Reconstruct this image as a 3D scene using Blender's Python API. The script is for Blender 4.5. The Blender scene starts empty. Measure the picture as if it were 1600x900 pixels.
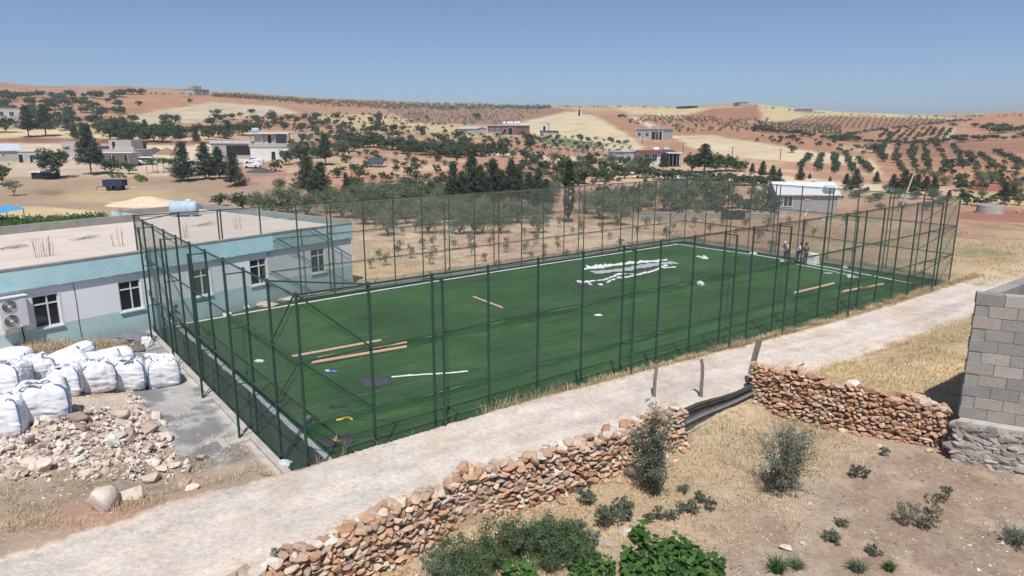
import bpy, bmesh, math, random
import numpy as np
from mathutils import Matrix, Vector
R = math.radians
random.seed(7); rng = np.random.default_rng(7)
scn = bpy.context.scene; COL = scn.collection

# ------------------------------------------------------------------ camera
F_PX, PITCH, CAM_H = 1083.9, 0.22438, 10.567        # focal in px of a 1600 px wide picture, drone 10.6 m above the turf
cam_d = bpy.data.cameras.new('camera'); cam = bpy.data.objects.new('camera', cam_d); COL.objects.link(cam)
cam_d.sensor_width = 36; cam_d.lens = 36*F_PX/1600; cam_d.clip_start = 0.3; cam_d.clip_end = 9000
cam.location = (0, 0, CAM_H); cam.rotation_euler = (math.pi/2-PITCH, 0, 0); scn.camera = cam

# ------------------------------------------------------------------ sky, sun, exposure
SUN_EL, SUN_AZ = R(60), R(2)                          # high sun behind the camera: short shadows straight away from it
w = bpy.data.worlds.new('World'); scn.world = w; w.use_nodes = True
nt = w.node_tree; nt.nodes.clear()
sky = nt.nodes.new('ShaderNodeTexSky'); sky.sky_type = 'NISHITA'; sky.sun_disc = False
sky.sun_elevation = SUN_EL; sky.sun_rotation = math.pi+SUN_AZ; sky.altitude = 1500; sky.air_density = .75; sky.dust_density = 2.0; sky.ozone_density = 5.5
bg = nt.nodes.new('ShaderNodeBackground'); bg.inputs[1].default_value = 0.08
wo = nt.nodes.new('ShaderNodeOutputWorld')
hs = nt.nodes.new('ShaderNodeHueSaturation'); hs.inputs['Saturation'].default_value = .93; hs.inputs['Value'].default_value = 1.0
nt.links.new(sky.outputs[0], hs.inputs['Color']); nt.links.new(hs.outputs[0], bg.inputs[0]); nt.links.new(bg.outputs[0], wo.inputs[0])
sl = bpy.data.lights.new('sun', 'SUN'); sl.energy = 3.6; sl.angle = R(0.53); sl.color = (1, .962, .915)
so = bpy.data.objects.new('sun', sl); COL.objects.link(so)
so.rotation_euler = (math.pi/2-SUN_EL, 0, -SUN_AZ); so.location = (0, -40, 60)
vs = scn.view_settings; vs.view_transform = 'Standard'; vs.look = 'None'; vs.exposure = 0.46; vs.gamma = 1; vs.use_curve_mapping = False
scn.cycles.max_bounces = 6; scn.cycles.diffuse_bounces = 3; scn.cycles.transparent_max_bounces = 6
scn.cycles.use_denoising = True; scn.cycles.volume_bounces = 0
HAZE = .0004                                          # density of the air per metre

# ------------------------------------------------------------------ image <-> world
CP, SP = math.cos(PITCH), math.sin(PITCH)
def proj(P):
    P = np.asarray(P, float); x = P[..., 0]; y = P[..., 1]; z = P[..., 2]-CAM_H
    d = y*CP-z*SP; up = y*SP+z*CP
    d = np.where(np.abs(d) < 1e-3, 1e-3, d)
    return 800+F_PX*x/d, 450-F_PX*up/d, d
def ray(u, v):
    b = (450-v)/F_PX
    return np.array([(u-800)/F_PX, CP+b*SP, -SP+b*CP])
def un(u, v, z=0.):
    d = ray(u, v); t = (z-CAM_H)/d[2]
    return np.array([d[0]*t, d[1]*t, z])

# pitch frame: s along the long side (near left corner -> right corner), t across to the far side
PA = np.array([-6.15, 19.17]); YAW = 0.6635; PL, PW, FH = 47.35, 23.4, 6.0
E1 = np.array([math.cos(YAW), math.sin(YAW)]); E2 = np.array([-E1[1], E1[0]])
def loc(x, y): return (x-PA[0])*E1[0]+(y-PA[1])*E1[1], (x-PA[0])*E2[0]+(y-PA[1])*E2[1]
def W(s, t, z=0.): return np.array([PA[0]+s*E1[0]+t*E2[0], PA[1]+s*E1[1]+t*E2[1], z])

# ------------------------------------------------------------------ noise
def _hash(ix, iy, seed):
    h = (ix.astype(np.int64)*374761393+iy.astype(np.int64)*668265263+seed*982451653) & 0xffffffff
    h = ((h ^ (h >> 13))*1274126177) & 0xffffffff
    return ((h ^ (h >> 16)) & 0xffff)/65535.
def vn(x, y, seed=0):
    x = np.asarray(x, float); y = np.asarray(y, float)
    ix = np.floor(x); iy = np.floor(y); fx = x-ix; fy = y-iy
    fx = fx*fx*(3-2*fx); fy = fy*fy*(3-2*fy)
    a = _hash(ix, iy, seed); b = _hash(ix+1, iy, seed); c = _hash(ix, iy+1, seed); d = _hash(ix+1, iy+1, seed)
    return (a*(1-fx)+b*fx)*(1-fy)+(c*(1-fx)+d*fx)*fy
def fbm(x, y, seed=0, n=4):
    o = 0; a = .5; f = 1
    for i in range(n): o = o+a*vn(x*f, y*f, seed+i*17); a *= .5; f *= 2.03
    return o/(1-.5**n)
def sm(x, a=0., b=1.):
    t = np.clip((x-a)/(b-a), 0, 1); return t*t*(3-2*t)
def lerp(a, b, w): return a+(b-a)*w

# ------------------------------------------------------------------ terrain height
SKY_U = [-900, 0, 60, 130, 200, 280, 330, 400, 500, 600, 700, 830, 900, 1000, 1060, 1120, 1180, 1250, 1330, 1420, 1500, 1600, 2500]
SKY_V = [150, 145, 149, 148, 146, 147, 149, 152, 158, 161, 164, 168, 167, 167, 169, 166, 166, 174, 180, 183, 182, 181, 184]
GAM_U = [0, 400, 800, 1100, 1600]; GAM_V = [1.75, 1.45, 1.1, 1.05, 1.2]
def road_z(s): return np.interp(s, [-20, -5, 8, 14, 20, 29, 38, 60], [1.1, 1.0, .95, .75, .5, .2, 0, 0])
def wall_s(t): return 15.9+(t+4.7)/(-6.3)*2.3
def terrain(x, y):
    x = np.asarray(x, float); y = np.asarray(y, float)
    r = np.hypot(x, y); s, t = loc(x, y)
    uu = 800+F_PX*np.where(y > .05*np.abs(x), x/np.maximum(y, 1e-3), np.sign(x)*50)/ (CP)
    uu = np.clip(uu, -900, 2500)
    e = (202.6-np.interp(uu, SKY_U, SKY_V))/F_PX; g = np.interp(uu, GAM_U, GAM_V)
    rs = 520.
    q = np.clip((r-100)/(rs-100), 0, 1)
    top = CAM_H+rs*e
    zf = top*q**g
    zf = np.where(r > rs, top-(r-rs)*.035, zf); zf = np.maximum(zf, -20)
    zf = np.where(y < 0, 0, zf)
    zf = zf+(fbm(x/60, y/60, 3)-.5)*2.2*sm(r, 130, 300)+(fbm(x/9, y/9, 5)-.5)*.5*sm(r, 70, 130)*(1-sm(r, 480, 520)*.6)
    # near ground
    rz = road_z(s)
    zl = .8*sm(-s, 1.5, 6.5)+.40*np.exp(-((s+5.2)/2.0)**2-((t-8.2)/2.2)**2)
    zl = zl*(1-sm(t, 26, 32))
    left = lerp(zl, np.maximum(rz, zl), 1-sm(t, -.3, 2.6))
    base = np.where(s < -.25, left, 0)
    # near long side: road embankment
    bank = rz*(1-sm(t, -.55, -.2))
    right = 0*s
    near = np.where(s < -.25, left, np.where(t < 0, bank, right))
    k = sm(s, -1.6, -.25)                       # round the corner of the embankment
    near = np.where((t < 2.6) & (s < -.25), lerp(left, np.where(t < 0, bank, 0), k), near)
    near = np.where(s > PL+.3, near*(1-sm(t, -1, 4)), near)
    # field below the dry stone walls
    fld = .12*(fbm(x/2.2, y/2.2, 9)-.5)+.10*sm(s, 4, 18)*sm(-t, 5, 12)
    fld = fld+sm(s, 10.9, 11.5)*(1-sm(s, 15.5, 16))*np.exp(-((t+5.0)/.8)**2)*(.22+.075*np.clip(s-11.3, 0, 5))
    up = lerp(rz, 1.05, sm(-t, 4.4, 8))+.1*(fbm(x/3, y/3, 12)-.5)
    up = up*(1-sm(s, 40, 60))
    infield = 1-sm(s, wall_s(t)-.12, wall_s(t)+.12)
    low = lerp(up, fld, infield)
    near = lerp(near, low, 1-sm(t, -5.0, -4.75))
    rough = (fbm(x*.9, y*.9, 21)-.5)*.12+(fbm(x*3.1, y*3.1, 23)-.5)*.04
    onroad = sm(t, -4.6, -4.1)*(1-sm(t, -.8, -.5))*(s > -30)
    ruts = .05*np.exp(-((t+1.5)/.4)**2)+.05*np.exp(-((t+3.0)/.4)**2)
    near = near+rough*(1-.75*onroad)-ruts*onroad*.6
    z = near*(1-sm(r, 70, 110))+zf
    inside = (s > -.12) & (s < PL+.12) & (t > -.12) & (t < PW+.12)
    z = np.where(inside, -.25, z)
    kerb = (s > -.6) & (s < -.1) & (t > 1.2) & (t < PW+.4)
    z = np.where(kerb, np.minimum(z, .0), z)
    return z
def tz(x, y): return float(terrain(np.array([x]), np.array([y]))[0])
_T = np.concatenate([np.linspace(8, 60, 170), np.geomspace(60.3, 800, 260)])
def G(u, v):
    """the point of the ground seen at pixel (u, v) of the 1600 x 900 photograph"""
    d = ray(u, v); TT = _T
    for stage in (0, 1):
        P = TT[:, None]*d[None, :]; z = P[:, 2]+CAM_H
        h = np.maximum(terrain(P[:, 0], P[:, 1]), -.02); i = np.nonzero(z < h)[0]
        if stage == 0:
            if len(i) == 0: TT = np.linspace(300, 800, 300)
            else: k = max(int(i[0]), 1); TT = np.linspace(TT[k-1], TT[k]+1e-3, 24)
    if len(i) == 0: i = [int(np.argmin(z-h))]
    i = max(int(i[0]), 1)
    a = z[i-1]-h[i-1]; b = h[i]-z[i]; f = a/(a+b) if a+b > 1e-9 else 0
    p = P[i-1]*(1-f)+P[i]*f
    return np.array([p[0], p[1], max(tz(p[0], p[1]), -.02)])
def ppm(P): return F_PX/float(proj(P)[2])             # photo pixels per metre at a point

# ------------------------------------------------------------------ object helpers
def tag(o, label=None, cat=None, group=None, kind=None):
    if label: o['label'] = label
    if cat: o['category'] = cat
    if group: o['group'] = group
    if kind: o['kind'] = kind
    return o
def empty(name, p, rz=0, label=None, cat=None, group=None):
    o = bpy.data.objects.new(name, None); COL.objects.link(o); o.empty_display_size = .2
    o.location = tuple(float(c) for c in p); o.rotation_euler = (0, 0, rz)
    return tag(o, label, cat, group)
def link(name, me, mat=None, parent=None, p=None, rz=0):
    o = bpy.data.objects.new(name, me); COL.objects.link(o)
    if mat is not None and len(me.materials) == 0: me.materials.append(mat)
    if parent is not None: o.parent = parent
    if p is not None: o.location = tuple(float(c) for c in p)
    if rz: o.rotation_euler = (0, 0, rz)
    return o
class MB:
    """collects shapes, then links them as one mesh object"""
    def __init__(s): s.v = []; s.f = []; s.m = []; s.t = []; s.cur = 0; s.tint = .5
    def add(s, vs, fs):
        o = len(s.v); s.v += [tuple(map(float, q)) for q in vs]
        for f in fs: s.f.append([o+i for i in f]); s.m.append(s.cur); s.t.append(s.tint)
        return s
    def box(s, x0, x1, y0, y1, z0, z1, M=None):
        vs = [(x, y, z) for z in (z0, z1) for y in (y0, y1) for x in (x0, x1)]
        if M is not None: vs = [tuple(M @ Vector(q)) for q in vs]
        return s.add(vs, [(0, 2, 3, 1), (4, 5, 7, 6), (0, 1, 5, 4), (2, 6, 7, 3), (0, 4, 6, 2), (1, 3, 7, 5)])
    def bar(s, a, b, r, n=6, r2=None):
        a = Vector([float(c) for c in a]); b = Vector([float(c) for c in b]); d = (b-a)
        if d.length < 1e-6: return s
        d.normalize(); q = d.to_track_quat('Z', 'Y'); r2 = r if r2 is None else r2
        vs = []
        for c, rr in ((a, r), (b, r2)):
            for k in range(n):
                an = 2*math.pi*(k+.5)/n; vs.append(c+q @ Vector((math.cos(an)*rr, math.sin(an)*rr, 0)))
        fs = [(k, (k+1) % n, n+(k+1) % n, n+k) for k in range(n)]+[tuple(range(n-1, -1, -1)), tuple(range(n, 2*n))]
        return s.add(vs, fs)
    def tube(s, pts, radii, n=6):
        pts = [Vector([float(c) for c in p]) for p in pts]
        if not hasattr(radii, '__len__'): radii = [radii]*len(pts)
        vs = []
        for i, p in enumerate(pts):
            d = (pts[min(i+1, len(pts)-1)]-pts[max(i-1, 0)]).normalized(); q = d.to_track_quat('Z', 'Y')
            for k in range(n):
                an = 2*math.pi*k/n; vs.append(p+q @ Vector((math.cos(an)*radii[i], math.sin(an)*radii[i], 0)))
        fs = []
        for i in range(len(pts)-1):
            for k in range(n): fs.append((i*n+k, i*n+(k+1) % n, (i+1)*n+(k+1) % n, (i+1)*n+k))
        fs += [tuple(range(n-1, -1, -1)), tuple((len(pts)-1)*n+k for k in range(n))]
        return s.add(vs, fs)
    def lathe(s, prof, n=16, c=(0, 0, 0), M=None):
        vs = []
        for r, z in prof:
            for k in range(n):
                q = Vector((r*math.cos(2*math.pi*k/n), r*math.sin(2*math.pi*k/n), z))
                if M is not None: q = M @ q
                vs.append((q[0]+c[0], q[1]+c[1], q[2]+c[2]))
        fs = [(i*n+k, i*n+(k+1) % n, (i+1)*n+(k+1) % n, (i+1)*n+k) for i in range(len(prof)-1) for k in range(n)]
        fs += [tuple(range(n-1, -1, -1)), tuple((len(prof)-1)*n+k for k in range(n))]
        return s.add(vs, fs)
    def poly(s, pts): return s.add(pts, [tuple(range(len(pts)))])
    def prism(s, pts, z0, z1):
        n = len(pts); vs = [(p[0], p[1], z0) for p in pts]+[(p[0], p[1], z1) for p in pts]
        return s.add(vs, [tuple(range(n-1, -1, -1)), tuple(range(n, 2*n))]+[(k, (k+1) % n, n+(k+1) % n, n+k) for k in range(n)])
    def mesh(s, name, mats, smooth=False):
        me = bpy.data.meshes.new(name); me.from_pydata(s.v, [], s.f)
        for m in (mats if isinstance(mats, (list, tuple)) else [mats]): me.materials.append(m)
        me.polygons.foreach_set('material_index', s.m)
        a = me.attributes.new('tint', 'FLOAT', 'FACE'); a.data.foreach_set('value', np.array(s.t, np.float32))
        if smooth: me.polygons.foreach_set('use_smooth', [True]*len(s.f))
        me.update(); return me
    def build(s, name, mats, parent=None, p=None, rz=0, smooth=False, bevel=0):
        o = link(name, s.mesh(name, mats, smooth), None, parent, p, rz)
        if bevel:
            b = o.modifiers.new('bevel', 'BEVEL'); b.width = bevel; b.segments = 2; b.limit_method = 'ANGLE'
        return o
def np_mesh(name, V, Fc, tint=None, col=None, mats=(), smooth=False):
    """V (n,3), Fc (m,k) arrays; tint per face, col per vertex"""
    me = bpy.data.meshes.new(name); n, (m, k) = len(V), Fc.shape
    me.vertices.add(n); me.vertices.foreach_set('co', np.ascontiguousarray(V, np.float32).ravel())
    me.loops.add(m*k); me.loops.foreach_set('vertex_index', np.ascontiguousarray(Fc, np.int32).ravel())
    me.polygons.add(m); me.polygons.foreach_set('loop_start', np.arange(0, m*k, k, dtype=np.int32)); me.polygons.foreach_set('loop_total', np.full(m, k, np.int32))
    if smooth: me.polygons.foreach_set('use_smooth', np.ones(m, bool))
    me.update(calc_edges=True)
    if not smooth: me.shade_flat()
    if tint is not None:
        a = me.attributes.new('tint', 'FLOAT', 'FACE'); a.data.foreach_set('value', np.ascontiguousarray(tint, np.float32))
    if col is not None:
        a = me.attributes.new('soil', 'FLOAT_COLOR', 'POINT'); c4 = np.ones((n, 4), np.float32); c4[:, :3] = col
        a.data.foreach_set('color', c4.ravel())
    for q in mats: me.materials.append(q)
    return me
def copy_tree(o, parent=None):
    c = o.copy(); COL.objects.link(c)
    if parent is not None: c.parent = parent
    for ch in list(o.children): copy_tree(ch, c)
    return c

# ------------------------------------------------------------------ materials
class NT:
    def __init__(s, name):
        s.m = bpy.data.materials.new(name); s.m.use_nodes = True; s.t = s.m.node_tree; s.t.nodes.clear()
        s.out = s.n('ShaderNodeOutputMaterial'); s.b = s.n('ShaderNodeBsdfPrincipled'); s.l(s.b.outputs[0], s.out.inputs[0])
        s.b.inputs['Roughness'].default_value = .85; s.b.inputs['Specular IOR Level'].default_value = .25
    def n(s, k, **kw):
        q = s.t.nodes.new(k)
        for a, b in kw.items(): setattr(q, a, b)
        return q
    def l(s, a, b): s.t.links.new(a, b)
    def pos(s, gen='Object'): return s.n('ShaderNodeTexCoord').outputs[gen]
    def noise(s, scale, detail=4, rough=.55, vec=None, dim='3D', stretch=None):
        q = s.n('ShaderNodeTexNoise'); q.inputs['Scale'].default_value = scale; q.inputs['Detail'].default_value = detail; q.inputs['Roughness'].default_value = rough
        v = vec if vec is not None else s.pos()
        if stretch:
            mp = s.n('ShaderNodeMapping'); mp.inputs['Scale'].default_value = stretch; s.l(v, mp.inputs[0]); v = mp.outputs[0]
        s.l(v, q.inputs['Vector']); return q.outputs['Fac']
    def ramp(s, f, pts):
        q = s.n('ShaderNodeValToRGB'); e = q.color_ramp.elements
        while len(e) < len(pts): e.new(.5)
        for i, (p, c) in enumerate(pts): e[i].position = p; e[i].color = (*c, 1) if len(c) == 3 else c
        s.l(f, q.inputs[0]); return q.outputs[0]
    def math(s, op, a, b=None, c=None):
        q = s.n('ShaderNodeMath', operation=op)
        for i, v in enumerate((a, b, c)):
            if v is None: continue
            if isinstance(v, (int, float)): q.inputs[i].default_value = v
            else: s.l(v, q.inputs[i])
        return q.outputs[0]
    def mix(s, f, a, b, mode='MIX'):
        q = s.n('ShaderNodeMix', data_type='RGBA', blend_type=mode)
        for i, v in ((0, f), (6, a), (7, b)):
            if isinstance(v, (int, float)): q.inputs[i].default_value = v
            elif isinstance(v, tuple): q.inputs[i].default_value = (*v, 1) if len(v) == 3 else v
            else: s.l(v, q.inputs[i])
        return q.outputs[2]
    def attr(s, name, what='Fac'):
        q = s.n('ShaderNodeAttribute'); q.attribute_name = name; return q.outputs[what]
    def base(s, c):
        if isinstance(c, tuple): s.b.inputs['Base Color'].default_value = (*c, 1)
        else: s.l(c, s.b.inputs['Base Color'])
    def bump(s, h, strength=.5, dist=.05):
        q = s.n('ShaderNodeBump'); q.inputs['Strength'].default_value = strength; q.inputs['Distance'].default_value = dist
        s.l(h, q.inputs['Height']); s.l(q.outputs[0], s.b.inputs['Normal'])
    def rough(s, v): s.b.inputs['Roughness'].default_value = v
    def metal(s, v): s.b.inputs['Metallic'].default_value = v
def worn(name, c, var=.25, scale=3., rough=.85, c2=None, fine=25., bump=.2, metal=0., spec=.25, tint=0., stretch=None):
    """a base colour with mottled wear, fine grain and a little relief"""
    m = NT(name); a = m.noise(scale, 5, .6, stretch=stretch); b = m.noise(fine, 3, .6)
    c2 = c2 or tuple(q*(1-var) for q in c)
    k = m.math('MULTIPLY_ADD', b, .35, m.math('MULTIPLY', a, .75))
    col = m.ramp(k, [(.32, c2), (.68, c)])
    if tint:
        g = m.math('MULTIPLY_ADD', m.attr('tint'), 2*tint, 1-tint)
        col = m.mix(1, col, m.ramp(m.math('MULTIPLY', g, .5), [(0, (0, 0, 0)), (1, (2, 2, 2))]), 'MULTIPLY')
    m.base(col); m.rough(rough); m.metal(metal); m.b.inputs['Specular IOR Level'].default_value = spec
    if bump: m.bump(k, bump, .03)
    return m.m
def foliage_mat(name, dark, light, transl=.25, spread=.22):
    m = NT(name); t = m.attr('tint'); rnd = m.n('ShaderNodeObjectInfo').outputs['Random']
    k = m.math('ADD', m.math('MULTIPLY', t, 1-spread), m.math('MULTIPLY', rnd, spread))
    col = m.ramp(k, [(.1, dark), (.9, light)])
    m.base(col); m.rough(.65); m.b.inputs['Specular IOR Level'].default_value = .2
    tr = m.n('ShaderNodeBsdfTranslucent'); m.l(col, tr.inputs[0]); mx = m.n('ShaderNodeMixShader'); mx.inputs[0].default_value = transl
    m.l(m.b.outputs[0], mx.inputs[1]); m.l(tr.outputs[0], mx.inputs[2]); m.l(mx.outputs[0], m.out.inputs[0])
    return m.m
M = {}
M['trunk'] = worn('bark', (.16, .12, .085), .5, 6)
M['pine'] = foliage_mat('pine_needles', (.036, .056, .035), (.10, .135, .080))
M['olive'] = foliage_mat('olive_leaves', (.095, .125, .075), (.23, .275, .175))
M['broad'] = foliage_mat('broad_leaves', (.048, .078, .038), (.14, .195, .09))
M['orchard'] = foliage_mat('orchard_leaves', (.062, .088, .050), (.165, .21, .12))
M['young'] = foliage_mat('young_olive_leaves', (.12, .145, .105), (.27, .30, .23))
M['light_leaf'] = foliage_mat('light_leaves', (.075, .11, .035), (.17, .22, .08))
M['bright_leaf'] = foliage_mat('bright_leaves', (.030, .082, .020), (.105, .215, .052), .3)
M['lime_leaf'] = foliage_mat('mid_green_leaves', (.045, .080, .028), (.125, .19, .065))
M['weed'] = foliage_mat('weed_leaves', (.085, .108, .075), (.22, .26, .18))
M['green_weed'] = foliage_mat('green_weed_leaves', (.055, .085, .042), (.17, .235, .115))
M['cypress'] = foliage_mat('cypress_leaves', (.016, .030, .017), (.045, .068, .035))
M['straw'] = foliage_mat('dry_grass', (.38, .28, .155), (.72, .59, .38), .25)
M['dry_weed'] = foliage_mat('dry_weeds', (.32, .24, .14), (.60, .49, .33), .2)
M['green_paint'] = worn('green_paint', (.018, .060, .045), .2, 4, .42, spec=.5, bump=.03)
M['wire'] = worn('green_wire', (.195, .215, .18), .2, 2, .6, bump=0)
M['galv'] = worn('galvanised', (.42, .43, .44), .3, 5, .45, metal=.6, bump=.05)
M['concrete'] = worn('concrete', (.46, .43, .39), .3, 2.2, .9, fine=30, bump=.3)
M['concrete_dark'] = worn('old_concrete', (.33, .32, .30), .35, 1.6, .9, fine=25, bump=.3)
M['roof_concrete'] = worn('roof_concrete', (.60, .525, .46), .2, .5, .9, fine=9, bump=.15)
M['white_paint'] = worn('white_paint', (.74, .74, .74), .1, 4, .6, bump=.05)
M['white_metal'] = worn('white_metal', (.64, .65, .66), .12, 3, .4, bump=.02, spec=.5)
M['dark'] = worn('dark_gap', (.02, .02, .022), .3, 4, .8, bump=0)
M['glass'] = worn('dark_glass', (.025, .028, .035), .3, 2, .08, bump=0, spec=.6)
M['black'] = worn('black_plastic', (.025, .025, .028), .3, 5, .6, bump=.1)
M['wood'] = worn('weathered_wood', (.25, .21, .175), .45, 9, .85, stretch=(1, 1, .15))
M['card'] = worn('cardboard', (.55, .40, .25), .2, 8, .85)
M['rust'] = worn('rebar_rust', (.20, .12, .085), .4, 12, .85)
M['rubber'] = worn('rubber', (.022, .022, .022), .2, 9, .8)
M['mat'] = worn('grey_mat', (.055, .055, .065), .25, 5, .85)
M['blue'] = worn('blue_plastic', (.03, .18, .55), .2, 6, .45)
M['blue_tarp'] = worn('blue_tarp', (.08, .33, .60), .3, 3, .55, bump=.4)
M['blue_strap'] = worn('blue_strap', (.14, .22, .42), .3, 8, .7)
M['bag'] = worn('woven_bag', (.77, .785, .81), .24, 2.0, .65, fine=11, bump=.7)
M['grey_cloth'] = worn('grey_cloth', (.19, .19, .23), .35, 5, .9, bump=.6)
M['solar'] = worn('solar_panel', (.05, .055, .075), .3, 2, .25, bump=0, spec=.5)
M['tin'] = worn('tin_roof', (.50, .56, .62), .2, 1.2, .5, bump=.05)
M['tank'] = worn('water_tank', (.40, .50, .60), .2, 3, .5, bump=.05)
M['red_roof'] = worn('red_roof', (.17, .055, .055), .3, 2, .7)
M['plaster'] = worn('grey_plaster', (.46, .44, .42), .25, .9, .9)
M['plaster_white'] = worn('white_plaster', (.66, .66, .66), .18, .8, .9)
M['purple_brick'] = worn('purple_brick', (.26, .15, .15), .3, 2, .9)
M['block_far'] = worn('far_blockwork', (.38, .365, .35), .3, 1.6, .9)
M['navy'] = worn('navy_paint', (.03, .04, .10), .3, 4, .5)
M['straw_heap'] = worn('straw_heap', (.66, .53, .38), .22, 1.4, .95, fine=12, bump=.5)
M['skin'] = worn('skin', (.36, .21, .14), .15, 8, .6)
M['hair'] = worn('hair', (.02, .016, .014), .2, 20, .7)
M['yellow'] = worn('yellow_twine', (.62, .52, .06), .2, 10, .7)
M['orange'] = worn('orange_strap', (.65, .36, .10), .2, 8, .7)

def school_wall_mat():
    """white wall over a pale turquoise dado, damp and flaking near the ground"""
    m = NT('school_wall'); P = m.pos(); sx = m.n('ShaderNodeSeparateXYZ'); m.l(P, sx.inputs[0]); z = sx.outputs[2]
    n1 = m.noise(.7, 5, .6); n2 = m.noise(5, 4, .6); n3 = m.noise(28, 3, .6)
    up = m.ramp(m.math('MULTIPLY_ADD', n3, .3, m.math('MULTIPLY', n1, .7)), [(.3, (.80, .82, .835)), (.7, (.86, .87, .875))])
    dn = m.ramp(m.math('MULTIPLY_ADD', n2, .4, m.math('MULTIPLY', n1, .6)), [(.3, (.38, .56, .57)), (.7, (.52, .69, .69))])
    sel = m.math('GREATER_THAN', z, m.math('MULTIPLY_ADD', n2, .012, 1.40))
    col = m.mix(sel, dn, up)
    damp = m.math('MULTIPLY', m.ramp(m.math('SUBTRACT', m.math('MULTIPLY_ADD', n2, .9, n1), m.math('MULTIPLY', z, .9)), [(.25, (0, 0, 0)), (.75, (1, 1, 1))]), .6)
    col = m.mix(damp, col, (.30, .33, .31)); m.base(col); m.bump(m.math('MULTIPLY_ADD', n3, .4, n2), .25, .03)
    return m.m
M['school_wall'] = school_wall_mat()
def fascia_mat():
    m = NT('turquoise_fascia'); a = m.noise(1.3, 6, .7); b = m.noise(9, 4, .65)
    col = m.ramp(m.math('MULTIPLY_ADD', b, .5, m.math('MULTIPLY', a, .6)), [(.3, (.30, .54, .59)), (.5, (.44, .68, .72)), (.72, (.58, .77, .79))])
    fl = m.ramp(m.noise(2.6, 6, .75), [(.62, (0, 0, 0)), (.70, (1, 1, 1))])
    col = m.mix(m.math('MULTIPLY', fl, .55), col, (.42, .46, .45)); sx = m.n('ShaderNodeSeparateXYZ'); m.l(m.pos(), sx.inputs[0])
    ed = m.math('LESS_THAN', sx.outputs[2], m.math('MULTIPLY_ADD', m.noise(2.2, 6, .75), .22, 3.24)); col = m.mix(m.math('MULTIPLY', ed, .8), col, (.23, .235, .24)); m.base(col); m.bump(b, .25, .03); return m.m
M['fascia'] = fascia_mat()

def turf_mat():
    m = NT('artificial_turf'); P = m.pos()
    st = m.noise(1.0, 5, .65, stretch=(.35, 2.6, 1)); f = m.noise(16, 3, .7); g = m.noise(55, 2, .6); bl = m.noise(.22, 3, .5)
    k = m.math('ADD', m.math('MULTIPLY', st, .40), m.math('ADD', m.math('MULTIPLY', f, .30), m.math('ADD', m.math('MULTIPLY', g, .18), m.math('MULTIPLY', bl, .36))))
    col = m.ramp(k, [(.43, (.007, .031, .008)), (.60, (.021, .074, .020)), (.79, (.064, .148, .050))])
    sx = m.n('ShaderNodeSeparateXYZ'); m.l(P, sx.inputs[0])
    wob = m.math('ADD', sx.outputs[1], m.math('MULTIPLY', m.noise(.25, 2), .10))
    d = m.math('ABSOLUTE', m.math('SUBTRACT', m.math('FRACT', m.math('DIVIDE', wob, 3.95)), .5))
    seam = m.math('MULTIPLY', m.math('LESS_THAN', d, .0055), m.ramp(m.noise(.7, 3), [(.40, (.10,)*3), (.6, (.75,)*3)]))
    band = m.math('MULTIPLY', m.math('GREATER_THAN', m.math('FRACT', m.math('DIVIDE', wob, 7.9)), .5), .12)
    col = m.mix(band, col, (.012, .045, .022)); col = m.mix(seam, col, (.15, .22, .15))
    m.base(col); m.rough(.8); m.b.inputs['Specular IOR Level'].default_value = .15; m.bump(m.math('ADD', f, g), .7, .03); return m.m
M['turf'] = turf_mat()
M['turf_dark'] = worn('bare_turf_backing', (.016, .036, .028), .35, 2, .9)
M['line'] = worn('turf_line', (.66, .68, .66), .2, 6, .8)
M['line_grey'] = worn('grey_turf_line', (.40, .44, .47), .3, 4, .8)  # a greyer tone of the white line colour

def ground_mat():
    m = NT('ground_soil'); c = m.attr('soil', 'Color')
    n0 = m.noise(.09, 4, .6); n1 = m.noise(.9, 6, .65); n2 = m.noise(7, 5, .65); n3 = m.noise(38, 3, .6)
    k = m.math('ADD', m.math('MULTIPLY', n0, .2), m.math('ADD', m.math('MULTIPLY', n1, .30), m.math('ADD', m.math('MULTIPLY', n2, .46), m.math('MULTIPLY', n3, .26))))
    g = m.ramp(k, [(.38, (.50,)*3), (.58, (1.0,)*3), (.78, (1.38,)*3)])
    col = m.mix(1, c, g, 'MULTIPLY')
    hue = m.ramp(m.noise(.35, 4, .6), [(.35, (1.02, .99, .965)), (.65, (.985, 1.01, 1.02))]); col = m.mix(1, col, hue, 'MULTIPLY')
    peb = m.n('ShaderNodeTexVoronoi'); peb.inputs['Scale'].default_value = 3.2; m.l(m.pos(), peb.inputs['Vector'])
    pm = m.math('MULTIPLY', m.math('LESS_THAN', peb.outputs['Distance'], .11), .5); col = m.mix(pm, col, (.52, .45, .38))
    m.base(col); m.rough(.95); m.b.inputs['Specular IOR Level'].default_value = .08
    m.bump(m.math('MULTIPLY_ADD', n2, .7, m.math('MULTIPLY_ADD', n3, .35, n1)), .7, .07); return m.m
M['ground'] = ground_mat()
def rock_mat():
    m = NT('field_stone'); c = m.attr('soil', 'Color'); a = m.noise(5, 5, .65); b = m.noise(26, 3, .6)
    g = m.ramp(m.math('MULTIPLY_ADD', b, .4, m.math('MULTIPLY', a, .6)), [(.3, (.68,)*3), (.7, (1.25,)*3)])
    m.base(m.mix(1, c, g, 'MULTIPLY')); m.rough(.9); m.bump(m.math('ADD', a, b), .5, .05); return m.m
M['rock'] = rock_mat()
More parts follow.
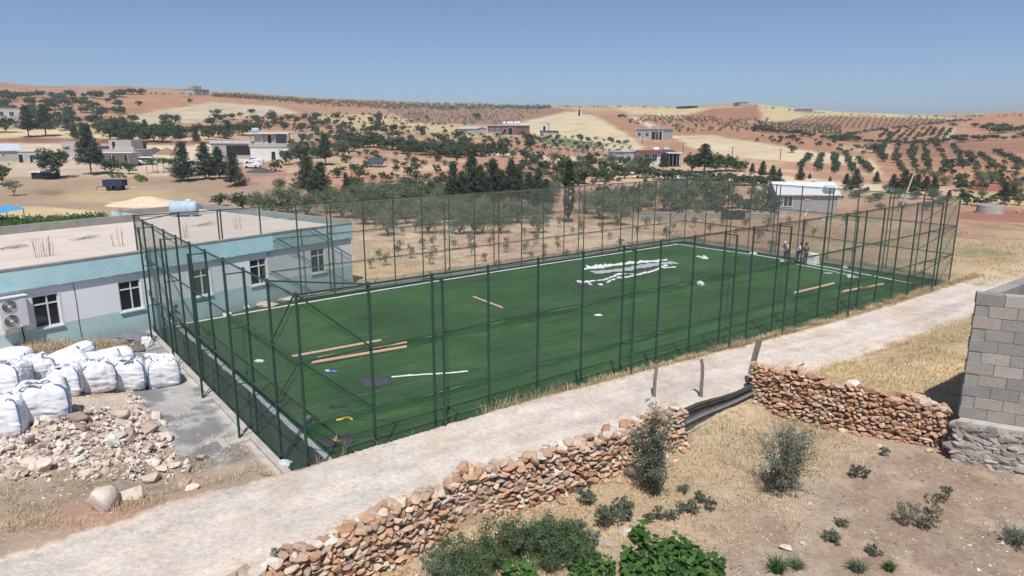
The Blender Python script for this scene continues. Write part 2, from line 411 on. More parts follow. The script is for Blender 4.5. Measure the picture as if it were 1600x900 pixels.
# ------------------------------------------------------------------ the land as one sheet, its parcels as soil colours
RED = (.37, .215, .148); REDB = (.285, .155, .112); STRAW = (.52, .42, .295); TAN = (.43, .315, .215); PALE = (.56, .475, .395)
SOIL = (.31, .235, .175); ROAD = (.56, .485, .415); PATHC = (.26, .26, .255); GREENISH = (.21, .19, .105)
PARCELS = [  # outline in the photograph, colour, softness of the edge in px
    ([(-200, 120), (700, 120), (700, 205), (-200, 205)], (.36, .21, .145)),
    ([(190, 150), (560, 150), (700, 160), (560, 172), (330, 164), (250, 170), (195, 176)], (.37, .20, .13)),
    ([(205, 180), (330, 160), (430, 166), (470, 176), (360, 186), (240, 196), (205, 192)], (.46, .37, .28)),
    ([(-200, 190), (130, 190), (240, 196), (330, 200), (330, 214), (-200, 212)], (.40, .29, .19)),
    ([(470, 180), (640, 178), (800, 190), (700, 208), (560, 200)], (.47, .34, .21)),
    ([(590, 166), (860, 168), (900, 172), (850, 185), (790, 198), (640, 190)], (.275, .165, .125)),
    ([(640, 196), (790, 200), (800, 212), (700, 216), (640, 206)], (.46, .35, .22)),
    ([(790, 196), (885, 174), (930, 182), (990, 216), (1015, 246), (985, 246), (930, 234), (870, 215), (806, 210)], STRAW),
    ([(820, 214), (870, 214), (940, 226), (935, 232), (860, 226)], (.17, .19, .09)),
    ([(935, 182), (1010, 180), (1180, 205), (1300, 225), (1330, 240), (1200, 225), (1060, 210), (1010, 215), (985, 210)], (.355, .19, .125)),
    ([(930, 160), (1000, 168), (1110, 170), (1060, 182), (985, 178)], (.50, .395, .24)),
    ([(1060, 183), (1110, 171), (1190, 166), (1200, 172), (1200, 190), (1080, 190)], (.31, .155, .105)),
    ([(1180, 160), (1300, 170), (1480, 182), (1480, 186), (1300, 181), (1235, 190), (1196, 190)], (.49, .385, .23)),
    ([(1196, 192), (1300, 181), (1480, 186), (1470, 195), (1320, 206), (1200, 204)], (.315, .16, .11)),
    ([(1040, 188), (1200, 192), (1310, 206), (1400, 205), (1400, 222), (1300, 222), (1180, 206)], (.33, .18, .125)),
    ([(1380, 200), (1480, 190), (1478, 218), (1370, 222)], (.36, .19, .125)),
    ([(1478, 200), (1496, 198), (1484, 222), (1474, 220)], (.50, .37, .25)),
    ([(1490, 182), (1620, 178), (1620, 215), (1490, 222)], (.38, .205, .14)),
    ([(1390, 225), (1620, 218), (1620, 242), (1480, 246), (1400, 248)], (.29, .155, .115)),
    ([(1050, 213), (1110, 211), (1250, 234), (1345, 246), (1370, 262), (1300, 256), (1150, 246), (1080, 232)], STRAW),
    ([(1350, 248), (1362, 246), (1378, 262), (1374, 274), (1362, 270)], STRAW),
    ([(1360, 246), (1620, 240), (1620, 292), (1500, 292), (1380, 276)], (.37, .20, .13)),
    ([(940, 262), (1080, 270), (1200, 272), (1330, 286), (1490, 296), (1480, 310), (1330, 302), (1200, 292), (1060, 279), (950, 274)], STRAW),
    ([(1510, 284), (1620, 280), (1620, 300), (1500, 302)], (.28, .125, .085)),
    ([(1440, 298), (1620, 300), (1620, 322), (1500, 322), (1450, 312)], (.42, .31, .19)),
    ([(1500, 330), (1620, 326), (1620, 352), (1560, 358), (1500, 350)], (.29, .145, .10)),
    ([(840, 244), (960, 246), (1062, 249), (1058, 256), (960, 253), (845, 251)], (.54, .42, .34)),
    ([(983, 183), (990, 182), (1030, 199), (1018, 201)], (.58, .49, .41)),
    ([(1046, 214), (1052, 212), (1110, 226), (1100, 228)], (.56, .44, .34)),
    ([(1186, 190), (1194, 172), (1200, 172), (1194, 190)], (.50, .33, .24)),
    ([(-200, 202), (110, 202), (330, 214), (340, 220), (200, 219), (-200, 214)], (.56, .43, .28)),
    ([(-200, 215), (150, 216), (345, 221), (340, 228), (150, 224), (-200, 222)], (.25, .13, .10)),
    ([(-200, 223), (150, 226), (345, 229), (420, 236), (420, 262), (330, 262), (215, 240), (-200, 236)], (.54, .44, .345)),
    ([(-200, 236), (215, 240), (330, 262), (330, 275), (210, 274), (120, 285), (60, 300), (-200, 300)], (.47, .365, .28)),
    ([(-200, 276), (220, 276), (430, 285), (540, 330), (540, 372), (-200, 372)], (.335, .245, .17)),
    ([(90, 300), (300, 296), (330, 316), (120, 318)], (.36, .28, .17)),
    ([(-200, 326), (60, 322), (150, 330), (150, 345), (-200, 352)], (.55, .435, .27)),
    ([(345, 262), (430, 250), (440, 285), (400, 300), (350, 292)], (.34, .22, .165)),
]
def pip(poly, u, v):
    ins = np.zeros(u.shape, bool); n = len(poly)
    for i in range(n):
        (x1, y1), (x2, y2) = poly[i], poly[(i+1) % n]
        if y1 == y2: continue
        c = ((y1 > v) != (y2 > v)) & (u < (x2-x1)*(v-y1)/(y2-y1)+x1); ins ^= c
    return ins
def soil(x, y, z):
    n = len(x); u, v, d = proj(np.stack([x, y, z], 1)); r = np.hypot(x, y); s, t = loc(x, y)
    big = fbm(x/26, y/26, 31); med = fbm(x/5, y/5, 33); fin = fbm(x*1.1, y*1.1, 35)
    c = np.empty((n, 3)); c[:] = RED
    k = sm(big+.35*(med-.5), .46, .62)[:, None]; c = lerp(c, np.array(TAN), k*.75)
    front = d > 1
    ju = u+(fbm(x/4, y/4, 41)-.5)*10+(fin-.5)*5; jv = v+(fbm(x/7, y/7, 43)-.5)*3.2+(fin-.5)*1.2
    far = front & (r > 84)
    idx = np.nonzero(far)[0]; acc = 0
    for k in range(5):          # soft, ragged parcel edges
        cc = c[idx].copy(); a = 2.4*k; ou, ov = 5.*math.cos(a)*(k > 0), 1.3*math.sin(a)*(k > 0)
        for poly, col in PARCELS:
            m = pip(poly, ju[idx]+ou, jv[idx]+ov); cc[m] = np.array(col)
        acc = acc+cc/5
    c[idx] = acc
    # earth mottling inside the parcels
    mot = (fbm(x/11, y/11, 51)-.5)*.5+(med-.5)*.35
    c[far] *= (1+mot[far]*.75)[:, None]
    tone = lerp(np.ones(3), np.array((.94, .975, .915)), sm(r, 130, 230)[:, None]); c = c*tone
    # stain in the left yard
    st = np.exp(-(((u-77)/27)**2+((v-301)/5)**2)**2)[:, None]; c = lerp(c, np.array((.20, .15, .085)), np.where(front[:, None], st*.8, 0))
    # plain around the pitch
    nb = (r <= 84)
    plain = lerp(np.array((.43, .285, .21)), np.array((.47, .36, .25)), sm(med+.4*(fin-.5), .42, .62)[:, None])
    dry = sm(big, .5, .66)[:, None]*.45; plain = lerp(plain, np.array((.50, .385, .26)), dry); plain = plain*(1+.7*(fbm(s*.5, t*1.4, 57)-.5)+.4*(fin-.5))[:, None]
    c[nb] = plain[nb]
    strip = np.exp(-((t-24.1)/.75)**2)*(s > 2)*(s < 44); strip = np.clip(strip*(.5+fin), 0, 1)
    c = lerp(c, np.array((.60, .53, .46)), strip[:, None])
    dgrass = (s > 9)*(s < 20)*sm(t, 24, 26)*(1-sm(t, 30, 36)); c = lerp(c, np.array((.50, .36, .20)), (dgrass*sm(fin, .3, .6)*.8)[:, None])
    # slope to the right of the pitch
    rt = sm(s, PL, PL+1.5)*(t > -3)*(r < 100)
    gr = sm(fbm(x/6, y/6, 61)+.25*(fin-.5), .44, .60)
    rc = lerp(np.array((.40, .30, .195)), np.array((.20, .19, .10)), gr[:, None]*.8)
    rr = sm(fbm(x/8, y/8, 65), .40, .55)*sm(t, 3, 12); rc = lerp(rc, np.array((.33, .18, .125)), rr[:, None]*.7)
    c = lerp(c, rc, rt[:, None])
    # waste ground to the left: red earth, grey path, pale rubble
    L = (s < -.1)*(t > -.5)*(t < 30)
    lc = lerp(np.array((.38, .285, .215)), np.array((.34, .27, .205)), sm(med, .4, .6)[:, None])
    lc = lerp(lc, np.array((.38, .235, .165)), (sm(fbm(x/1.6, y/1.6, 71), .50, .66)*.7)[:, None])
    pale = sm(t, 4.2, 6.5)*sm(fbm(x/2.2, y/2.2, 73)+.2*(fin-.5), .36, .52); lc = lerp(lc, np.array((.54, .445, .365)), pale[:, None]*.9)
    c = np.where(L[:, None] > 0, lc, c)
    pe = s+.55*(fbm(x/1.3, y/1.3, 75)-.5); pth = sm(pe, -3.0, -2.55)*sm(t, 2.6, 3.3)*(s < -.05)*(t < 24)
    pc = lerp(np.array((.20, .20, .20)), np.array((.36, .35, .335)), sm(fbm(x/.8, y/.8, 77)+.3*(fbm(x*2, y*2, 78)-.5), .42, .62)[:, None])
    c = lerp(c, pc, (pth*(t < 24.0))[:, None])
    pale2 = np.exp(-((s+.45)/.25)**2)*(t > 1)*(t < PW)*sm(fin, .35, .6); c = lerp(c, np.array((.52, .48, .43)), pale2[:, None]*.8)
    # field at lower right
    fld = (t < -4.78)*1.; ins = 1-sm(s, wall_s(t)-.1, wall_s(t)+.1)
    fc = lerp(np.array(SOIL), np.array((.37, .29, .222)), sm(fbm(x/1.7, y/1.7, 81), .4, .6)[:, None])
    fc = lerp(fc, np.array((.25, .18, .135)), (sm(fbm(x/.7, y/.7, 83), .55, .7)*.6)[:, None])
    gd = sm(fbm(x/2.6, y/2.6, 85)*.55+.5*sm(t, -13.5, -6.5)+.18*(fin-.5), .50, .78); fc = lerp(fc, np.array((.43, .335, .22)), gd[:, None]*.9)
    uc = lerp(np.array((.55, .42, .25)), np.array((.42, .33, .20)), sm(fbm(x/3, y/3, 87), .42, .62)[:, None])
    c = np.where(fld[:, None] > 0, lerp(uc, fc, ins[:, None]), c)
    # the dirt road with dry verges
    te = t+.6*(fbm(x/1.0, y/1.0, 91)-.5)+.3*(fbm(x/4, y/4, 92)-.5)+.25*(fbm(x*4, y*4, 93)-.5)
    road = sm(te, -4.75, -4.3)*(1-sm(te, -.65, -.38))*(s > -40)*(s < 110)*(1-.75*sm(s, 45, 54))
    ver = sm(te, -5.4, -4.6)*(1-sm(te, -.3, 1.4))*(s > 9)*np.where(s > PL, 1, (t < .1)); c = lerp(c, np.array((.46, .345, .21)), (ver*.75)[:, None])
    bankc = (s > -.3)*(s < 10)*(t > -.6)*(t < 0); c = lerp(c, np.array((.55, .46, .385)), bankc[:, None]*.9)
    rutm = np.exp(-((te+1.5)/.45)**2)+np.exp(-((te+3.0)/.45)**2)
    rcol = lerp(np.array((.57, .495, .43)), np.array((.50, .452, .405)), np.clip(rutm*.8*(.5+med), 0, 1)[:, None])
    rcol = lerp(rcol, np.array((.50, .41, .33)), (sm(fbm(x/1.2, y/2.5, 95), .55, .72)*.6)[:, None])
    rcol = rcol*(1+.34*(fbm(s*.35, te*3.2, 97)-.5)+.22*(fbm(x*2.1, y*2.1, 98)-.5))[:, None]
    c = lerp(c, rcol, road[:, None])
    return np.clip(c, .01, .8)
def make_ground():
    az = np.concatenate([np.linspace(-180, -50, 40)[:-1], np.linspace(-50, 50, 720), np.linspace(50, 180, 40)[1:-1]])
    rr = np.concatenate([[0, 2, 5, 7], np.geomspace(9, 60, 420), np.geomspace(60.3, 545, 300), [600, 700, 900, 1300, 1800]])
    A, Rr = np.meshgrid(np.radians(az), rr); x = (Rr*np.sin(A)).ravel(); y = (Rr*np.cos(A)).ravel()
    z = terrain(x, y); V = np.stack([x, y, z], 1); na, nr = len(az), len(rr)
    i, j = np.meshgrid(np.arange(nr-1), np.arange(na), indexing='ij'); j2 = (j+1) % na
    Fc = np.stack([i*na+j, i*na+j2, (i+1)*na+j2, (i+1)*na+j], -1).reshape(-1, 4)[:, ::-1]
    col = soil(x, y, z)
    return np_mesh('ground', V, Fc, None, col, [M['ground']], True)
tag(link('ground', make_ground()), kind='structure')
def haze():
    m = bpy.data.materials.new('haze'); m.use_nodes = True; t = m.node_tree; t.nodes.clear(); o = t.nodes.new('ShaderNodeOutputMaterial'); v = t.nodes.new('ShaderNodeVolumePrincipled')
    v.inputs['Color'].default_value = (.86, .91, 1, 1); v.inputs['Density'].default_value = HAZE; v.inputs['Anisotropy'].default_value = .2; t.links.new(v.outputs[0], o.inputs['Volume'])
    tag(MB().box(-2000, 2000, -2000, 2000, -22, 62).build('haze', m), 'thin summer haze over the whole valley', 'haze', kind='stuff')
if HAZE > 0: haze()

# ------------------------------------------------------------------ the pitch
def local(name, mb, mats, parent=None, z=0., **k):
    """a mesh laid out in pitch coordinates (s, t)"""
    p = None if parent is not None else (PA[0], PA[1], z)
    return mb.build(name, mats, parent, p, YAW if parent is None else 0, **k)
def turf():
    ns, ns2 = 190, 94; S, T = np.meshgrid(np.linspace(-.08, PL+.08, ns), np.linspace(-.08, PW+.08, ns2))
    z = (fbm(S*.6, T*.6, 5)-.5)*.02*np.minimum(1, np.minimum(np.minimum(S+.08, PL+.08-S), np.minimum(T+.08, PW+.08-T)))
    V = np.stack([S.ravel(), T.ravel(), z.ravel()], 1); i, j = np.meshgrid(np.arange(ns2-1), np.arange(ns-1), indexing='ij')
    Fc = np.stack([i*ns+j, i*ns+j+1, (i+1)*ns+j+1, (i+1)*ns+j], -1).reshape(-1, 4)
    o = link('artificial_turf', np_mesh('artificial_turf', V, Fc, mats=[M['turf']], smooth=True)); o.location = (PA[0], PA[1], 0); o.rotation_euler = (0, 0, YAW)
    tag(o, kind='structure')
    def ribbon(pts, w, z, mat, name, wob=.02):
        mb = MB(); P = []
        for (a, b) in zip(pts[:-1], pts[1:]):
            n = max(2, int(math.dist(a, b)/.5)); P += [(a[0]+(b[0]-a[0])*k/n, a[1]+(b[1]-a[1])*k/n) for k in range(n)]
        P.append(pts[-1]); vs = []; 
        for k, p in enumerate(P):
            q = P[min(k+1, len(P)-1)]; q0 = P[max(k-1, 0)]; dx, dy = q[0]-q0[0], q[1]-q0[1]; L = math.hypot(dx, dy)
            ww = w*random.uniform(.85, 1.12)/2; jx = random.uniform(-wob, wob)
            vs += [(p[0]-dy/L*(ww+jx), p[1]+dx/L*(ww+jx), z), (p[0]+dy/L*(ww-jx), p[1]-dx/L*(ww-jx), z)]
        mb.add(vs, [(2*k+1, 2*k+3, 2*k+2, 2*k) for k in range(len(P)-1)]); return mb.build(name, mat, o)
    ribbon([(.55, .1), (.55, PW-.1)], 1.2, .016, M['turf_dark'], 'dark_edging_strip')
    ribbon([(1.2, .5), (1.2, 21.6)], .2, .022, M['line_grey'], 'sideline', .03)
    ribbon([(1.6, 21.75), (7, 22.15), (14.5, 22.5), (26, 22.72), (45.3, 22.55)], .25, .021, M['line'], 'sideline', .02)
    ribbon([(45.2, 22.9), (45.35, 21.6), (46.0, 14.2), (45.6, 8), (44.6, 1.4)], .24, .026, M['line'], 'sideline', .02)
    ribbon([(46.9, .2), (46.9, PW-.2)], .8, .017, M['turf_dark'], 'dark_edging_strip')
    ribbon([(1.3, PW-.25), (46.4, PW-.25)], .45, .018, M['turf_dark'], 'dark_edging_strip')
turf()
def kerb():
    mb = MB(); a, b = -.34, -.1
    mb.box(a, b, .3, PW+.34, -.3, .09); mb.box(PL+.1, PL+.34, -.1, PW+.34, -.3, .06); mb.box(b+.001, PL+.099, PW+.1, PW+.34, -.3, .085)
    for t in FEET: mb.box(-1.05, a-.002, t-.3, t+.3, -.3, .07)
    for t in FEET: mb.box(-1.3, -1.052, t-.42, t+.42, -.3, .05)
    o = local('concrete_kerb', mb, M['concrete'], bevel=.015)
    tag(o, 'pale concrete kerb beam with square footings under the green pitch fence', 'kerb')
STEP_L = PW/10.; STEP_N = PL/21.
FEET = [STEP_L*k for k in (2, 4, 6, 8)]
kerb()

# ------------------------------------------------------------------ the four fence sides
def net(L, H, pitch, r):
    """diamond netting of straight crossing wires clipped to a rectangle L x H (in x, z)"""
    a, b = [], []
    step = pitch*math.sqrt(2)
    for sg in (1, -1):
        for c in np.arange(-H, L+H, step):
            c = c+random.uniform(-.15, .15)*pitch
            if sg == 1: x0, z0, x1, z1 = c, 0, c+H, H
            else: x0, z0, x1, z1 = c, H, c+H, 0
            m = (z1-z0)/(x1-x0); lo, hi = max(x0, 0), min(x1, L)
            if hi-lo < .05: continue
            a.append((lo, sg*r*.6, z0+m*(lo-x0))); b.append((hi, sg*r*.6, z0+m*(hi-x0)))
    a = np.array(a); b = np.array(b); d = b-a; d /= np.linalg.norm(d, axis=1)[:, None]
    nx = np.array([0, 1, 0.]); q = np.cross(d, nx); V = []
    for k in range(3):
        an = 2*math.pi*k/3; o = (math.cos(an)*q+math.sin(an)*nx)*r; V += [a+o, b+o]
    V = np.stack(V, 1).reshape(-1, 3); base = np.arange(len(a))[:, None]*6
    Fc = np.concatenate([base+np.array([2*k, 2*((k+1) % 3), 2*((k+1) % 3)+1, 2*k+1]) for k in range(3)])
    return V, Fc
def fence(name_label, p0, rz, n, L, outer, outsign, feet_z, braces, wire=.0022):
    """fence side running along +x of its own empty; outsign * y is outside the pitch"""
    root = empty('pitch_fence', p0, rz, name_label, 'fence', 'green net fences around the pitch')
    step = L/n; pr = .046
    for k in range(n+1):
        if k == n: continue            # the corner post belongs to the next side
        x = k*step
        MB().bar((x, 0, -.35), (x, 0, FH+.06), pr, 8).build('post', M['green_paint'], root)
    for k in outer:
        x = k*step+(.0); y = outsign*.62
        MB().bar((x, y, -.3+feet_z), (x, y, FH-.06), pr, 8).build('buttress_post', M['green_paint'], root)
        for z in (2.02, 4.02, FH-.1): MB().bar((x, outsign*.03, z), (x, y, z), .022, 6).build('rung', M['green_paint'], root)
        MB().bar((x, outsign*.03, .75), (x, y-outsign*.03, .12+feet_z), .02, 6).build('foot_strut', M['green_paint'], root)
    for z in (2, 4, FH):
        MB().bar((0, outsign*.045, z), (L, outsign*.045, z), .031, 6).build('rail', M['green_paint'], root)
    for (xa, za, xb, zb) in braces:
        MB().bar((xa, outsign*.05, za), (xb, outsign*.05, zb), .026, 6).build('diagonal_brace', M['green_paint'], root)
    V, Fc = net(L, FH, .062, wire)
    V[:, 1] -= outsign*.045; sag = (vn(V[:, 0]*1.3, V[:, 2]*1.1, 5)-.5)*.05; V[:, 1] += sag
    link('netting', np_mesh('netting', V, Fc, np.full(len(Fc), .5), None, [M['wire']]), None, root)
    # folded seams where the net widths overlap
    mb = MB()
    for z in (2, 4, FH-.02):
        pts = [(x, -outsign*.03+random.uniform(-.02, .02), z-.05+random.uniform(-.05, .01)) for x in np.linspace(.02, L-.02, int(L*1.6))]
        mb.tube(pts, .018, 4)
    mb.build('net_seam', M['wire'], root)
    return root
sn, sl_ = STEP_N, STEP_L
bz = lambda L, st: [(0, FH, st, 4), (0, 4, st, 2), (0, 2, st, .05), (L, FH, L-st, 4), (L, 4, L-st, 2), (L, 2, L-st, .05)]
fence('long green net fence side standing along the dirt road', W(0, 0), YAW, 21, PL, (2, 6, 9, 11, 14, 19), -1, .25, bz(PL, sn))
fence('short green net fence side nearest the white bulk bags', W(0, PW), YAW-math.pi/2, 10, PW, (2, 4, 6, 8), -1, 0, bz(PW, sl_))
fence('long green net fence side in front of the olive grove and white school building', W(PL, PW), YAW+math.pi, 21, PL, (3, 6, 10, 12, 16, 19), -1, 0, bz(PL, sn), .0042)
fence('short green net fence side at the far right end behind the workers', W(PL, 0), YAW+math.pi/2, 10, PW, (2, 4, 6, 8), -1, 0, bz(PW, sl_), .0042)
mb = MB()   # horizontal ties across the four top corners
for (a, b) in (((0, sl_), (sn, 0)), ((PL-sn, 0), (PL, sl_)), ((PL, PW-sl_), (PL-sn, PW)), ((sn, PW), (0, PW-sl_))):
    o = local('corner_tie', MB().bar((a[0], a[1], FH), (b[0], b[1], FH), .026, 6), M['green_paint'])
    tag(o, {(0, sl_): 'green steel tie across the near left top corner of the pitch fence', (PL-sn, 0): 'green steel tie across the right top corner of the pitch fence',
            (PL, PW-sl_): 'green steel tie across the far top corner of the pitch fence', (sn, PW): 'green steel tie across the top fence corner beside the school'}[a], 'tie', 'ties across the fence corners')
# ------------------------------------------------------------------ the long school building on the left
SF = np.array([-11.09, 47.31]); SD = np.array([math.cos(R(54)), math.sin(R(54))]); SN = np.array([SD[1], -SD[0]])   # right front corner, along the front, outward normal
SANG = math.atan2(SD[1], SD[0])
def school_plane(u, v, off=0.):
    """(distance left of the corner, height) where pixel (u, v) meets the front wall"""
    d = ray(u, v); n3 = np.array([SN[0], SN[1], 0]); t = (np.dot(np.array([SF[0], SF[1], CAM_H])+n3*off-np.array([0, 0, CAM_H]), n3)-0)/np.dot(d, n3)
    P = d*t+np.array([0, 0, CAM_H]); return float(np.dot(P[:2]-SF, SD)), float(P[2])
def school():
    root = empty('school_building', (SF[0], SF[1], 0), SANG, 'long flat roofed white building with turquoise band, beside the pitch', 'building')
    # local frame: x along the front (negative to the left), y into the building, z up
    LX, D1, D2, JX, ZT, ZR = -34.0, 18.5, 14.9, -6.9, 4.45, 4.08
    wins = []
    for (u0, v0, u1, v1) in ((49, 463, 97, 505), (187, 441, 221, 481), (300, 421, 329, 462), (391, 407, 417, 441), (487, 389, 507, 424)):
        a = school_plane(u0, (v0+v1)/2); b = school_plane(u1, (v0+v1)/2); zt = school_plane((u0+u1)/2, v0-2)[1]; zb = school_plane((u0+u1)/2, v1+3)[1]
        wins.append((a[0], b[0], zb, zt))
    zb = sum(q[2] for q in wins)/len(wins); zt = sum(q[3] for q in wins)/len(wins); ww = sum(q[1]-q[0] for q in wins)/len(wins)
    wins = [((q[0]+q[1])/2-ww/2, (q[0]+q[1])/2+ww/2) for q in wins]
    wins = [(wins[0][0]-9.5, wins[0][1]-9.5), (wins[0][0]-4.8, wins[0][1]-4.8)]+wins
    rec = .12
    mb = MB(); xs = [LX]+[q for w_ in wins for q in w_]+[0]
    # front wall with real openings
    for i in range(len(xs)-1):
        if i % 2 == 0: mb.poly([(xs[i], 0, -.4), (xs[i+1], 0, -.4), (xs[i+1], 0, ZR), (xs[i], 0, ZR)])
        else:
            a, b = xs[i], xs[i+1]
            mb.poly([(a, 0, -.4), (b, 0, -.4), (b, 0, zb), (a, 0, zb)]); mb.poly([(a, 0, zt), (b, 0, zt), (b, 0, ZR), (a, 0, ZR)])
            mb.poly([(a, 0, zb), (a, rec, zb), (a, rec, zt), (a, 0, zt)][::-1]); mb.poly([(b, 0, zb), (b, rec, zb), (b, rec, zt), (b, 0, zt)])
            mb.poly([(a, 0, zt), (b, 0, zt), (b, rec, zt), (a, rec, zt)][::-1]); mb.poly([(a, 0, zb), (b, 0, zb), (b, rec, zb), (a, rec, zb)])
    for (a, b) in (((0, 0), (0, D1)), ((0, D1), (JX, D1)), ((JX, D1), (JX, D2)), ((JX, D2), (LX, D2)), ((LX, D2), (LX, 0))):
        mb.poly([(a[0], a[1], -.4), (b[0], b[1], -.4), (b[0], b[1], ZR), (a[0], a[1], ZR)])
    mb.build('wall', M['school_wall'], root)
    # roof slab, fascia beam round the eaves, parapets
    mb = MB().prism([(LX, .02), (-.02, .02), (-.02, D1-.02), (JX+.02, D1-.02), (JX+.02, D2-.02), (LX, D2-.02)], ZR-.15, ZR)
    mb.build('roof', M['roof_concrete'], root)
    oh = .13; mb = MB(); mb.box(LX, .06, -oh, .10, 3.30, ZT-.16); mb.box(.001, .06, .101, D1+.1, 3.30, ZT-.16)
    mb.build('fascia', M['fascia'], root, bevel=.01)
    mb = MB(); mb.box(LX, .08, -oh-.02, .12, ZT-.158, ZT-.05); mb.box(-.12, .08, .121, D1+.12, ZT-.158, ZT+.10)
    mb.box(JX-.2, -.121, D1-.12, D1+.12, ZR-.02, ZT+.10); mb.box(JX-.2, JX+.02, D2-.12, D1-.121, ZR-.02, ZT+.10); mb.box(LX, JX-.201, D2-.12, D2+.12, ZR-.02, ZT+.15)
    mb.build('parapet', M['concrete_dark'], root, bevel=.012)
    mb = MB(); mb.box(JX-.235, JX-.202, D2+.14, D1+.1, 3.3, ZT+.11); mb.build('fascia_return', M['fascia'], root)
    for (a, b) in wins:
        fr = MB(); f = .06; y0, y1 = .05, .115; w_ = b-a; zm = zb+(zt-zb)*.70
        fr.box(a, b, y0, y1, zb, zb+f); fr.box(a, b, y0, y1, zt-f, zt); fr.box(a, a+f, y0, y1, zb+f, zt-f); fr.box(b-f, b, y0, y1, zb+f, zt-f)
        xm = a+w_*.56; fr.box(xm-f/2, xm+f/2, y0, y1, zb+f, zt-f); fr.box(a+f, xm-f/2-.001, y0+.002, y1, zm, zm+f); fr.box(xm+f/2+.001, b-f, y0+.002, y1, zm, zm+f)
        wo = fr.build('window', M['white_paint'], root)
        MB().box(a+f*.5, b-f*.5, .095, .105, zb+f*.5, zt-f*.5).build('pane', M['glass'], wo)
        MB().box(a-.07, b+.07, -.09, .045, zb-.08, zb-.002).build('sill', M['white_paint'], wo)
        mb = MB()
        mb.box(b+.002, b+.10, -.012, .002, zb-.05, zt+.05); mb.box(a-.05, b+.002, -.011, .002, zt+.002, zt+.07); mb.build('surround', M['white_paint'], wo)
    # starter bars left standing in the roof
    for (u, v) in ((64, 402), (74, 400), (186, 385), (93, 355), (191, 342), (293, 372), (371, 358), (500, 330)):
        d = ray(u, v); t = (ZR-CAM_H)/d[2]; P = d[:2]*t-SF; x, y = float(P@SD), float(P@-SN)
        if y < .6 or y > D1: continue
        mb = MB(); 
        for k in range(8):
            px, py = x+random.uniform(-.28, .28), y+random.uniform(-.2, .2)
            mb.bar((px, py, ZR-.05), (px+random.uniform(-.1, .1), py+random.uniform(-.1, .1), ZR+random.uniform(.7, 1.05)), .008, 4)
        mb.build('rebar_cluster', M['rust'], root)
    for (u, v) in ((20, 388), (132, 374), (322, 352), (437, 340), (463, 343)):
        d = ray(u, v); t = (ZR-CAM_H)/d[2]; P = d[:2]*t-SF; x, y = float(P@SD), float(P@-SN); mb = MB()
        for k in range(9):
            an = random.uniform(-.5, .5); l = random.uniform(.3, .8); px, py = x+random.uniform(-.4, .4), y+random.uniform(-.3, .3)
            mb.tube([(px-l*math.cos(an), py-l*math.sin(an), ZR+.02), (px, py, ZR+random.uniform(.02, .2)), (px+l*math.cos(an), py+l*math.sin(an), ZR+random.uniform(.0, .25))], .008, 4)
        mb.build('bent_rebar', M['rust'], root)
    # cable down the wall
    x, z = school_plane(118, 470); MB().tube([(x, -.015, 3.3), (x+.03, -.015, 2.3), (x+.02, -.015, 1.2), (x+.05, -.015, .3)], .012, 5).build('cable', M['black'], root)
    return root, ZR
SCHOOL, SCH_ZR = school()
def SP_(x, y, z=0.):                        # school frame to world
    q = SF+SD*x-SN*y; return np.array([q[0], q[1], z])
def ac_unit():
    x, z = school_plane(22, 490, .45); zc = school_plane(22, 513, .45)[1]; h = 1.42
    root = empty('air_conditioner', SP_(x, -.1, zc), SANG, 'large white two fan air conditioner box hung on the school wall', 'air conditioner')
    MB().box(-.56, .56, -.42, -.05, 0, h).build('casing', M['white_metal'], root, bevel=.02)
    MB().box(-.62, .62, -.47, .0, h+.005, h+.045).build('lid', M['white_metal'], root, bevel=.01)
    mb = MB(); mb.box(.2, .52, -.435, -.4205, .05, h-.05); mb.build('service_panel', M['white_metal'], root, bevel=.006)
    for zc_ in (.37, 1.05):
        fan = MB().lathe([(.31, 0), (.32, .012), (.30, .02), (.29, .006), (.08, .004)], 28, M=Matrix.Translation((-.16, -.421, zc_)) @ Matrix.Rotation(R(90), 4, 'X')).build('fan_grille', M['white_metal'], root)
        mb = MB().lathe([(.285, 0), (.285, .006)], 28, M=Matrix.Translation((-.16, -.421, zc_)) @ Matrix.Rotation(R(90), 4, 'X')); mb.build('fan_opening', worn('fan_shade', (.16, .16, .16), .3, 5, .6), fan)
        mb = MB()
        for k in range(3):
            a = 2*math.pi*k/3+.4
            mb.add([(-.16+.07*math.cos(a-.5), -.431, zc_+.07*math.sin(a-.5)), (-.16+.27*math.cos(a-.35), -.429, zc_+.27*math.sin(a-.35)), (-.16+.27*math.cos(a+.35), -.436, zc_+.27*math.sin(a+.35)), (-.16+.07*math.cos(a+.5), -.434, zc_+.07*math.sin(a+.5))], [(0, 1, 2, 3)])
        mb.build('fan_blade', worn('fan_grey', (.27, .27, .27), .2, 5, .6), fan)
        MB().lathe([(.001, .022), (.07, .02), (.075, .004)], 18, M=Matrix.Translation((-.16, -.421, zc_)) @ Matrix.Rotation(R(90), 4, 'X')).build('hub', M['white_paint'], fan)
        mb = MB()
        for r_ in (.1, .15, .2, .25):
            pts = [(-.16+r_*math.cos(2*math.pi*k/24), -.444, zc_+r_*math.sin(2*math.pi*k/24)) for k in range(25)]; mb.tube(pts, .004, 4)
        mb.build('guard', M['galv'], fan)
    mb = MB()
    for x_ in (-.35, .35): mb.bar((x_, .1, -.04), (x_, -.45, -.04), .025, 4); mb.bar((x_, .08, -.45), (x_, -.4, -.06), .02, 4)
    mb.build('bracket', M['galv'], root)
    MB().tube([(.3, -.1, 0), (.32, -.06, -.4), (.38, .02, -.8), (.36, .05, -1.2)], .03, 6).build('pipe', M['black'], root)
ac_unit()
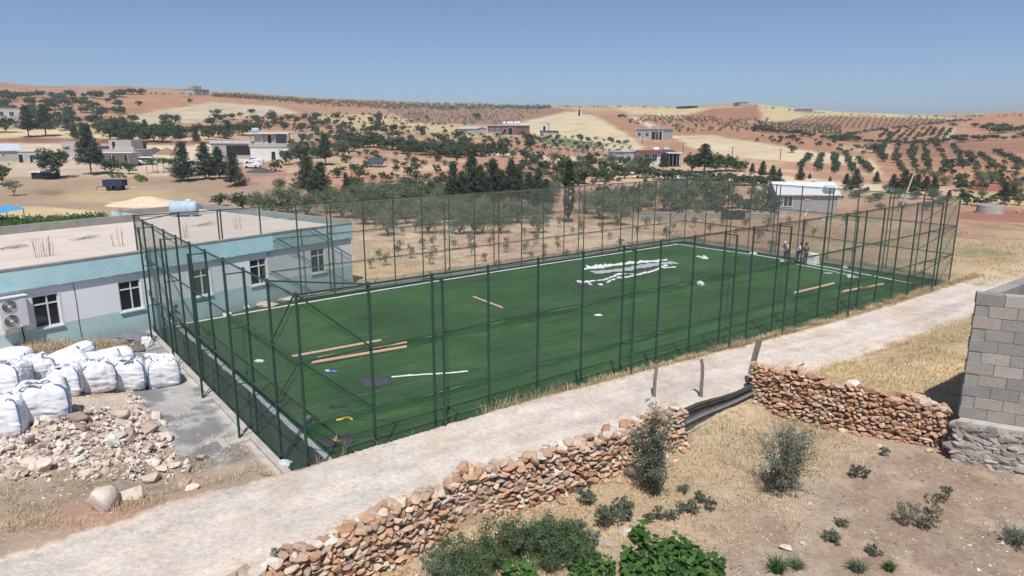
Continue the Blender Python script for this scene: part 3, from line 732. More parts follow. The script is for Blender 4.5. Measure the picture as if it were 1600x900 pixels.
def roof_tank():
    d = ray(289, 338); t = (SCH_ZR-CAM_H)/d[2]; P = d*t; rz = SANG-.75
    root = empty('water_tank', (P[0], P[1], SCH_ZR), rz, 'pale blue lying water tank on the flat school roof', 'water tank')
    T = Matrix.Translation((-.95, 0, .62)) @ Matrix.Rotation(R(90), 4, 'Y')
    MB().lathe([(.01, -.06), (.3, -.05), (.5, .0), (.56, .1), (.575, .5), (.56, .52), (.58, .54), (.575, 1.3), (.56, 1.33), (.575, 1.36), (.56, 1.8), (.5, 1.9), (.3, 1.95), (.01, 1.96)], 24, M=T).build('shell', M['tank'], root, smooth=True)
    MB().lathe([(.19, 0), (.2, .03), (.2, .1), (.15, .13), (.01, .14)], 16, c=(.35, 0, 1.16)).build('lid', M['white_paint'], root)
    mb = MB()
    for x in (-.6, .6): mb.box(x-.08, x+.08, -.5, .5, 0, .14)
    mb.build('cradle', M['concrete'], root)
roof_tank()

# ------------------------------------------------------------------ rocks
def ico(n):
    bm = bmesh.new(); bmesh.ops.create_icosphere(bm, subdivisions=n, radius=1); bm.verts.ensure_lookup_table()
    v = np.array([q.co[:] for q in bm.verts]); f = np.array([[q.index for q in p.verts] for p in bm.faces]); bm.free(); return v, f
ICO = {k: ico(k) for k in (1, 2, 3)}
STONES = [(.53, .335, .22), (.49, .30, .19), (.54, .38, .265), (.57, .45, .34), (.44, .26, .165), (.50, .375, .28), (.60, .505, .405), (.43, .32, .25), (.54, .335, .21)]
PALES = [(.64, .55, .47), (.68, .60, .53), (.60, .51, .44), (.56, .45, .37), (.46, .36, .29), (.70, .64, .57), (.60, .52, .45), (.64, .57, .51)]
def rot_z(a): c, s = np.cos(a), np.sin(a); return np.array([[c, -s, 0], [s, c, 0], [0, 0, 1.]])
def rot_x(a): c, s = np.cos(a), np.sin(a); return np.array([[1, 0, 0], [0, c, -s], [0, s, c.item() if hasattr(c, 'item') else c]])
def rot_y(a): c, s = np.cos(a), np.sin(a); return np.array([[c, 0, s], [0, 1, 0], [-s, 0, c]])
def hull_shape():
    n = random.randint(12, 19); p = rng.normal(size=(n, 3)); p /= np.linalg.norm(p, axis=1)[:, None]
    q = p/np.max(np.abs(p), axis=1)[:, None]; p = lerp(p, q*.86, .62)*rng.uniform(.86, 1.06, (n, 1))
    bm = bmesh.new(); vs = [bm.verts.new(c) for c in p]; r_ = bmesh.ops.convex_hull(bm, input=vs)
    bmesh.ops.delete(bm, geom=[v for v in bm.verts if not v.link_faces], context='VERTS'); bmesh.ops.triangulate(bm, faces=bm.faces[:]); bm.verts.index_update()
    v = np.array([c.co[:] for c in bm.verts]); f = np.array([[c.index for c in a.verts] for a in bm.faces]); bm.free(); return v, f
HULLS = [hull_shape() for k in range(70)]
def rock_pts(lvl, rough=.22, box=.45):
    if lvl < 3: return random.choice(HULLS)
    v, f = ICO[lvl]; v = v.copy()
    # push the ball towards a block, then break its faces with a few cutting planes
    m = np.max(np.abs(v), axis=1)[:, None]; v = lerp(v, v/m*.8, box)
    for k in range(random.randint(7, 11)):
        n = rng.normal(size=3); n /= np.linalg.norm(n); h = random.uniform(.45, .78); d = v@n; v = v-np.outer(np.maximum(d-h, 0), n)
    v = v*(1+rng.uniform(-rough, rough, (len(v), 1))*.22)+rng.normal(0, rough*.05, v.shape); return v, f
class Rocks:
    def __init__(s): s.V = []; s.F = []; s.C = []; s.n = 0
    def add(s, p, sc, rz=0., tilt=0., roll=0., col=None, lvl=1, rough=.22, box=.45):
        v, f = rock_pts(lvl, rough, box); v = v*np.array(sc)
        v = v@rot_y(roll).T@rot_x(tilt).T@rot_z(rz).T+np.array(p); s.V.append(v); s.F.append(f+s.n); s.n += len(v)
        c = np.array(col if col is not None else random.choice(PALES))*random.uniform(.82, 1.15); s.C.append(np.repeat(c[None], len(v), 0)); return s
    def mesh(s, name, smooth=False): return np_mesh(name, np.concatenate(s.V), np.concatenate(s.F), None, np.clip(np.concatenate(s.C), 0, .75), [M['rock']], smooth)
def stone_wall(path, tops, bots, thick, label, course=.135, length=.27, pal=STONES, seed=1):
    random.seed(seed); P = [np.array(p, float) for p in path]; seg = [np.linalg.norm(b[:2]-a[:2]) for a, b in zip(P[:-1], P[1:])]; cum = np.concatenate([[0], np.cumsum(seg)]); Lt = cum[-1]
    def at(l): return np.array([np.interp(l, cum, [p[0] for p in P]), np.interp(l, cum, [p[1] for p in P])])
    def tan(l): d = at(min(l+.2, Lt))-at(max(l-.2, 0)); return d/np.linalg.norm(d)
    rk = Rocks(); top = lambda l: np.interp(l, cum, tops)+(vn(np.array([l*1.3]), np.array([seed*3.1]))[0]-.5)*.22; bot = lambda l: np.interp(l, cum, bots)
    for side in (1, -1):
        z = -.05
        while z < 2.6:
            ch = course*random.uniform(.75, 1.3); l = -random.uniform(0, .2)
            while l < Lt:
                sl = length*random.choice((.55, .75, .9, 1.1, 1.4))*random.uniform(.85, 1.2); lc = l+sl/2; l += sl*.93
                if lc > Lt: break
                b, tp = bot(lc), top(lc); zz = b+z+ch/2+random.uniform(-.03, .03)
                if zz > tp: continue
                if side < 0 and zz < tp-.55: continue
                q = at(lc); d = tan(lc); n = np.array([d[1], -d[0]])*side; lean = (tp-zz)*.05
                dep = random.uniform(.13, .2); o = thick/2-dep*.75+lean+random.uniform(-.05, .05)
                rk.add((q[0]+n[0]*o, q[1]+n[1]*o, zz), (sl*.60, dep*1.1, ch*.66), math.atan2(d[1], d[0])+random.uniform(-.2, .2), random.uniform(-.25, .25), random.uniform(-.22, .22), random.choice(pal), 2 if side > 0 else 1, .26)
            z += ch*.92
    l = 0
    while l < Lt:   # loose cap stones
        sl = random.uniform(.18, .52); q = at(l); d = tan(l); o = random.uniform(-thick*.35, thick*.35)
        rk.add((q[0]+d[1]*o, q[1]-d[0]*o, top(l)+random.uniform(-.06, .10)), (sl*.6, random.uniform(.14, .3), random.uniform(.08, .17)), math.atan2(d[1], d[0])+random.uniform(-.7, .7), random.uniform(-.2, .2), random.uniform(-.3, .3), random.choice(pal+pal[2:]+PALES[:3]), 2)
        l += sl*.42
    for k in range(int(Lt*4)):   # tumbled stones at the foot
        q = at(random.uniform(0, Lt)); d = tan(1); o = thick/2+abs(random.gauss(.12, .28)); x, y = q[0]+d[1]*o, q[1]-d[0]*o
        s_ = random.uniform(.05, .15); rk.add((x, y, tz(x, y)+s_*.25), (s_*1.3, s_, s_*.7), random.uniform(0, 6), 0, random.uniform(-.3, .3), random.choice(pal), 1)
    # earth and rubble core behind the face stones
    n = max(6, int(Lt/.3)); vs = []; 
    for k in range(n+1):
        l = Lt*k/n; q = at(l); d = tan(l); h = thick/2-.14
        vs += [(q[0]+d[1]*h, q[1]-d[0]*h, bot(l)-.4), (q[0]-d[1]*h, q[1]+d[0]*h, bot(l)-.4), (q[0]-d[1]*h, q[1]+d[0]*h, top(l)-.09), (q[0]+d[1]*h, q[1]-d[0]*h, top(l)-.09)]
    fs = []
    for k in range(n):
        for a, b in ((0, 1), (1, 2), (2, 3), (3, 0)): fs.append((4*k+b, 4*k+a, 4*k+4+a, 4*k+4+b))
    for q in ((0, 1, 2), (0, 2, 3)): pass
    Vc = np.array(vs); Fq = np.array(fs); Ft = np.concatenate([Fq[:, [0, 1, 2]], Fq[:, [0, 2, 3]]]); ends = np.array([[0, 1, 2], [0, 2, 3], [4*n, 4*n+2, 4*n+1], [4*n, 4*n+3, 4*n+2]])
    rk.V.append(Vc); rk.F.append(np.concatenate([Ft, ends])+rk.n); rk.C.append(np.repeat(np.array([[.24, .145, .09]]), len(Vc), 0))
    o = link('dry_stone_wall', rk.mesh('dry_stone_wall')); tag(o, label, 'stone wall', 'dry stone walls below the road'); return o
def px(*uvz): return [un(u, v, z) for u, v, z in uvz]
WL = [W(-12, -5.2), W(-6, -5.15), W(-2, -5.05), W(0, -4.82), W(2.5, -4.55), W(4.3, -4.75), W(6.5, -4.95), W(9.5, -4.9), W(11.2, -5.1)]
stone_wall(WL, [1.3, 1.3, 1.3, 1.34, 1.4, 1.4, 1.4, 1.38, 1.3], [-.1]*9, .52, 'long orange brown dry stone wall running along the near side of the road', seed=3)
wr0 = un(1176, 640); wr1 = un(1330, 676); wr2 = un(1482, 703, .05)
stone_wall([wr0+np.array([.05, .35, 0]), wr1+np.array([.08, .3, 0]), wr2+np.array([0, .3, 0])], [1.72, 1.62, 1.42], [-.05, -.05, .0], .6, 'shorter orange dry stone wall between the metal sheets and the grey blockwork', course=.125, length=.26, pal=STONES[:2]+STONES[4:5]+STONES[:6], seed=11)
random.seed(21)
# ------------------------------------------------------------------ concrete block building on its rough stone plinth
_b0, _b1 = un(1520, 458, 5.53), un(1600, 430, 5.53); BLK_ANG = math.atan2(_b1[1]-_b0[1], _b1[0]-_b0[0])
def block_house():
    c = un(1497, 651, 1.35); dirf = un(1640, 674, 1.35)[:2]-c[:2]; a = math.atan2(dirf[1], dirf[0])
    root = empty('block_building', (c[0], c[1], 1.35), a, 'roofless grey concrete block building standing on a rough stone base at the right', 'building')
    bw, bh, th, rows = .76, .38, .42, 11; g = .016
    tints = []
    def course_wall(mb, L, M_, flip):
        for r_ in range(rows):
            x = -(bw/2 if (r_+flip) % 2 else 0)
            while x < L:
                x0, x1 = max(x, 0), min(x+bw, L)
                if x1-x0 > .06:
                    mb.tint = random.choice((.1, .25, .4, .5, .6, .75, .95)); j = random.uniform(0, .012); short = (x1-x0) < bw*.6 and x0 == 0
                    rc = .05 if short else 0
                    mb.box(x0+g/2+rc*.6, x1-g/2, j+rc, th-.01, r_*bh+g/2, (r_+1)*bh-g/2, M_)
                x += bw
    mb = MB(); course_wall(mb, 6.5, None, 0)
    LA = BLK_ANG-a; m2 = Matrix.Rotation(LA, 4, 'Z') @ Matrix.Translation((th*1.35, -th, 0)); course_wall(mb, 5.6, m2, 1)
    m3 = Matrix.Translation((6.5, th+.006, 0)) @ Matrix.Rotation(R(90), 4, 'Z'); course_wall(mb, 6.0, m3, 1)
    m = NT('concrete_block'); n1 = m.noise(1.7, 5, .65); n2 = m.noise(30, 3, .6); t = m.attr('tint')
    col = m.ramp(m.math('MULTIPLY_ADD', n1, .45, m.math('MULTIPLY', t, .55)), [(.12, (.22, .215, .205)), (.45, (.31, .30, .28)), (.62, (.37, .325, .28)), (.85, (.44, .415, .38))])
    g_ = m.ramp(n2, [(.35, (.75,)*3), (.6, (1.08,)*3)]); m.base(m.mix(1, col, g_, 'MULTIPLY')); m.bump(m.math('ADD', n1, n2), .55, .03); M['block'] = m.m
    mb.build('block_wall', M['block'], root, bevel=.006)
    mb = MB(); mb.box(.03, 6.47, .03, th-.035, -.02, rows*bh-.03); mb.box(th*1.4, 6.9, -th+.03, -.05, -.02, rows*bh-.03, Matrix.Rotation(LA, 4, 'Z')); mb.box(6.12, 6.46, th-.03, 6.3, -.02, rows*bh-.03); mb.build('mortar', M['concrete_dark'], root)
    # mortar bed and the rubble plinth
    rk = Rocks(); L = 7.0; Hh = 1.5
    for k in range(520):
        x = random.uniform(-.05, L); z = random.uniform(-1.6, -.1); f = (-z)/1.6
        s_ = random.uniform(.12, .34); rk.add((x, -.30-f*.40+random.uniform(-.04, .04), z), (s_*1.15, .17, s_*.62), random.uniform(-.3, .3), random.uniform(-.35, .1), random.uniform(-.35, .35), random.choice([(.31, .285, .26), (.37, .335, .295), (.25, .235, .215), (.43, .36, .295)]), 2, .5, .7)
    for k in range(60):
        y = random.uniform(-.3, 4); z = random.uniform(-1.5, -.1); s_ = random.uniform(.12, .3)
        rk.add((-.10+max(0, y+.3)*math.cos(LA)/math.sin(LA), y, z), (.18, s_, s_*.6), 0, 0, 0, (.24, .22, .205), 1)
    o = link('stone_plinth', rk.mesh('stone_plinth'), None, root)
    cl, sl_ = math.cos(LA)*6.5, math.sin(LA)*6.5; MB().prism([(-.05, -.45), (L, -.45), (L, sl_), (cl-.05, sl_)], -1.9, -.16).build('plinth_core', M['concrete_dark'], root)
    mb = MB().prism([(-.09, -.34), (L, -.34), (L, sl_), (cl-.09, sl_)], -.159, -.005); mb.build('mortar_bed', M['concrete'], root, bevel=.03)
block_house()
# ------------------------------------------------------------------ posts and metal sheets closing the gap in the wall
for (u0, v0, u1, v1, r_, lab) in ((1022, 628, 1026, 564, .068, 'thin grey wooden post leaning at the end of the long stone wall'), (1096, 628, 1097, 561, .068, 'short upright wooden post behind the middle of the metal sheets'),
                              (1168, 604, 1184, 530, .075, 'leaning weathered double plank post beside the shorter stone wall')):
    zb = .55; b = un(u0, v0, zb); 
    d = ray(u1, v1); k = b[1]/d[1]; tpt = d*k+np.array([0, 0, CAM_H])
    root = MB()
    dirv = (tpt-b)/np.linalg.norm(tpt-b); pts = [b-dirv*.5]+[b+(tpt-b)*f+np.array([random.uniform(-.025, .025), random.uniform(-.02, .02), 0]) for f in (.0, .3, .6, .85, 1)]
    root.tube(pts, [r_*1.05, r_, r_*1.04, r_*.92, r_*.95, r_*.85], 7)
    if u1 == 1184: root.tube([p+np.array([.12, .02, -.03]) for p in pts], [r_*.7]*6, 6)
    tag(root.build('wooden_post', M['wood']), lab, 'post', 'posts at the gap in the wall')
def sheets():
    a = W(11.15, -5.0, 0); b = W(15.68, -4.86, 0); L = float(np.linalg.norm(b-a)); ang = math.atan2(b[1]-a[1], b[0]-a[0])
    root = empty('metal_sheet_barrier', a, ang, 'ribbed dark metal sheets with bright rails closing the gap between the two stone walls', 'barrier')
    zb = lambda f: lerp(.12, .45, f); zt = lambda f: lerp(1.2, 1.07, f)+.04*math.sin(f*7)
    def panel(f0, f1, y, name, mat, ribs):
        mb = MB(); vs = []; nx, nz = 26, ribs*4
        for i in range(nx+1):
            f = i/nx
            for k in range(nz+1):
                q = lerp(f0, f1, k/nz); vs.append((L*f, y+.022*math.cos(k*math.pi/2)+.03*math.sin(f*5)+.01*math.sin(f*31), lerp(zb(f), zt(f), q)))
        mb.add(vs, [(i*(nz+1)+k, (i+1)*(nz+1)+k, (i+1)*(nz+1)+k+1, i*(nz+1)+k+1) for i in range(nx) for k in range(nz)])
        o = mb.build(name, mat, root, smooth=True); o.modifiers.new('thick', 'SOLIDIFY').thickness = .006
    dk = worn('dark_sheet', (.10, .095, .09), .4, 3, .6, metal=.3); lt = worn('worn_sheet', (.20, .20, .20), .4, 3, .5, metal=.4)
    panel(-.1, .58, 0, 'lower_sheet', lt, 3); panel(.5, 1.0, .05, 'upper_sheet', dk, 3)
    for q, r_ in ((.10, .032), (.52, .036), (.99, .022)):
        MB().tube([(L*f, -.06+.03*math.sin(f*5), lerp(zb(f), zt(f), q)) for f in np.linspace(-.01, 1.01, 9)], r_, 7).build('pipe_rail', M['galv'] if q < .9 else dk, root)
sheets()

# ------------------------------------------------------------------ bulk bags
def bag_mesh(seed, lie=False):
    rnd = np.random.default_rng(seed); n = 26; v, f = ICO[3]; bm = bmesh.new(); bmesh.ops.create_cube(bm, size=2); bmesh.ops.subdivide_edges(bm, edges=bm.edges, cuts=n, use_grid_fill=True)
    bm.verts.ensure_lookup_table(); v = np.array([q.co[:] for q in bm.verts]); f = np.array([[q.index for q in p.verts] for p in bm.faces]); bm.free()
    p = 7.0 if not lie else 5.0; rn = (np.abs(v)**p).sum(1)**(1/p); v = v/rn[:, None]
    x, y, z = v.T; an = np.arctan2(y, x)
    belly = 1+.07*np.cos(np.clip(z, -1, 1)*math.pi/2)-.04*sm(z, .3, 1); x = x*belly*.5; y = y*belly*.5
    # sewn quilting bulges and sagging creases
    q = .045*np.sqrt(np.abs(np.sin(an*(4 if seed % 2 else 6)+.4)))*(1-np.abs(z)**6)-.03; x = x*(1+q); y = y*(1+q)
    cr = (fbm(an*2.2+seed, z*6+an*1.5, seed, 3)-.5)*.11*(1.1-z*.2)+(fbm(an*6+seed, z*14+an*4, seed+4, 2)-.5)*.05; x = x*(1+cr); y = y*(1+cr)
    zz = (z+1)*.5
    if not lie:
        rr = np.hypot(x, y); topm = sm(zz, .80, 1.0); lump = (fbm(x*4+seed, y*4, seed+9, 3)-.5)*.30*topm+(fbm(x*13, y*13+seed, seed+10, 2)-.5)*.09*topm
        zz = zz+lump+.03*topm*np.maximum(0, .4-rr)/.4+.16*topm*np.exp(-((rr-.40)/.07)**2)*(fbm(an*2.5+seed, an*0+seed, seed+20, 2)-.25); dent = np.exp(-((x-.15*math.cos(seed))**2+(y-.15*math.sin(seed))**2)/.03)*topm*.12; zz = zz-dent
    else: zz = zz+(fbm(x*3+seed, y*3, seed+9, 3)-.5)*.2*sm(zz, .5, 1)
    V = np.stack([x, y, zz], 1); return np_mesh('bag_body', V, f, None, None, [M['bag']], True)
def tuft_mesh(seed):
    """the gathered, crumpled filling spout on top of a bag"""
    n, m = 20, 9; V = []; r0 = random.Random(seed)
    ph = [r0.uniform(0, 6) for _ in range(4)]
    for i in range(m):
        f = i/(m-1); rr = .17*(1-f*.55)+.16*max(0, f-.55)**1.2; zz = .34*f
        for k in range(n):
            a = 2*math.pi*k/n; w_ = 1+.42*math.sin(5*a+ph[0]+f*2)*f+.25*math.sin(9*a+ph[1])*f
            V.append((rr*w_*math.cos(a)+.12*f*f*math.cos(ph[2]), rr*w_*math.sin(a)+.12*f*f*math.sin(ph[2]), zz+.07*f*math.sin(3*a+ph[3])-.16*f**3))
    Fc = [[i*n+k, i*n+(k+1) % n, (i+1)*n+(k+1) % n, (i+1)*n+k] for i in range(m-1) for k in range(n)]
    me = np_mesh('bag_spout', np.array(V), np.array(Fc), None, None, [M['bag']], True); return me
def strap(sx, sy, H=1.0, loop=True):
    mb = MB(); pts = []; s0 = .545
    for zz in np.linspace(.02, .93, 8):
        b = 1+.10*math.cos((zz*2-1)*math.pi/2); k = .42*b
        pts.append((sx*k*1.045+sx*.02, sy*k*1.045+sy*.02, zz))
    if loop: pts += [(sx*.38, sy*.38, 1.02), (sx*.30, sy*.34, 1.06+random.uniform(-.03, .05)), (sx*.24, sy*.27, 1.03), (sx*.18, sy*.24, .96)]
    w_ = .021; vs = []; tx, ty = -sy*.7, sx*.7
    for p in pts: vs += [(p[0]-tx*w_, p[1]-ty*w_, p[2]), (p[0]+tx*w_, p[1]+ty*w_, p[2])]
    mb.add(vs, [(2*k, 2*k+1, 2*k+3, 2*k+2) for k in range(len(pts)-1)]); return mb
def bulk_bag(u, v, w_, hgt, rz, label, seed, lie=False, squash=1., tilt=(0, 0), zoff=0.):
    P = G(u, v); d = P[:2]/np.linalg.norm(P[:2]); P2 = P[:2]+d*(w_*squash*.48); zg = tz(*P2)+zoff
    root = empty('bulk_bag', (P2[0], P2[1], zg-.03), rz, label, 'bulk bag', 'white bulk bags beside the pitch')
    root.scale = (w_, w_*squash, hgt); root.rotation_euler = (tilt[0], tilt[1], rz)
    link('body', bag_mesh(seed, lie), None, root)
    for (sx, sy) in ((1, 1), (1, -1), (-1, 1), (-1, -1)):
        o = strap(sx, sy, loop=not lie).build('strap', M['blue_strap'], root)
        s_ = o.modifiers.new('t', 'SOLIDIFY'); s_.thickness = .008
    if not lie:
        t = link('spout', tuft_mesh(seed), None, root, (.04*math.cos(seed), .04*math.sin(seed), .93)); t.scale = (1.5, 1.5, .8)
    return root
random.seed(5)
bulk_bag(256, 606, 1.20, 1.14, .62, 'white bulk bag with sewn bulges nearest the pitch fence, rightmost of the pile', 3)
bulk_bag(206, 611, 1.14, 1.18, .45, 'full round white bulk bag second from the pitch fence', 5)
bulk_bag(153, 615, 1.22, 1.16, .75, 'white bulk bag with its torn top hanging over the front', 8)
bulk_bag(106, 620, 1.12, 1.08, .4, 'smaller bulk bag with quilted front behind the wide grey fronted bag', 12)
bulk_bag(72, 660, 1.5, 1.18, .55, 'wide bulk bag with a grey shaded front and blue lifting loop on top', 15, squash=.85)
bulk_bag(12, 686, 1.35, 1.25, .3, 'bulk bag at the left picture edge in front of the others above the rubble', 18)
bulk_bag(18, 620, 1.25, 1.15, .2, 'slouching bulk bag with open folded top behind the leftmost bag', 21)
bulk_bag(60, 600, 1.15, .95, .8, 'half empty crumpled bulk bag with loose blue loops among the full ones', 24)
bulk_bag(92, 590, 2.1, .55, .75, 'flattened tilted bulk bag leaning up like a slab behind the rows', 27, True, .75, (.16, -.1), .15)
bulk_bag(150, 586, 1.9, .62, .5, 'wide slumped bulk bag lying behind the torn top bag', 30, True, .8, (.08, .05), .12)
bulk_bag(176, 572, 1.7, .66, .65, 'large smooth bulk bag lying furthest back near the school wall', 33, True, .65, (.02, .03), .0)
bulk_bag(112, 568, 1.9, .42, .95, 'long narrow bulk bag tipped up with one end raised at the back', 36, True, .42, (.05, -.2), .2)
bulk_bag(24, 585, 1.3, .8, .3, 'low bluish bulk bag at the left edge behind the others', 39, True, .8, (0, 0), .2)

# ------------------------------------------------------------------ rubble heap and single boulders
def rubble():
    rk = Rocks()
    for k in range(4600):
        u = random.uniform(-40, 330); v = random.uniform(618, 752)
        edge = (v < 640+max(0, (80-u)*.45)) and u < 120
        dens = math.exp(-max(0, (v-705)/34)) * (1 if u < 235 else math.exp(-(u-235)/50))*(0 if v < 640-(u-120)*.07 and u < 200 else 1)
        if random.random() > dens: continue
        P = G(u, v); ls, lt = loc(P[0], P[1])
        if ls > -2.75+random.gauss(0, .22): continue
        s_ = (abs(random.gauss(0, .045))+.014)*(2.6 if random.random() < .10 else 1); s_ = min(s_, .27)
        rk.add((P[0], P[1], P[2]+s_*.15+max(0, random.gauss(.0, .09))), (s_*random.uniform(.9, 1.6), s_, s_*random.uniform(.45, .85)), random.uniform(0, 6), random.uniform(-.5, .5), random.uniform(-.5, .5), random.choice(PALES), 2 if s_ > .12 else 1, .3)
    for k in range(500):
        u = random.uniform(0, 250); v = random.uniform(530, 610); P = G(u, v); s_ = abs(random.gauss(0, .04))+.015
        s, t = loc(P[0], P[1])
        if s > -.6 or (u < 200 and v > 575): continue
        rk.add((P[0], P[1], P[2]+s_*.2), (s_*1.4, s_, s_*.6), random.uniform(0, 6), 0, 0, random.choice(PALES), 1)
    tag(link('rubble', rk.mesh('rubble')), 'pale broken limestone rubble heaped in front of the bulk bags', 'rubble', kind='stuff')
rubble()
def boulder(u, v, sx, sy, sz, lab, col, rz=0., tilt=0., seed=1, lvl=3, z=0., grp='single boulders', at=None):
    random.seed(seed); P = G(u, v) if at is None else at; rk = Rocks(); rk.add((0, 0, 0), (sx/2, sy/2, sz/2), 0, tilt, 0, col, lvl, .16, .35)
    d = P[:2]/np.linalg.norm(P[:2])*sy*.35
    o = link('boulder', rk.mesh('boulder', lvl > 2), None, None, (P[0]+d[0], P[1]+d[1], (tz(P[0]+d[0], P[1]+d[1]) if at is None else P[2])+sz*.32+z), rz); tag(o, lab, 'boulder', grp)
boulder(161, 800, .85, .8, .82, 'round white limestone boulder beside the road at lower left', (.66, .58, .49), 0, 0, 3)
boulder(198, 786, 1.0, .5, .42, 'flat pale slab of stone lying right behind the round white boulder', (.60, .52, .44), .45, .15, 14, 2)
boulder(71, 738, .8, .55, .6, 'upright white rock at the foot of the rubble heap', (.62, .53, .45), .5, .2, 6)
boulder(40, 730, .75, .4, .35, 'low white rock left of the upright one below the rubble', (.60, .52, .45), .2, 0, 7)
boulder(185, 655, .85, .5, .42, 'large cream rock lying on top of the rubble heap', (.60, .51, .42), .3, .3, 8)
boulder(122, 664, .8, .5, .45, 'dark brown slab tilted on the rubble near the wide bag', (.30, .225, .18), .6, .5, 9)
boulder(128, 676, .6, .45, .4, 'dark grey brown rock in the middle of the rubble heap', (.26, .21, .19), 0, .2, 10)
boulder(180, 692, 1.0, .6, .45, 'broad pale flat rock at the lower edge of the rubble', (.58, .52, .46), .2, .1, 12)
boulder(236, 672, .5, .4, .4, 'tan rock at the right side of the rubble heap', (.52, .40, .31), 0, .2, 13)
for i, (u, v, s_) in enumerate(((253, 738, .42), (272, 733, .4), (289, 726, .34), (292, 738, .36), (310, 722, .3), (318, 720, .34), (294, 760, .36), (300, 768, .34))):
    boulder(u, v, s_*1.35, s_*.8, s_*.7, ['pinkish rock leftmost of the stones in the red earth beside the grey path', 'brown rock second in the row of stones beside the grey path', 'cream rock in the middle of the row beside the grey path', 'small cream rock just in front of the row beside the grey path',
            'rock near the right end of the row beside the grey path', 'outermost rock of the row at the grey path edge', 'grey pink rock near the road below the row of stones', 'pale rock at the road edge below the row of stones'][i], random.choice(PALES), i*.6, .2, 30+i, 2, 0, 'stones in the red earth')
boulder(1228, 862, .38, .28, .2, 'white stone lying alone on the bare field soil', (.66, .60, .53), .2, 0, 41, 2, 0, 'stones in the field')
boulder(953, 858, .5, .32, .2, 'pale flat stone above the squash plants', (.56, .46, .38), -.5, 0, 42, 2, 0, 'stones in the field')
boulder(876, 890, .36, .3, .24, 'white round stone left of the squash plants', (.60, .54, .48), 0, 0, 43, 2, 0, 'stones in the field')
boulder(978, 838, .5, .3, .2, 'cream stone beside the small bushes in the field', (.58, .50, .42), .4, 0, 44, 2, 0, 'stones in the field')
boulder(1243, 578, .75, .4, .42, 'pale stone sitting on top of the left end of the shorter wall', (.60, .47, .37), .3, 0, 45, 2, 0, 'stones in the field', un(1243, 578, 1.72))
boulder(1563, 852, .22, .2, .22, 'little upright white stone near the right picture edge', (.64, .58, .52), 0, 0, 46, 2, 0, 'stones in the field')
boulder(1592, 332, 1.2, .9, .8, 'reddish brown rock near the concrete well ring', (.40, .27, .20), 0, 0, 47, 2)
# ------------------------------------------------------------------ things lying on the pitch
random.seed(31)
def pt(u, v, z=.02): return un(u, v, z)
def tube_roll(u0, v0, u1, v1, r_, lab):
    a, b = pt(u0, v0, r_), pt(u1, v1, r_); root = MB().bar(a, b, r_, 12)
    o = root.build('cardboard_tube', M['card']); tag(o, lab, 'tube', 'carpet tubes left on the turf'); return o
tube_roll(453, 558, 595, 532, .075, 'long cardboard tube furthest back of the three near the left goal end')
tube_roll(497, 560, 635, 535, .075, 'long cardboard tube in the middle of the three lying together')
tube_roll(487, 567, 635, 542, .085, 'long cardboard tube in front of the other two lying together')
tube_roll(740, 464, 785, 481, .07, 'single short cardboard tube slanting on the open middle of the turf')
tube_roll(1241, 458, 1303, 443, .09, 'pale tube on the turf nearer the three standing workers')
tube_roll(1316, 456, 1380, 444, .09, 'pale tube on the turf nearest the right corner of the pitch')
def mat_sheet(pts, lab, extra=None, name='rubber_mat'):
    P = [pt(u, v, .03) for u, v in pts]; mb = MB(); n = 8; vs = []
    for i in range(n+1):
        for j in range(n+1):
            a = P[0]+(P[1]-P[0])*i/n; b = P[3]+(P[2]-P[3])*i/n; q = a+(b-a)*j/n
            vs.append((q[0], q[1], .035+random.uniform(0, .012)+(.05 if (i in (0, n) and j in (0, n)) else 0)))
    mb.add(vs, [(i*(n+1)+j, i*(n+1)+j+1, (i+1)*(n+1)+j+1, (i+1)*(n+1)+j) for i in range(n) for j in range(n)])
    o = mb.build(name, M['mat'], smooth=True); s_ = o.modifiers.new('t', 'SOLIDIFY'); s_.thickness = .02; tag(o, lab, 'mat', 'grey mats on the turf'); return o
mat_sheet([(560, 591), (605, 588), (614, 599), (572, 607)], 'grey rectangular mat with a long white strip beside it')
mat_sheet([(497, 687), (545, 677), (557, 690), (510, 700)], 'dark grey mat near the closest corner with an orange strap on it')
mat_sheet([(1064, 440), (1090, 438), (1094, 446), (1078, 444)], 'dark mat beside the round white bundle')
def strip(pts, w_, mat, name, lab, cat, grp=None, h=.03, wob=.05):
    mb = MB(); P = []
    for (a, b) in zip(pts[:-1], pts[1:]):
        A, B = pt(*a, .03), pt(*b, .03); n = max(2, int(np.linalg.norm(B-A)/.22)); P += [A+(B-A)*k/n for k in range(n)]
    P.append(pt(*pts[-1], .03)); vs = []
    for k, p in enumerate(P):
        q = P[min(k+1, len(P)-1)]-P[max(k-1, 0)]; q = q/np.linalg.norm(q); nx = np.array([-q[1], q[0], 0]); wv = w_*random.uniform(.55, 1.3); j = random.uniform(-wob, wob); hh = .035+abs(random.gauss(0, h))
        vs += [p+nx*(wv/2+j)+np.array([0, 0, .0]), p+nx*j+np.array([0, 0, hh]), p-nx*(wv/2-j)]
    mb.add(vs, [f for k in range(len(P)-1) for f in ((3*k, 3*k+1, 3*k+4, 3*k+3), (3*k+1, 3*k+2, 3*k+5, 3*k+4))]); o = mb.build(name, mat); return tag(o, lab, cat, grp)
strip([(612, 589), (640, 587), (668, 585), (700, 583), (731, 580)], .10, M['line'], 'turf_strip', 'long thin white turf strip beside the grey mat', 'strip', h=.012, wob=.02)
g_ = 'heap of white line strips on the turf'
strip([(909, 421), (940, 418), (975, 412), (1010, 409), (1042, 406)], .42, M['line'], 'turf_offcut', 'upper row of crumpled white strips lying far back on the turf', 'strip', g_, .05, .2)
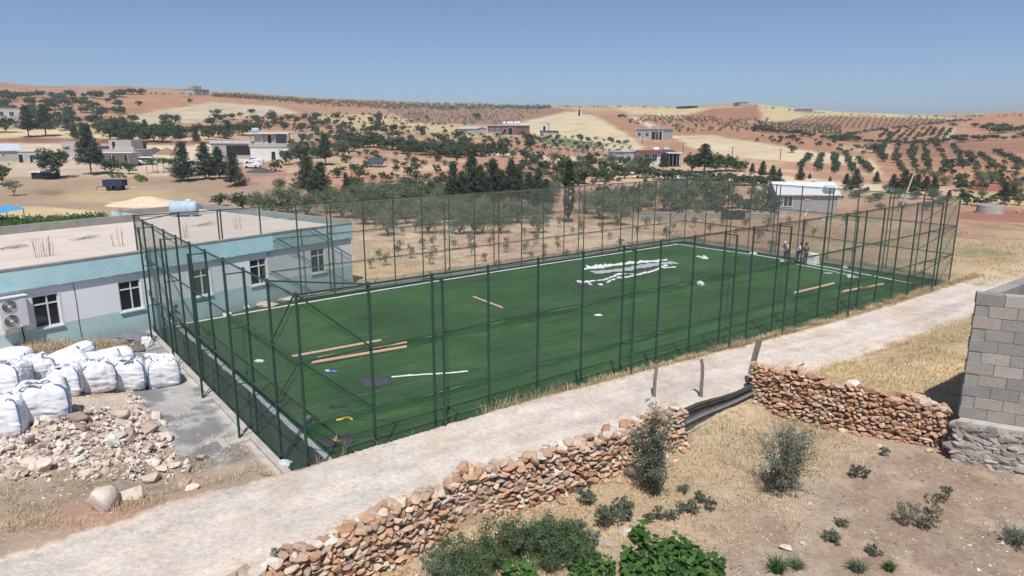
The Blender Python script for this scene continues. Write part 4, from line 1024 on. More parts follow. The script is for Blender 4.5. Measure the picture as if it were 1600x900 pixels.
strip([(915, 418), (950, 415), (1000, 410), (1030, 408)], .4, M['line'], 'turf_offcut', 'thin upper edge of the crumpled white strips far back on the turf', 'strip', g_, .09, .16)
strip([(926, 426), (975, 421), (1020, 413), (1054, 410)], 1.0, M['line_grey'], 'turf_offcut', 'grey band between the two rows of white strips', 'strip', g_, .02, .12)  # wide grey ribbon filling the space between the white rows
strip([(902, 441), (945, 438), (968, 428), (1000, 429), (1030, 420), (1041, 415)], .3, M['line'], 'turf_offcut', 'lower row of twisted white strips on the turf', 'strip', g_, .045, .13)
strip([(902, 446), (930, 441), (960, 436), (990, 428), (1030, 418)], .7, M['mat'], 'turf_offcut', 'dark grey band under the lower row of white strips', 'strip', g_, .02, .2)  # dark grey ribbon laid beneath the lower white row
strip([(948, 442), (960, 436), (985, 432), (1008, 426)], .22, M['line'], 'turf_offcut', 'short white strip curling below the lower row', 'strip', g_, .05, .05)
strip([(1035, 419), (1056, 417)], .22, M['line'], 'turf_offcut', 'short straight white strip at the right end of the lower row', 'strip', g_, .03, .02)
strip([(918, 440), (924, 446)], .3, M['line'], 'turf_offcut', 'stubby white piece at the left end of the lower row', 'strip', g_, .06, .02)
strip([(934, 445), (941, 444)], .4, M['line'], 'turf_offcut', 'roundish white piece below the lower row', 'strip', g_, .08, .02)
strip([(1090, 400), (1098, 403), (1107, 405)], .36, M['line'], 'turf_offcut', 'white roll lying alone near the far corner of the pitch', 'strip', None, .09, .03)
strip([(525, 657), (540, 653), (553, 656)], .12, M['yellow'], 'twine', 'tangle of bright yellow green twine near the closest corner', 'twine', None, .02, .07)
strip([(518, 690), (526, 687), (532, 690)], .16, M['orange'], 'strap_end', 'crumpled orange strap lying on the dark mat', 'strap', None, .05, .05)
strip([(545, 495), (563, 493), (580, 490)], .1, M['mat'], 'torn_seam', 'dark torn seam strip left on the turf behind the tubes', 'strip', None, .02, .05)
strip([(1246, 413), (1300, 424), (1345, 435)], .16, M['line_grey'], 'turf_strip', 'grey white strip along the far right sideline', 'strip', None, .02, .03)
def lump(u, v, sx, sy, sz, mat, name, lab, cat, seed=1, z=0., ground=False, grp=None):
    P = G(u, v) if ground else pt(u, v, 0.); vv, f = ICO[3]; rnd = np.random.default_rng(seed)
    n = (fbm(vv[:, 0]*2+seed, vv[:, 1]*2+vv[:, 2], seed, 3)-.5)*.9+(fbm(vv[:, 0]*6+seed, vv[:, 1]*6-vv[:, 2]*3, seed+3, 2)-.5)*.35
    V = vv*(1+n)[:, None]*np.array([sx/2, sy/2, sz/2]); V[:, 2] = np.maximum(V[:, 2], -sz*.22)
    o = link(name, np_mesh(name, V, f, None, None, [mat], False), None, None, (P[0], P[1], P[2]+sz*.22+.02+z)); return tag(o, lab, cat, grp)
lump(1094, 446, .48, .42, .40, M['line'], 'bundle', 'round white bundle beside a dark mat on the turf', 'bundle', 3)
lump(935, 494, .42, .25, .14, M['line'], 'scrap', 'small pale scrap alone in the middle of the turf', 'scrap', 4)
lump(512, 581, .22, .2, .12, M['tin'], 'plastic_bag', 'pale crumpled half of the blue object near the tubes', 'plastic bag', 5)
lump(522, 582, .32, .2, .12, M['blue'], 'plastic_bag', 'bright blue plastic bag on the turf near the tubes', 'plastic bag', 6)
lump(523, 637, .35, .25, .1, M['black'], 'scrap', 'black scrap left of another near the closest corner', 'scrap', 7)
lump(538, 636, .28, .2, .1, M['black'], 'scrap', 'black scrap right of another near the closest corner', 'scrap', 8)
lump(543, 643, .26, .18, .1, M['mat'], 'scrap', 'grey scrap just below the black ones on the turf', 'scrap', 9)
lump(485, 654, .38, .22, .14, M['grey_cloth'], 'cloth', 'small grey bag beside the corner post', 'cloth', 10)
lump(483, 699, .2, .2, .2, M['concrete'], 'scrap', 'pale round stone at the foot of the near corner', 'stone', 11)
lump(405, 566, .42, .2, .16, M['line'], 'scrap', 'white roll near the left fence on the turf', 'roll', 12)
lump(1294, 428, .8, .4, .12, M['line_grey'], 'plastic_bag', 'pale sheet scrap on the turf right of the workers', 'plastic bag', 13)
lump(1329, 434, .6, .4, .3, M['tin'], 'plastic_bag', 'light blue bag by the far right sideline', 'plastic bag', 14)
lump(1177, 398, .7, .4, .3, M['line'], 'bundle', 'white bundle at the foot of the far fence', 'bundle', 15)
lump(1319, 420, .55, .35, .3, M['concrete'], 'scrap', 'pale block at the foot of the far right fence', 'stone', 16)
lump(1284, 377, .55, .25, .5, M['tin'], 'plastic_bag', 'light blue plastic bag caught high on the far right netting', 'plastic bag', 17, 1.9)
lump(1222, 409, .4, .3, .12, M['line'], 'scrap', 'white scrap in front of the workers feet', 'scrap', 18)
lump(725, 513, .12, .1, .05, M['line'], 'scrap', 'tiny white scrap in the left half of the turf', 'scrap', 19)
def block(u, v, sx, sy, sz, rz, mat, name, lab, cat):
    P = pt(u, v, 0); o = MB().box(-sx/2, sx/2, -sy/2, sy/2, 0, sz).build(name, mat, None, (P[0], P[1], .02), rz, bevel=.02); return tag(o, lab, cat)
root = empty('concrete_counterweight', pt(1263, 411, 0), YAW+math.pi/2, 'long white concrete block on the sideline behind the workers', 'concrete block')
MB().prism([(-.75, -.3), (.75, -.3), (.75, .3), (-.75, .3)], .02, .85).build('block', M['white_paint'], root, bevel=.04)
MB().box(-.85, .85, -.36, .36, 0, .12).build('foot', M['concrete'], root, bevel=.02)

# ------------------------------------------------------------------ people
def skin_mesh(name, joints, edges, radii, mat, sub=1):
    me = bpy.data.meshes.new(name+'_cage'); me.from_pydata(joints, edges, []); me.skin_vertices or None
    o = bpy.data.objects.new(name, me); COL.objects.link(o)
    bm = bmesh.new(); bm.from_mesh(me); ly = bm.verts.layers.skin.verify(); bm.verts.ensure_lookup_table()
    for i, v in enumerate(bm.verts): r_ = radii[i]; v[ly].radius = r_ if isinstance(r_, tuple) else (r_, r_); v[ly].use_root = (i == 0)
    bm.to_mesh(me); bm.free()
    o.modifiers.new('skin', 'SKIN').use_smooth_shade = True; o.modifiers.new('sub', 'SUBSURF').levels = sub; o.modifiers['sub'].render_levels = sub
    dg = bpy.context.evaluated_depsgraph_get(); m2 = bpy.data.meshes.new_from_object(o.evaluated_get(dg)); m2.name = name; m2.materials.clear(); m2.materials.append(mat)
    bpy.data.objects.remove(o); return m2
def person(P, rz, label, pose, shirt, trousers, hair='hair', cap=None):
    """figure facing local -Y; pose gives joint positions of a 1.74 m adult"""
    root = empty('person', P, rz, label, 'person', None); J = dict(pelvis=(0, 0, .95), waist=(0, 0, 1.08), chest=(0, -.01, 1.30), neck=(0, -.01, 1.47), head0=(0, -.02, 1.56), head1=(0, -.03, 1.70),
        shl=(.19, 0, 1.41), ell=(.25, .03, 1.13), wrl=(.25, -.08, .90), hal=(.25, -.12, .80), shr=(-.19, 0, 1.41), elr=(-.25, .03, 1.13), wrr=(-.25, -.08, .90), har=(-.25, -.12, .80),
        hil=(.10, 0, .90), knl=(.11, -.02, .50), anl=(.11, .02, .09), tol=(.13, -.15, .04), hir=(-.10, 0, .90), knr=(-.11, -.02, .50), anr=(-.11, .02, .09), tor=(-.13, -.15, .04))
    J.update(pose); K = list(J); ix = {k: i for i, k in enumerate(K)}
    rad = dict(pelvis=(.15, .11), waist=(.14, .10), chest=(.165, .11), neck=.058, head0=.085, head1=.088, shl=.07, shr=.07, ell=.045, elr=.045, wrl=.032, wrr=.032, hal=.036, har=.036, hil=.092, hir=.092, knl=.06, knr=.06, anl=.042, anr=.042, tol=.035, tor=.035)
    E = [('pelvis', 'waist'), ('waist', 'chest'), ('chest', 'neck'), ('neck', 'head0'), ('head0', 'head1')]
    for s in 'lr': E += [('chest', 'sh'+s), ('sh'+s, 'el'+s), ('el'+s, 'wr'+s), ('wr'+s, 'ha'+s), ('pelvis', 'hi'+s), ('hi'+s, 'kn'+s), ('kn'+s, 'an'+s), ('an'+s, 'to'+s)]
    js = [J[k] for k in K]; es = [(ix[a], ix[b]) for a, b in E]; rr = [rad[k] for k in K]
    # fingers: five short chains on each hand
    for s, sg in (('l', 1), ('r', -1)):
        h = Vector(J['ha'+s]); w_ = Vector(J['wr'+s]); d = (h-w_).normalized(); side = d.cross(Vector((0, 0, 1)));
        if side.length < .1: side = Vector((0, 1, 0))
        side.normalize()
        for k in range(5):
            off = side*((k-1.5)*.020) if k < 4 else side*(-.045); ln = (.065, .075, .07, .055, .045)[k]
            a = h+off*.6; b = a+off*.5+d*ln*.6+Vector((0, -.006, 0)); c = b+d*ln*.5+Vector((0, -.02, 0))
            n0 = len(js); js += [tuple(b), tuple(c)]; rr += [.010, .008]; es += [(ix['ha'+s], n0), (n0, n0+1)]
    link('body', skin_mesh('body', js, es, rr, M['skin'], 1), None, root)
    def sub_set(keys, grow, name, mat):
        kk = [k for k in K if k in keys]; id2 = {k: i for i, k in enumerate(kk)}; e2 = [(id2[a], id2[b]) for a, b in E if a in id2 and b in id2]
        r2 = [tuple(q*grow+.012 for q in rad[k]) if isinstance(rad[k], tuple) else rad[k]*grow+.012 for k in kk]
        link(name, skin_mesh(name, [J[k] for k in kk], e2, r2, mat, 1), None, root)
    mid = lambda a, b: tuple((Vector(J[a])+Vector(J[b]))/2)
    sub_set(('pelvis', 'waist', 'chest', 'shl', 'shr', 'ell', 'elr'), 1.06, 'shirt', shirt)
    sub_set(('pelvis', 'hil', 'hir', 'knl', 'knr', 'anl', 'anr'), 1.08, 'trousers', trousers)
    h1 = Vector(J['head1']); h0 = Vector(J['head0']); up = (h1-h0).normalized()
    hm = MB().lathe([(.001, .118), (.06, .105), (.092, .06), (.104, .0), (.10, -.06), (.085, -.085)], 14, M=Matrix.Translation(h1+up*(-.005)+Vector((0, .02, 0))) @ up.to_track_quat('Z', 'Y').to_matrix().to_4x4())
    hm.build('cap' if cap else 'hair', cap or M['hair'], root, smooth=True)
    fc = (h0+h1)/2
    for sx in (-.032, .032): MB().lathe([(.001, -.01), (.011, 0), (.001, .01)], 8, c=(fc[0]+sx, fc[1]-.085, fc[2]+.01)).build('eye', M['dark'], root)
    MB().add([(fc[0]-.014, fc[1]-.085, fc[2]-.03), (fc[0]+.014, fc[1]-.085, fc[2]-.03), (fc[0], fc[1]-.115, fc[2]-.025), (fc[0], fc[1]-.088, fc[2]+.015)], [(0, 1, 2), (0, 2, 3), (1, 3, 2)]).build('nose', M['skin'], root)
    for s in 'lr':
        mb = MB(); a, t = Vector(J['an'+s]), Vector(J['to'+s]); d = t-a; d.z = 0; d.normalize(); q = d.to_track_quat('Y', 'Z').to_matrix().to_4x4()
        mb.box(-.048, .048, -.09, .18, -.05, .045, Matrix.Translation((a.x, a.y, max(a.z-.03, .055))) @ q)
        mb.build('shoe', M['black'], root, bevel=.025)
    return root
cloth = lambda n, c: worn(n, c, .2, 6, .9, bump=.4)
bend = dict(pelvis=(0, .12, .92), waist=(0, .06, 1.04), chest=(0, -.16, 1.20), neck=(0, -.30, 1.31), head0=(0, -.37, 1.36), head1=(0, -.45, 1.46), shl=(.19, -.2, 1.27), shr=(-.19, -.2, 1.27),
            ell=(.24, -.30, 1.02), wrl=(.2, -.42, .82), hal=(.18, -.46, .74), elr=(-.24, -.30, 1.02), wrr=(-.2, -.42, .82), har=(-.18, -.46, .74), hil=(.10, .12, .88), hir=(-.10, .12, .88), knl=(.12, -.02, .49), knr=(-.12, -.02, .49))
stoop = {k: tuple(lerp(np.array(bend[k]), np.array(b), .55)) for k, b in dict(pelvis=(0, 0, .95), waist=(0, 0, 1.08), chest=(0, -.01, 1.30), neck=(0, -.01, 1.47), head0=(0, -.02, 1.56), head1=(0, -.03, 1.70), shl=(.19, 0, 1.41), shr=(-.19, 0, 1.41)).items()}
stoop.update(ell=(.26, -.12, 1.1), wrl=(.2, -.34, 1.0), hal=(.17, -.42, .97), elr=(-.26, -.12, 1.1), wrr=(-.2, -.34, 1.0), har=(-.17, -.42, .97))
Pp = pt(1227, 409, 0); person((Pp[0], Pp[1], .02), R(-60), 'person in a pale shirt and dark trousers, leftmost of the three by the far fence', stoop, cloth('pale_shirt', (.55, .60, .66)), cloth('dark_trousers', (.03, .032, .045)), cap=M['white_paint'])
Pp = pt(1246, 411, 0); person((Pp[0], Pp[1], .02), R(70), 'person in a white shirt looking down, middle of the three by the white block', stoop, cloth('white_shirt', (.72, .72, .72)), cloth('black_trousers', (.022, .022, .03)))
Pp = pt(1257, 414, 0); person((Pp[0], Pp[1], .02), R(20), 'person in a dark red shirt standing nearest, right of the white shirted one', dict(ell=(.27, -.05, 1.14), wrl=(.16, -.25, 1.05), hal=(.1, -.3, 1.03)), cloth('red_shirt', (.12, .025, .03)), cloth('charcoal_trousers', (.03, .03, .035)), cap=M['black'])
crouch = dict(pelvis=(0, .18, .70), waist=(0, .12, .84), chest=(0, -.08, 1.04), neck=(0, -.2, 1.18), head0=(0, -.27, 1.25), head1=(0, -.33, 1.36), shl=(.19, -.12, 1.12), shr=(-.19, -.12, 1.12), ell=(.24, -.34, .92), wrl=(.18, -.56, .74), hal=(.16, -.64, .68),
              elr=(-.24, -.30, .90), wrr=(-.2, -.50, .70), har=(-.18, -.58, .64), hil=(.11, .16, .66), hir=(-.11, .16, .66), knl=(.15, -.2, .50), knr=(-.15, -.16, .46), anl=(.13, .05, .09), anr=(-.13, .12, .09), tol=(.15, -.1, .04), tor=(-.15, -.04, .04))
Pp = W(.75, 20.6, 0); person((Pp[0], Pp[1], .02), R(95), 'person in navy top and light trousers bending down inside the fence by the school', crouch, cloth('navy_top', (.07, .10, .19)), cloth('light_trousers', (.40, .44, .60)), cap=M['navy'])

# ------------------------------------------------------------------ odds and ends by the school wall
def bucket():
    P = G(185, 513); root = empty('bucket', (P[0], P[1], P[2]+.02), 0, 'green plastic bucket standing against the school wall', 'bucket')
    MB().lathe([(.16, 0), (.17, .01), (.21, .40), (.225, .41), (.225, .44), (.20, .44), (.195, .40), (.15, .03), (.001, .025)], 18).build('tub', worn('bucket_green', (.03, .16, .07), .2, 5, .5), root, smooth=True)
    MB().tube([(.22*math.cos(a), .02, .42-.16*math.sin(a)) for a in np.linspace(0, math.pi, 9)], .006, 5).build('handle', M['galv'], root)
bucket()
lump(212, 532, 1.9, 1.3, .45, M['grey_cloth'], 'tarpaulin', 'crumpled grey tarpaulin lying between the bags and the fence', 'tarpaulin', 21, 0, True)
lump(204, 518, 1.2, .7, .3, M['grey_cloth'], 'tarpaulin', 'end of grey tarpaulin nearer the school wall', 'tarpaulin', 22, 0, True)
lump(231, 541, .55, .5, .7, M['bag'], 'sack', 'small white sack standing at the fence footing behind the bags', 'sack', 23, 0, True)
lump(214, 548, .9, .6, .4, worn('dirt_heap', (.2, .16, .13), .4, 5, .95), 'soil_heap', 'little dark soil heap behind the rightmost bags', 'soil heap', 24, 0, True)
lump(235, 556, .7, .45, .14, M['white_paint'], 'broken_slab', 'white broken slab lying beside the fence footing', 'slab', 25, 0, True)
lump(322, 488, .9, .6, .7, M['blue_strap'], 'sack', 'dark blue bag in the debris outside the fence by the school', 'sack', 26, 0, True)
lump(345, 486, 1.0, .7, .6, M['tin'], 'sack', 'pale blue grey bag in the debris outside the fence', 'sack', 27, 0, True)
lump(334, 490, .8, .6, .5, M['grey_cloth'], 'sack', 'grey bag between the blue ones in the debris', 'sack', 28, 0, True)
lump(378, 483, 1.0, .6, .45, M['bag'], 'sack', 'white sack in the debris right of the blue bags', 'sack', 29, 0, True)
lump(356, 494, .5, .4, .3, M['bag'], 'sack', 'little white knotted sack in front of the blue bags', 'sack', 30, 0, True)
P = G(397, 480); tag(MB().bar((-.9, 0, .12), (.9, .3, .2), .05, 8).build('yellow_pipe', M['orange'], None, P, .5), 'yellow pipe lying on pale rubble beside the school wall', 'pipe')
lump(446, 727, .5, .35, .22, M['tin'], 'plastic_bag', 'crumpled grey blue sheet at the near corner of the fence', 'plastic bag', 31, 0, True)
lump(415, 478, 1.6, .9, .35, worn('pale_rubble', (.56, .46, .38), .3, 8, .95), 'rubble_mound', 'pale rubble mound against the school wall behind the fence', 'rubble mound', 32, 0, True)
lump(445, 470, 1.6, .8, .35, worn('pale_rubble2', (.58, .49, .41), .3, 8, .95), 'rubble_mound', 'second pale rubble mound right along the school wall', 'rubble mound', 33, 0, True)

# ------------------------------------------------------------------ far buildings
def base2(u0, v0, u1, v1):
    a, b = G(u0, v0), G(u1, v1); z = min(a[2], b[2]); d = b[:2]-a[:2]; return a, math.atan2(d[1], d[0]), float(np.linalg.norm(d)), z
def wall_box(mb, L, D, h, z0=-1.2): mb.box(0, L, 0, D, z0, h)
def win(root, x, w_, z, h, mat=None, frame='white_paint', y=0., door=False):
    f = MB(); t = .07; y0 = y-.035
    f.box(x-w_/2-t, x+w_/2+t, y0, y-.003, z+h, z+h+t); f.box(x-w_/2-t, x-w_/2, y0, y-.003, z, z+h-.001); f.box(x+w_/2, x+w_/2+t, y0, y-.003, z, z+h-.001)
    if not door: f.box(x-w_/2-t-.04, x+w_/2+t+.04, y0-.04, y-.003, z-t, z-.001); f.box(x-.03, x+.03, y0, y-.014, z+.001, z+h-.002)
    o = f.build('door' if door else 'window', M[frame], root)
    MB().box(x-w_/2+.001, x+w_/2-.001, y-.012, y-.004, z, z+h-.003).build('leaf' if door else 'pane', M[mat or 'glass'], o); return o
def flat_house(u0, v0, u1, v1, D, h, label, wall='plaster', roof='roof_concrete', wins=(), name='house', over=.3, slab=.28, doors=(), extra=None):
    P, a, L, z = base2(u0, v0, u1, v1); root = empty(name, (P[0], P[1], z), a, label, 'house')
    mb = MB(); wall_box(mb, L, D, h); mb.build('wall', M[wall], root)
    MB().box(-over, L+over, -over, D+over, h+.002, h+slab).build('roof', M[roof], root, bevel=.02)
    for (fx, w_, zz, hh) in wins: win(root, L*fx, w_, zz, hh)
    for (fx, w_, hh) in doors: win(root, L*fx, w_, .02, hh, 'dark', door=True)
    return root, L, D, h
def gable_house(u0, v0, u1, v1, D, h, rise, label, wall, roof, wins=(), over=.35, name='house'):
    P, a, L, z = base2(u0, v0, u1, v1); root = empty(name, (P[0], P[1], z), a, label, 'house')
    mb = MB(); wall_box(mb, L, D, h); 
    for x in (0, L): mb.add([(x, 0, h), (x, D, h), (x, D/2, h+rise)], [(0, 1, 2) if x > 0 else (0, 2, 1)])
    mb.build('wall', M[wall], root); t = .1; k = rise/(D/2); o = over
    mb = MB()
    for sg in (0, 1):
        y0 = -o if sg == 0 else D+o; ys = [y0, D/2]; zs = [h-o*k+.01, h+rise+.01]
        vs = [(x, ys[i], zs[i]+dz) for dz in (0, t) for (x, i) in ((-o, 0), (L+o, 0), (L+o, 1), (-o, 1))]
        mb.add(vs, [(0, 1, 2, 3), (7, 6, 5, 4), (0, 4, 5, 1), (1, 5, 6, 2), (2, 6, 7, 3), (3, 7, 4, 0)])
    mb.build('roof', M[roof], root)
    for (fx, w_, zz, hh) in wins: win(root, L*fx, w_, zz, hh)
    return root, L, D, h
def rooftop_tank(root, x, y, z, l=1.6, r_=.5, mat='tank', label_part='roof_tank'):
    T = Matrix.Translation((x, y, z+r_+.12)) @ Matrix.Rotation(R(90), 4, 'Y')
    MB().lathe([(.01, -.05), (r_*.6, -.03), (r_, .06), (r_, l-.06), (r_*.6, l+.03), (.01, l+.05)], 16, M=T).build(label_part, M[mat], root, smooth=True)
# white roofed house behind the pitch
r_, L, D, h = gable_house(1214, 334, 1306, 335, 5.6, 2.55, 1.25, 'small grey block house with a bright white pitched roof behind the pitch', 'block_far', 'white_metal', ((.17, 1.0, 1.0, 1.3), (.50, .45, 1.9, .4)))
mb = MB(); mb.box(L+.003, L+.05, 1.2, 2.0, .5, 1.8); mb.box(L+.003, L+.05, 2.4, 3.2, .5, 1.8); f = mb.build('window', M['white_paint'], r_)
mb = MB(); mb.box(L+.05, L+.06, 1.28, 1.92, .58, 1.72); mb.box(L+.05, L+.06, 2.48, 3.12, .58, 1.72); mb.build('pane', M['glass'], f)
rooftop_tank(r_, L-1.7, .2, 2.55, 1.3, .5); MB().box(L-1.9, L-.2, -.1, 1.0, 2.35, 2.62).build('tank_stand', M['block_far'], r_)
MB().bar((L*.38, -2.2, 0), (L*.44, -2.0, .75), .07, 7).build('rail_post', M['white_paint'], r_)
# low block wall with a dark sheet in front of the grove
a = G(985, 341); b = G(1215, 343); d_ = b[:2]-a[:2]; rt = empty('garden_wall', a, math.atan2(d_[1], d_[0]), 'long low grey block wall behind the far side of the pitch', 'wall'); L = float(np.linalg.norm(d_))
mb = MB().box(0, L, 0, .25, -.5, .62); mb.build('wall', M['concrete_dark'], rt); MB().box(-.05, L+.05, -.04, .29, .622, .67).build('coping', M['block_far'], rt)
b = G(1150, 343); mb = MB(); vs = []
for i in range(13):
    for j in range(5): vs.append((i*.24, -.09-.05*math.sin(i*1.3+j)-.05*j, 1.15-j*.28+.05*math.sin(i*.9)))
mb.add(vs, [(i*5+j, i*5+j+1, i*5+j+6, i*5+j+5) for i in range(12) for j in range(4)])
o = mb.build('dark_sheet', M['black'], None, (b[0]-1.9, b[1]-.05, b[2]), math.atan2(d_[1], d_[0])); o.modifiers.new('t', 'SOLIDIFY').thickness = .02; tag(o, 'dark sheet hanging over the low grey block wall', 'sheet')
# concrete well ring
P = G(1546, 333); rt = empty('well_ring', P, 0, 'round concrete well ring standing on the slope at the right', 'well')
MB().lathe([(1.45, -.4), (1.5, 0), (1.5, 1.05), (1.46, 1.1), (1.32, 1.1), (1.3, 1.05), (1.3, .2), (.01, .2)], 30).build('ring', M['concrete'], rt, smooth=False)
MB().lathe([(1.6, -.3), (1.58, .08), (1.505, .1)], 30).build('footing', M['concrete_dark'], rt)

# middle distance
flat_house(993, 217, 1036, 219, 6.5, 3.2, 'unfinished grey block house standing alone on the straw slope', 'plaster', 'concrete', ((.13, 1.1, 1.1, 1.2), (.42, 1.1, 1.1, 1.2)), doors=((.66, 1.5, 2.5), (.78, 1.3, 2.5), (.90, 1.5, 2.5)))
rt = [o for o in COL.objects if o.get('label', '').startswith('unfinished')][0]
mb = MB(); mb.box(4.5, 7.5, 1.5, 4.2, 3.49, 4.3); mb.build('roof_room', M['concrete'], rt)
for x in (8.3, 9.4): MB().bar((x, -.9, -.5), (x, -.9, 3.2), .14, 6).build('porch_column', M['concrete'], rt)
MB().box(-1, 10.5, -1.2, -.02, -1.2, .0).build('plinth', M['block_far'], rt)
r_, L, D, h = flat_house(762, 209, 808, 211, 7, 3.2, 'purple grey house with white water tanks on its flat roof', 'purple_brick', 'white_metal', ((.14, .8, 1.2, 1.1), (.34, .8, 1.2, 1.1)), doors=((.6, 1.2, 2.2), (.78, 2.0, 2.4)))
for k in range(5): rooftop_tank(r_, L*(.42+.12*k), 2+.3*(k % 2), h+.25, .9, .55, 'white_paint')
MB().box(-.2, L*.6, -.04, -.004, -1.2, 1.0).build('wall_base', M['plaster'], r_)
gable_house(714, 209, 745, 212, 4.5, 2.4, .5, 'grey shed with a light tin roof left of the purple house', 'plaster', 'tin', ((.3, .6, 1.2, .7),), .25, 'shed')
flat_house(846, 205, 855, 205, 2.5, 2.8, 'tiny white hut on the straw field', 'plaster_white', 'concrete', (), 'hut', .1, .15, ((.5, 1.0, 1.9),))
r_, L, D, h = gable_house(1004, 259, 1056, 258, 6.0, 2.5, .6, 'white house with a dark red roof beside the big trees', 'plaster_white', 'red_roof', ((.12, 1.0, 1.0, 1.2), (.35, 1.0, 1.0, 1.2), (.6, 1.0, 1.0, 1.2)))
rooftop_tank(r_, L*.40, 2.2, 2.85, 1.3, .4, 'white_paint'); rooftop_tank(r_, L*.72, 2.2, 2.85, 1.2, .4)
flat_house(974, 253, 1002, 250, 5.0, 2.2, 'small low grey outbuilding left of the red roofed house', 'plaster', 'tin', ((.2, .5, 1.2, .5), (.6, .5, 1.0, .9)), 'outbuilding', .2, .15)
def canopy(u0, v0, u1, v1, D, h, lab, mat, back='dark'):
    P, a, L, z = base2(u0, v0, u1, v1); rt = empty('canopy', (P[0], P[1], z), a, lab, 'canopy')
    for x in np.linspace(.1, L-.1, 4):
        for y in (.1, D-.1): MB().bar((x, y, -.5), (x, y, h), .07, 6).build('post', M['galv'], rt)
    MB().box(-.3, L+.3, -.3, D+.3, h, h+.16).build('roof', M[mat], rt); MB().box(0, L, D-.2, D, 0, h-.002).build('back_wall', M[back], rt); return rt
canopy(1044, 262, 1064, 261, 4, 2.9, 'open shelter with a white roof beside the red roofed house', 'white_metal')
# left village
r_, L, D, h = flat_house(392, 249, 452, 250, 9, 3.1, 'two storey house with white lower walls and a bright flat roof', 'plaster_white', 'concrete', ((.86, 1.3, 1.0, 1.2),), over=.2, slab=.9, doors=((.6, 1.0, 2.0),))
mb = MB(); mb.box(1, L*.62, .6, D-.6, 4.0, 6.3); mb.build('upper_wall', M['plaster'], r_)
for x in (.3, L*.33, L*.66, L-.3):
    for y in (.2, D-.2): MB().bar((x, y, 3.9), (x, y, 6.3), .14, 6).build('column', M['concrete'], r_)
MB().box(-.4, L+.4, -.5, D+.4, 6.302, 6.55).build('upper_roof', M['white_paint'], r_)
win(r_, L*.5, 1.0, 4.05, 2.0, 'dark', y=.6, door=True)
rooftop_tank(r_, .2, 1.5, 6.5, 1.8, .55)
r_, L, D, h = flat_house(332, 246, 393, 248, 7, 3.7, 'long grey open fronted barn with a blue sheet hanging at its left', 'block_far', 'tin', (), 'barn', .3, .5)
MB().box(L*.38, L*.98, -.03, -.004, .9, 3.2).build('opening', M['dark'], r_); MB().box(L*.1, L*.25, -.03, -.004, .1, 2.0).build('opening', M['dark'], r_)
P = G(343, 245); mb = MB(); vs = []
for i in range(9):
    for j in range(5): vs.append((i*.36, -.25-.07*math.sin(i*1.1+j*.6), 3.1-j*.5+.1*math.sin(i)))
mb.add(vs, [(i*5+j, i*5+j+1, i*5+j+6, i*5+j+5) for i in range(8) for j in range(4)])
o = mb.build('blue_sheet', M['blue'], None, (P[0]-1.2, P[1]-.4, P[2]), .02); o.modifiers.new('t', 'SOLIDIFY').thickness = .02; tag(o, 'bright blue sheet hanging on the front of the grey barn', 'sheet')
r_, L, D, h = flat_house(-40, 254, 32, 252, 7, 2.4, 'low white walled barn with a pale blue roof at the left edge', 'plaster', 'tin', ((.64, .5, 1.3, .6),), 'barn', .3, .12)
MB().add([(-.3, -.3, 2.55), (L+.3, -.3, 2.55), (L+.3, 3.6, 4.0), (-.3, 3.6, 4.0)], [(0, 1, 2, 3)]).build('roof_slope', M['tin'], r_)
MB().add([(-.3, 3.6, 4.0), (L+.3, 3.6, 4.0), (L+.3, 7.3, 2.55), (-.3, 7.3, 2.55)], [(0, 1, 2, 3)]).build('roof_slope', M['tin'], r_)
flat_house(30, 254, 66, 254, 4, 2.5, 'low grey plastered yard building right of the blue roofed barn', 'plaster', 'tin', (), 'outbuilding', .15, .12, ((.1, .9, 1.9), (.55, .6, 1.7)))
r_, L, D, h = flat_house(162, 258, 212, 259, 7, 3.3, 'grey village house with a white porch roof behind the tall pine', 'plaster', 'concrete', ((.75, 1.1, 1.0, 1.4),), over=.1, slab=.25, doors=((.3, 1.2, 2.2),))
MB().box(-.8, L+1.2, -2.6, -.004, 2.9, 3.05).build('porch_roof', M['white_paint'], r_)
for x in (0, L*.5, L): MB().bar((x, -2.4, -.5), (x, -2.4, 2.9), .1, 6).build('porch_column', M['concrete'], r_)
MB().box(.3, L*.75, 2.2, 6.5, 3.56, 5.6).build('roof_room', M['plaster'], r_); win(r_, L*.12+.6, .8, 3.6, 1.7, 'dark', y=2.2, door=True); MB().box(L*.4, L+.1, -.1, .15, 3.551, 4.2).build('roof_parapet', M['concrete'], r_)
r_, L, D, h = flat_house(118, 258, 152, 258, 6, 3.4, 'older grey house with a water tank left of the tall pine', 'plaster', 'concrete', ((.25, 1.0, 1.1, 1.3),), over=.15, slab=.9)
rooftop_tank(r_, L*.35, 2, 4.25, 1.8, .6, 'white_paint')
P, a, L, z = base2(100, 243, 124, 243); flat_house(98, 244, 124, 244, 4, 3.6, 'roofless pale grey wall corner behind the fig tree', 'plaster', 'concrete', ((.4, .7, 1.6, .9),), 'outbuilding', .05, .1)
P, a, L, z = base2(212, 258, 232, 258); rt = empty('parked_van', (P[0], P[1], z), a, 'white vehicle parked in the shade right of the porch house', 'van')
mb = MB().prism([(0, 0), (4.4, 0), (4.4, 1.8), (0, 1.8)], .35, 1.1); mb.build('body', M['white_paint'], rt, bevel=.12)
MB().prism([(.5, .12), (3.4, .12), (3.4, 1.68), (.5, 1.68)], 1.1, 1.85).build('cabin', M['white_paint'], rt, bevel=.15); MB().box(.7, 3.2, .10, .118, 1.2, 1.65).build('window', M['glass'], rt)
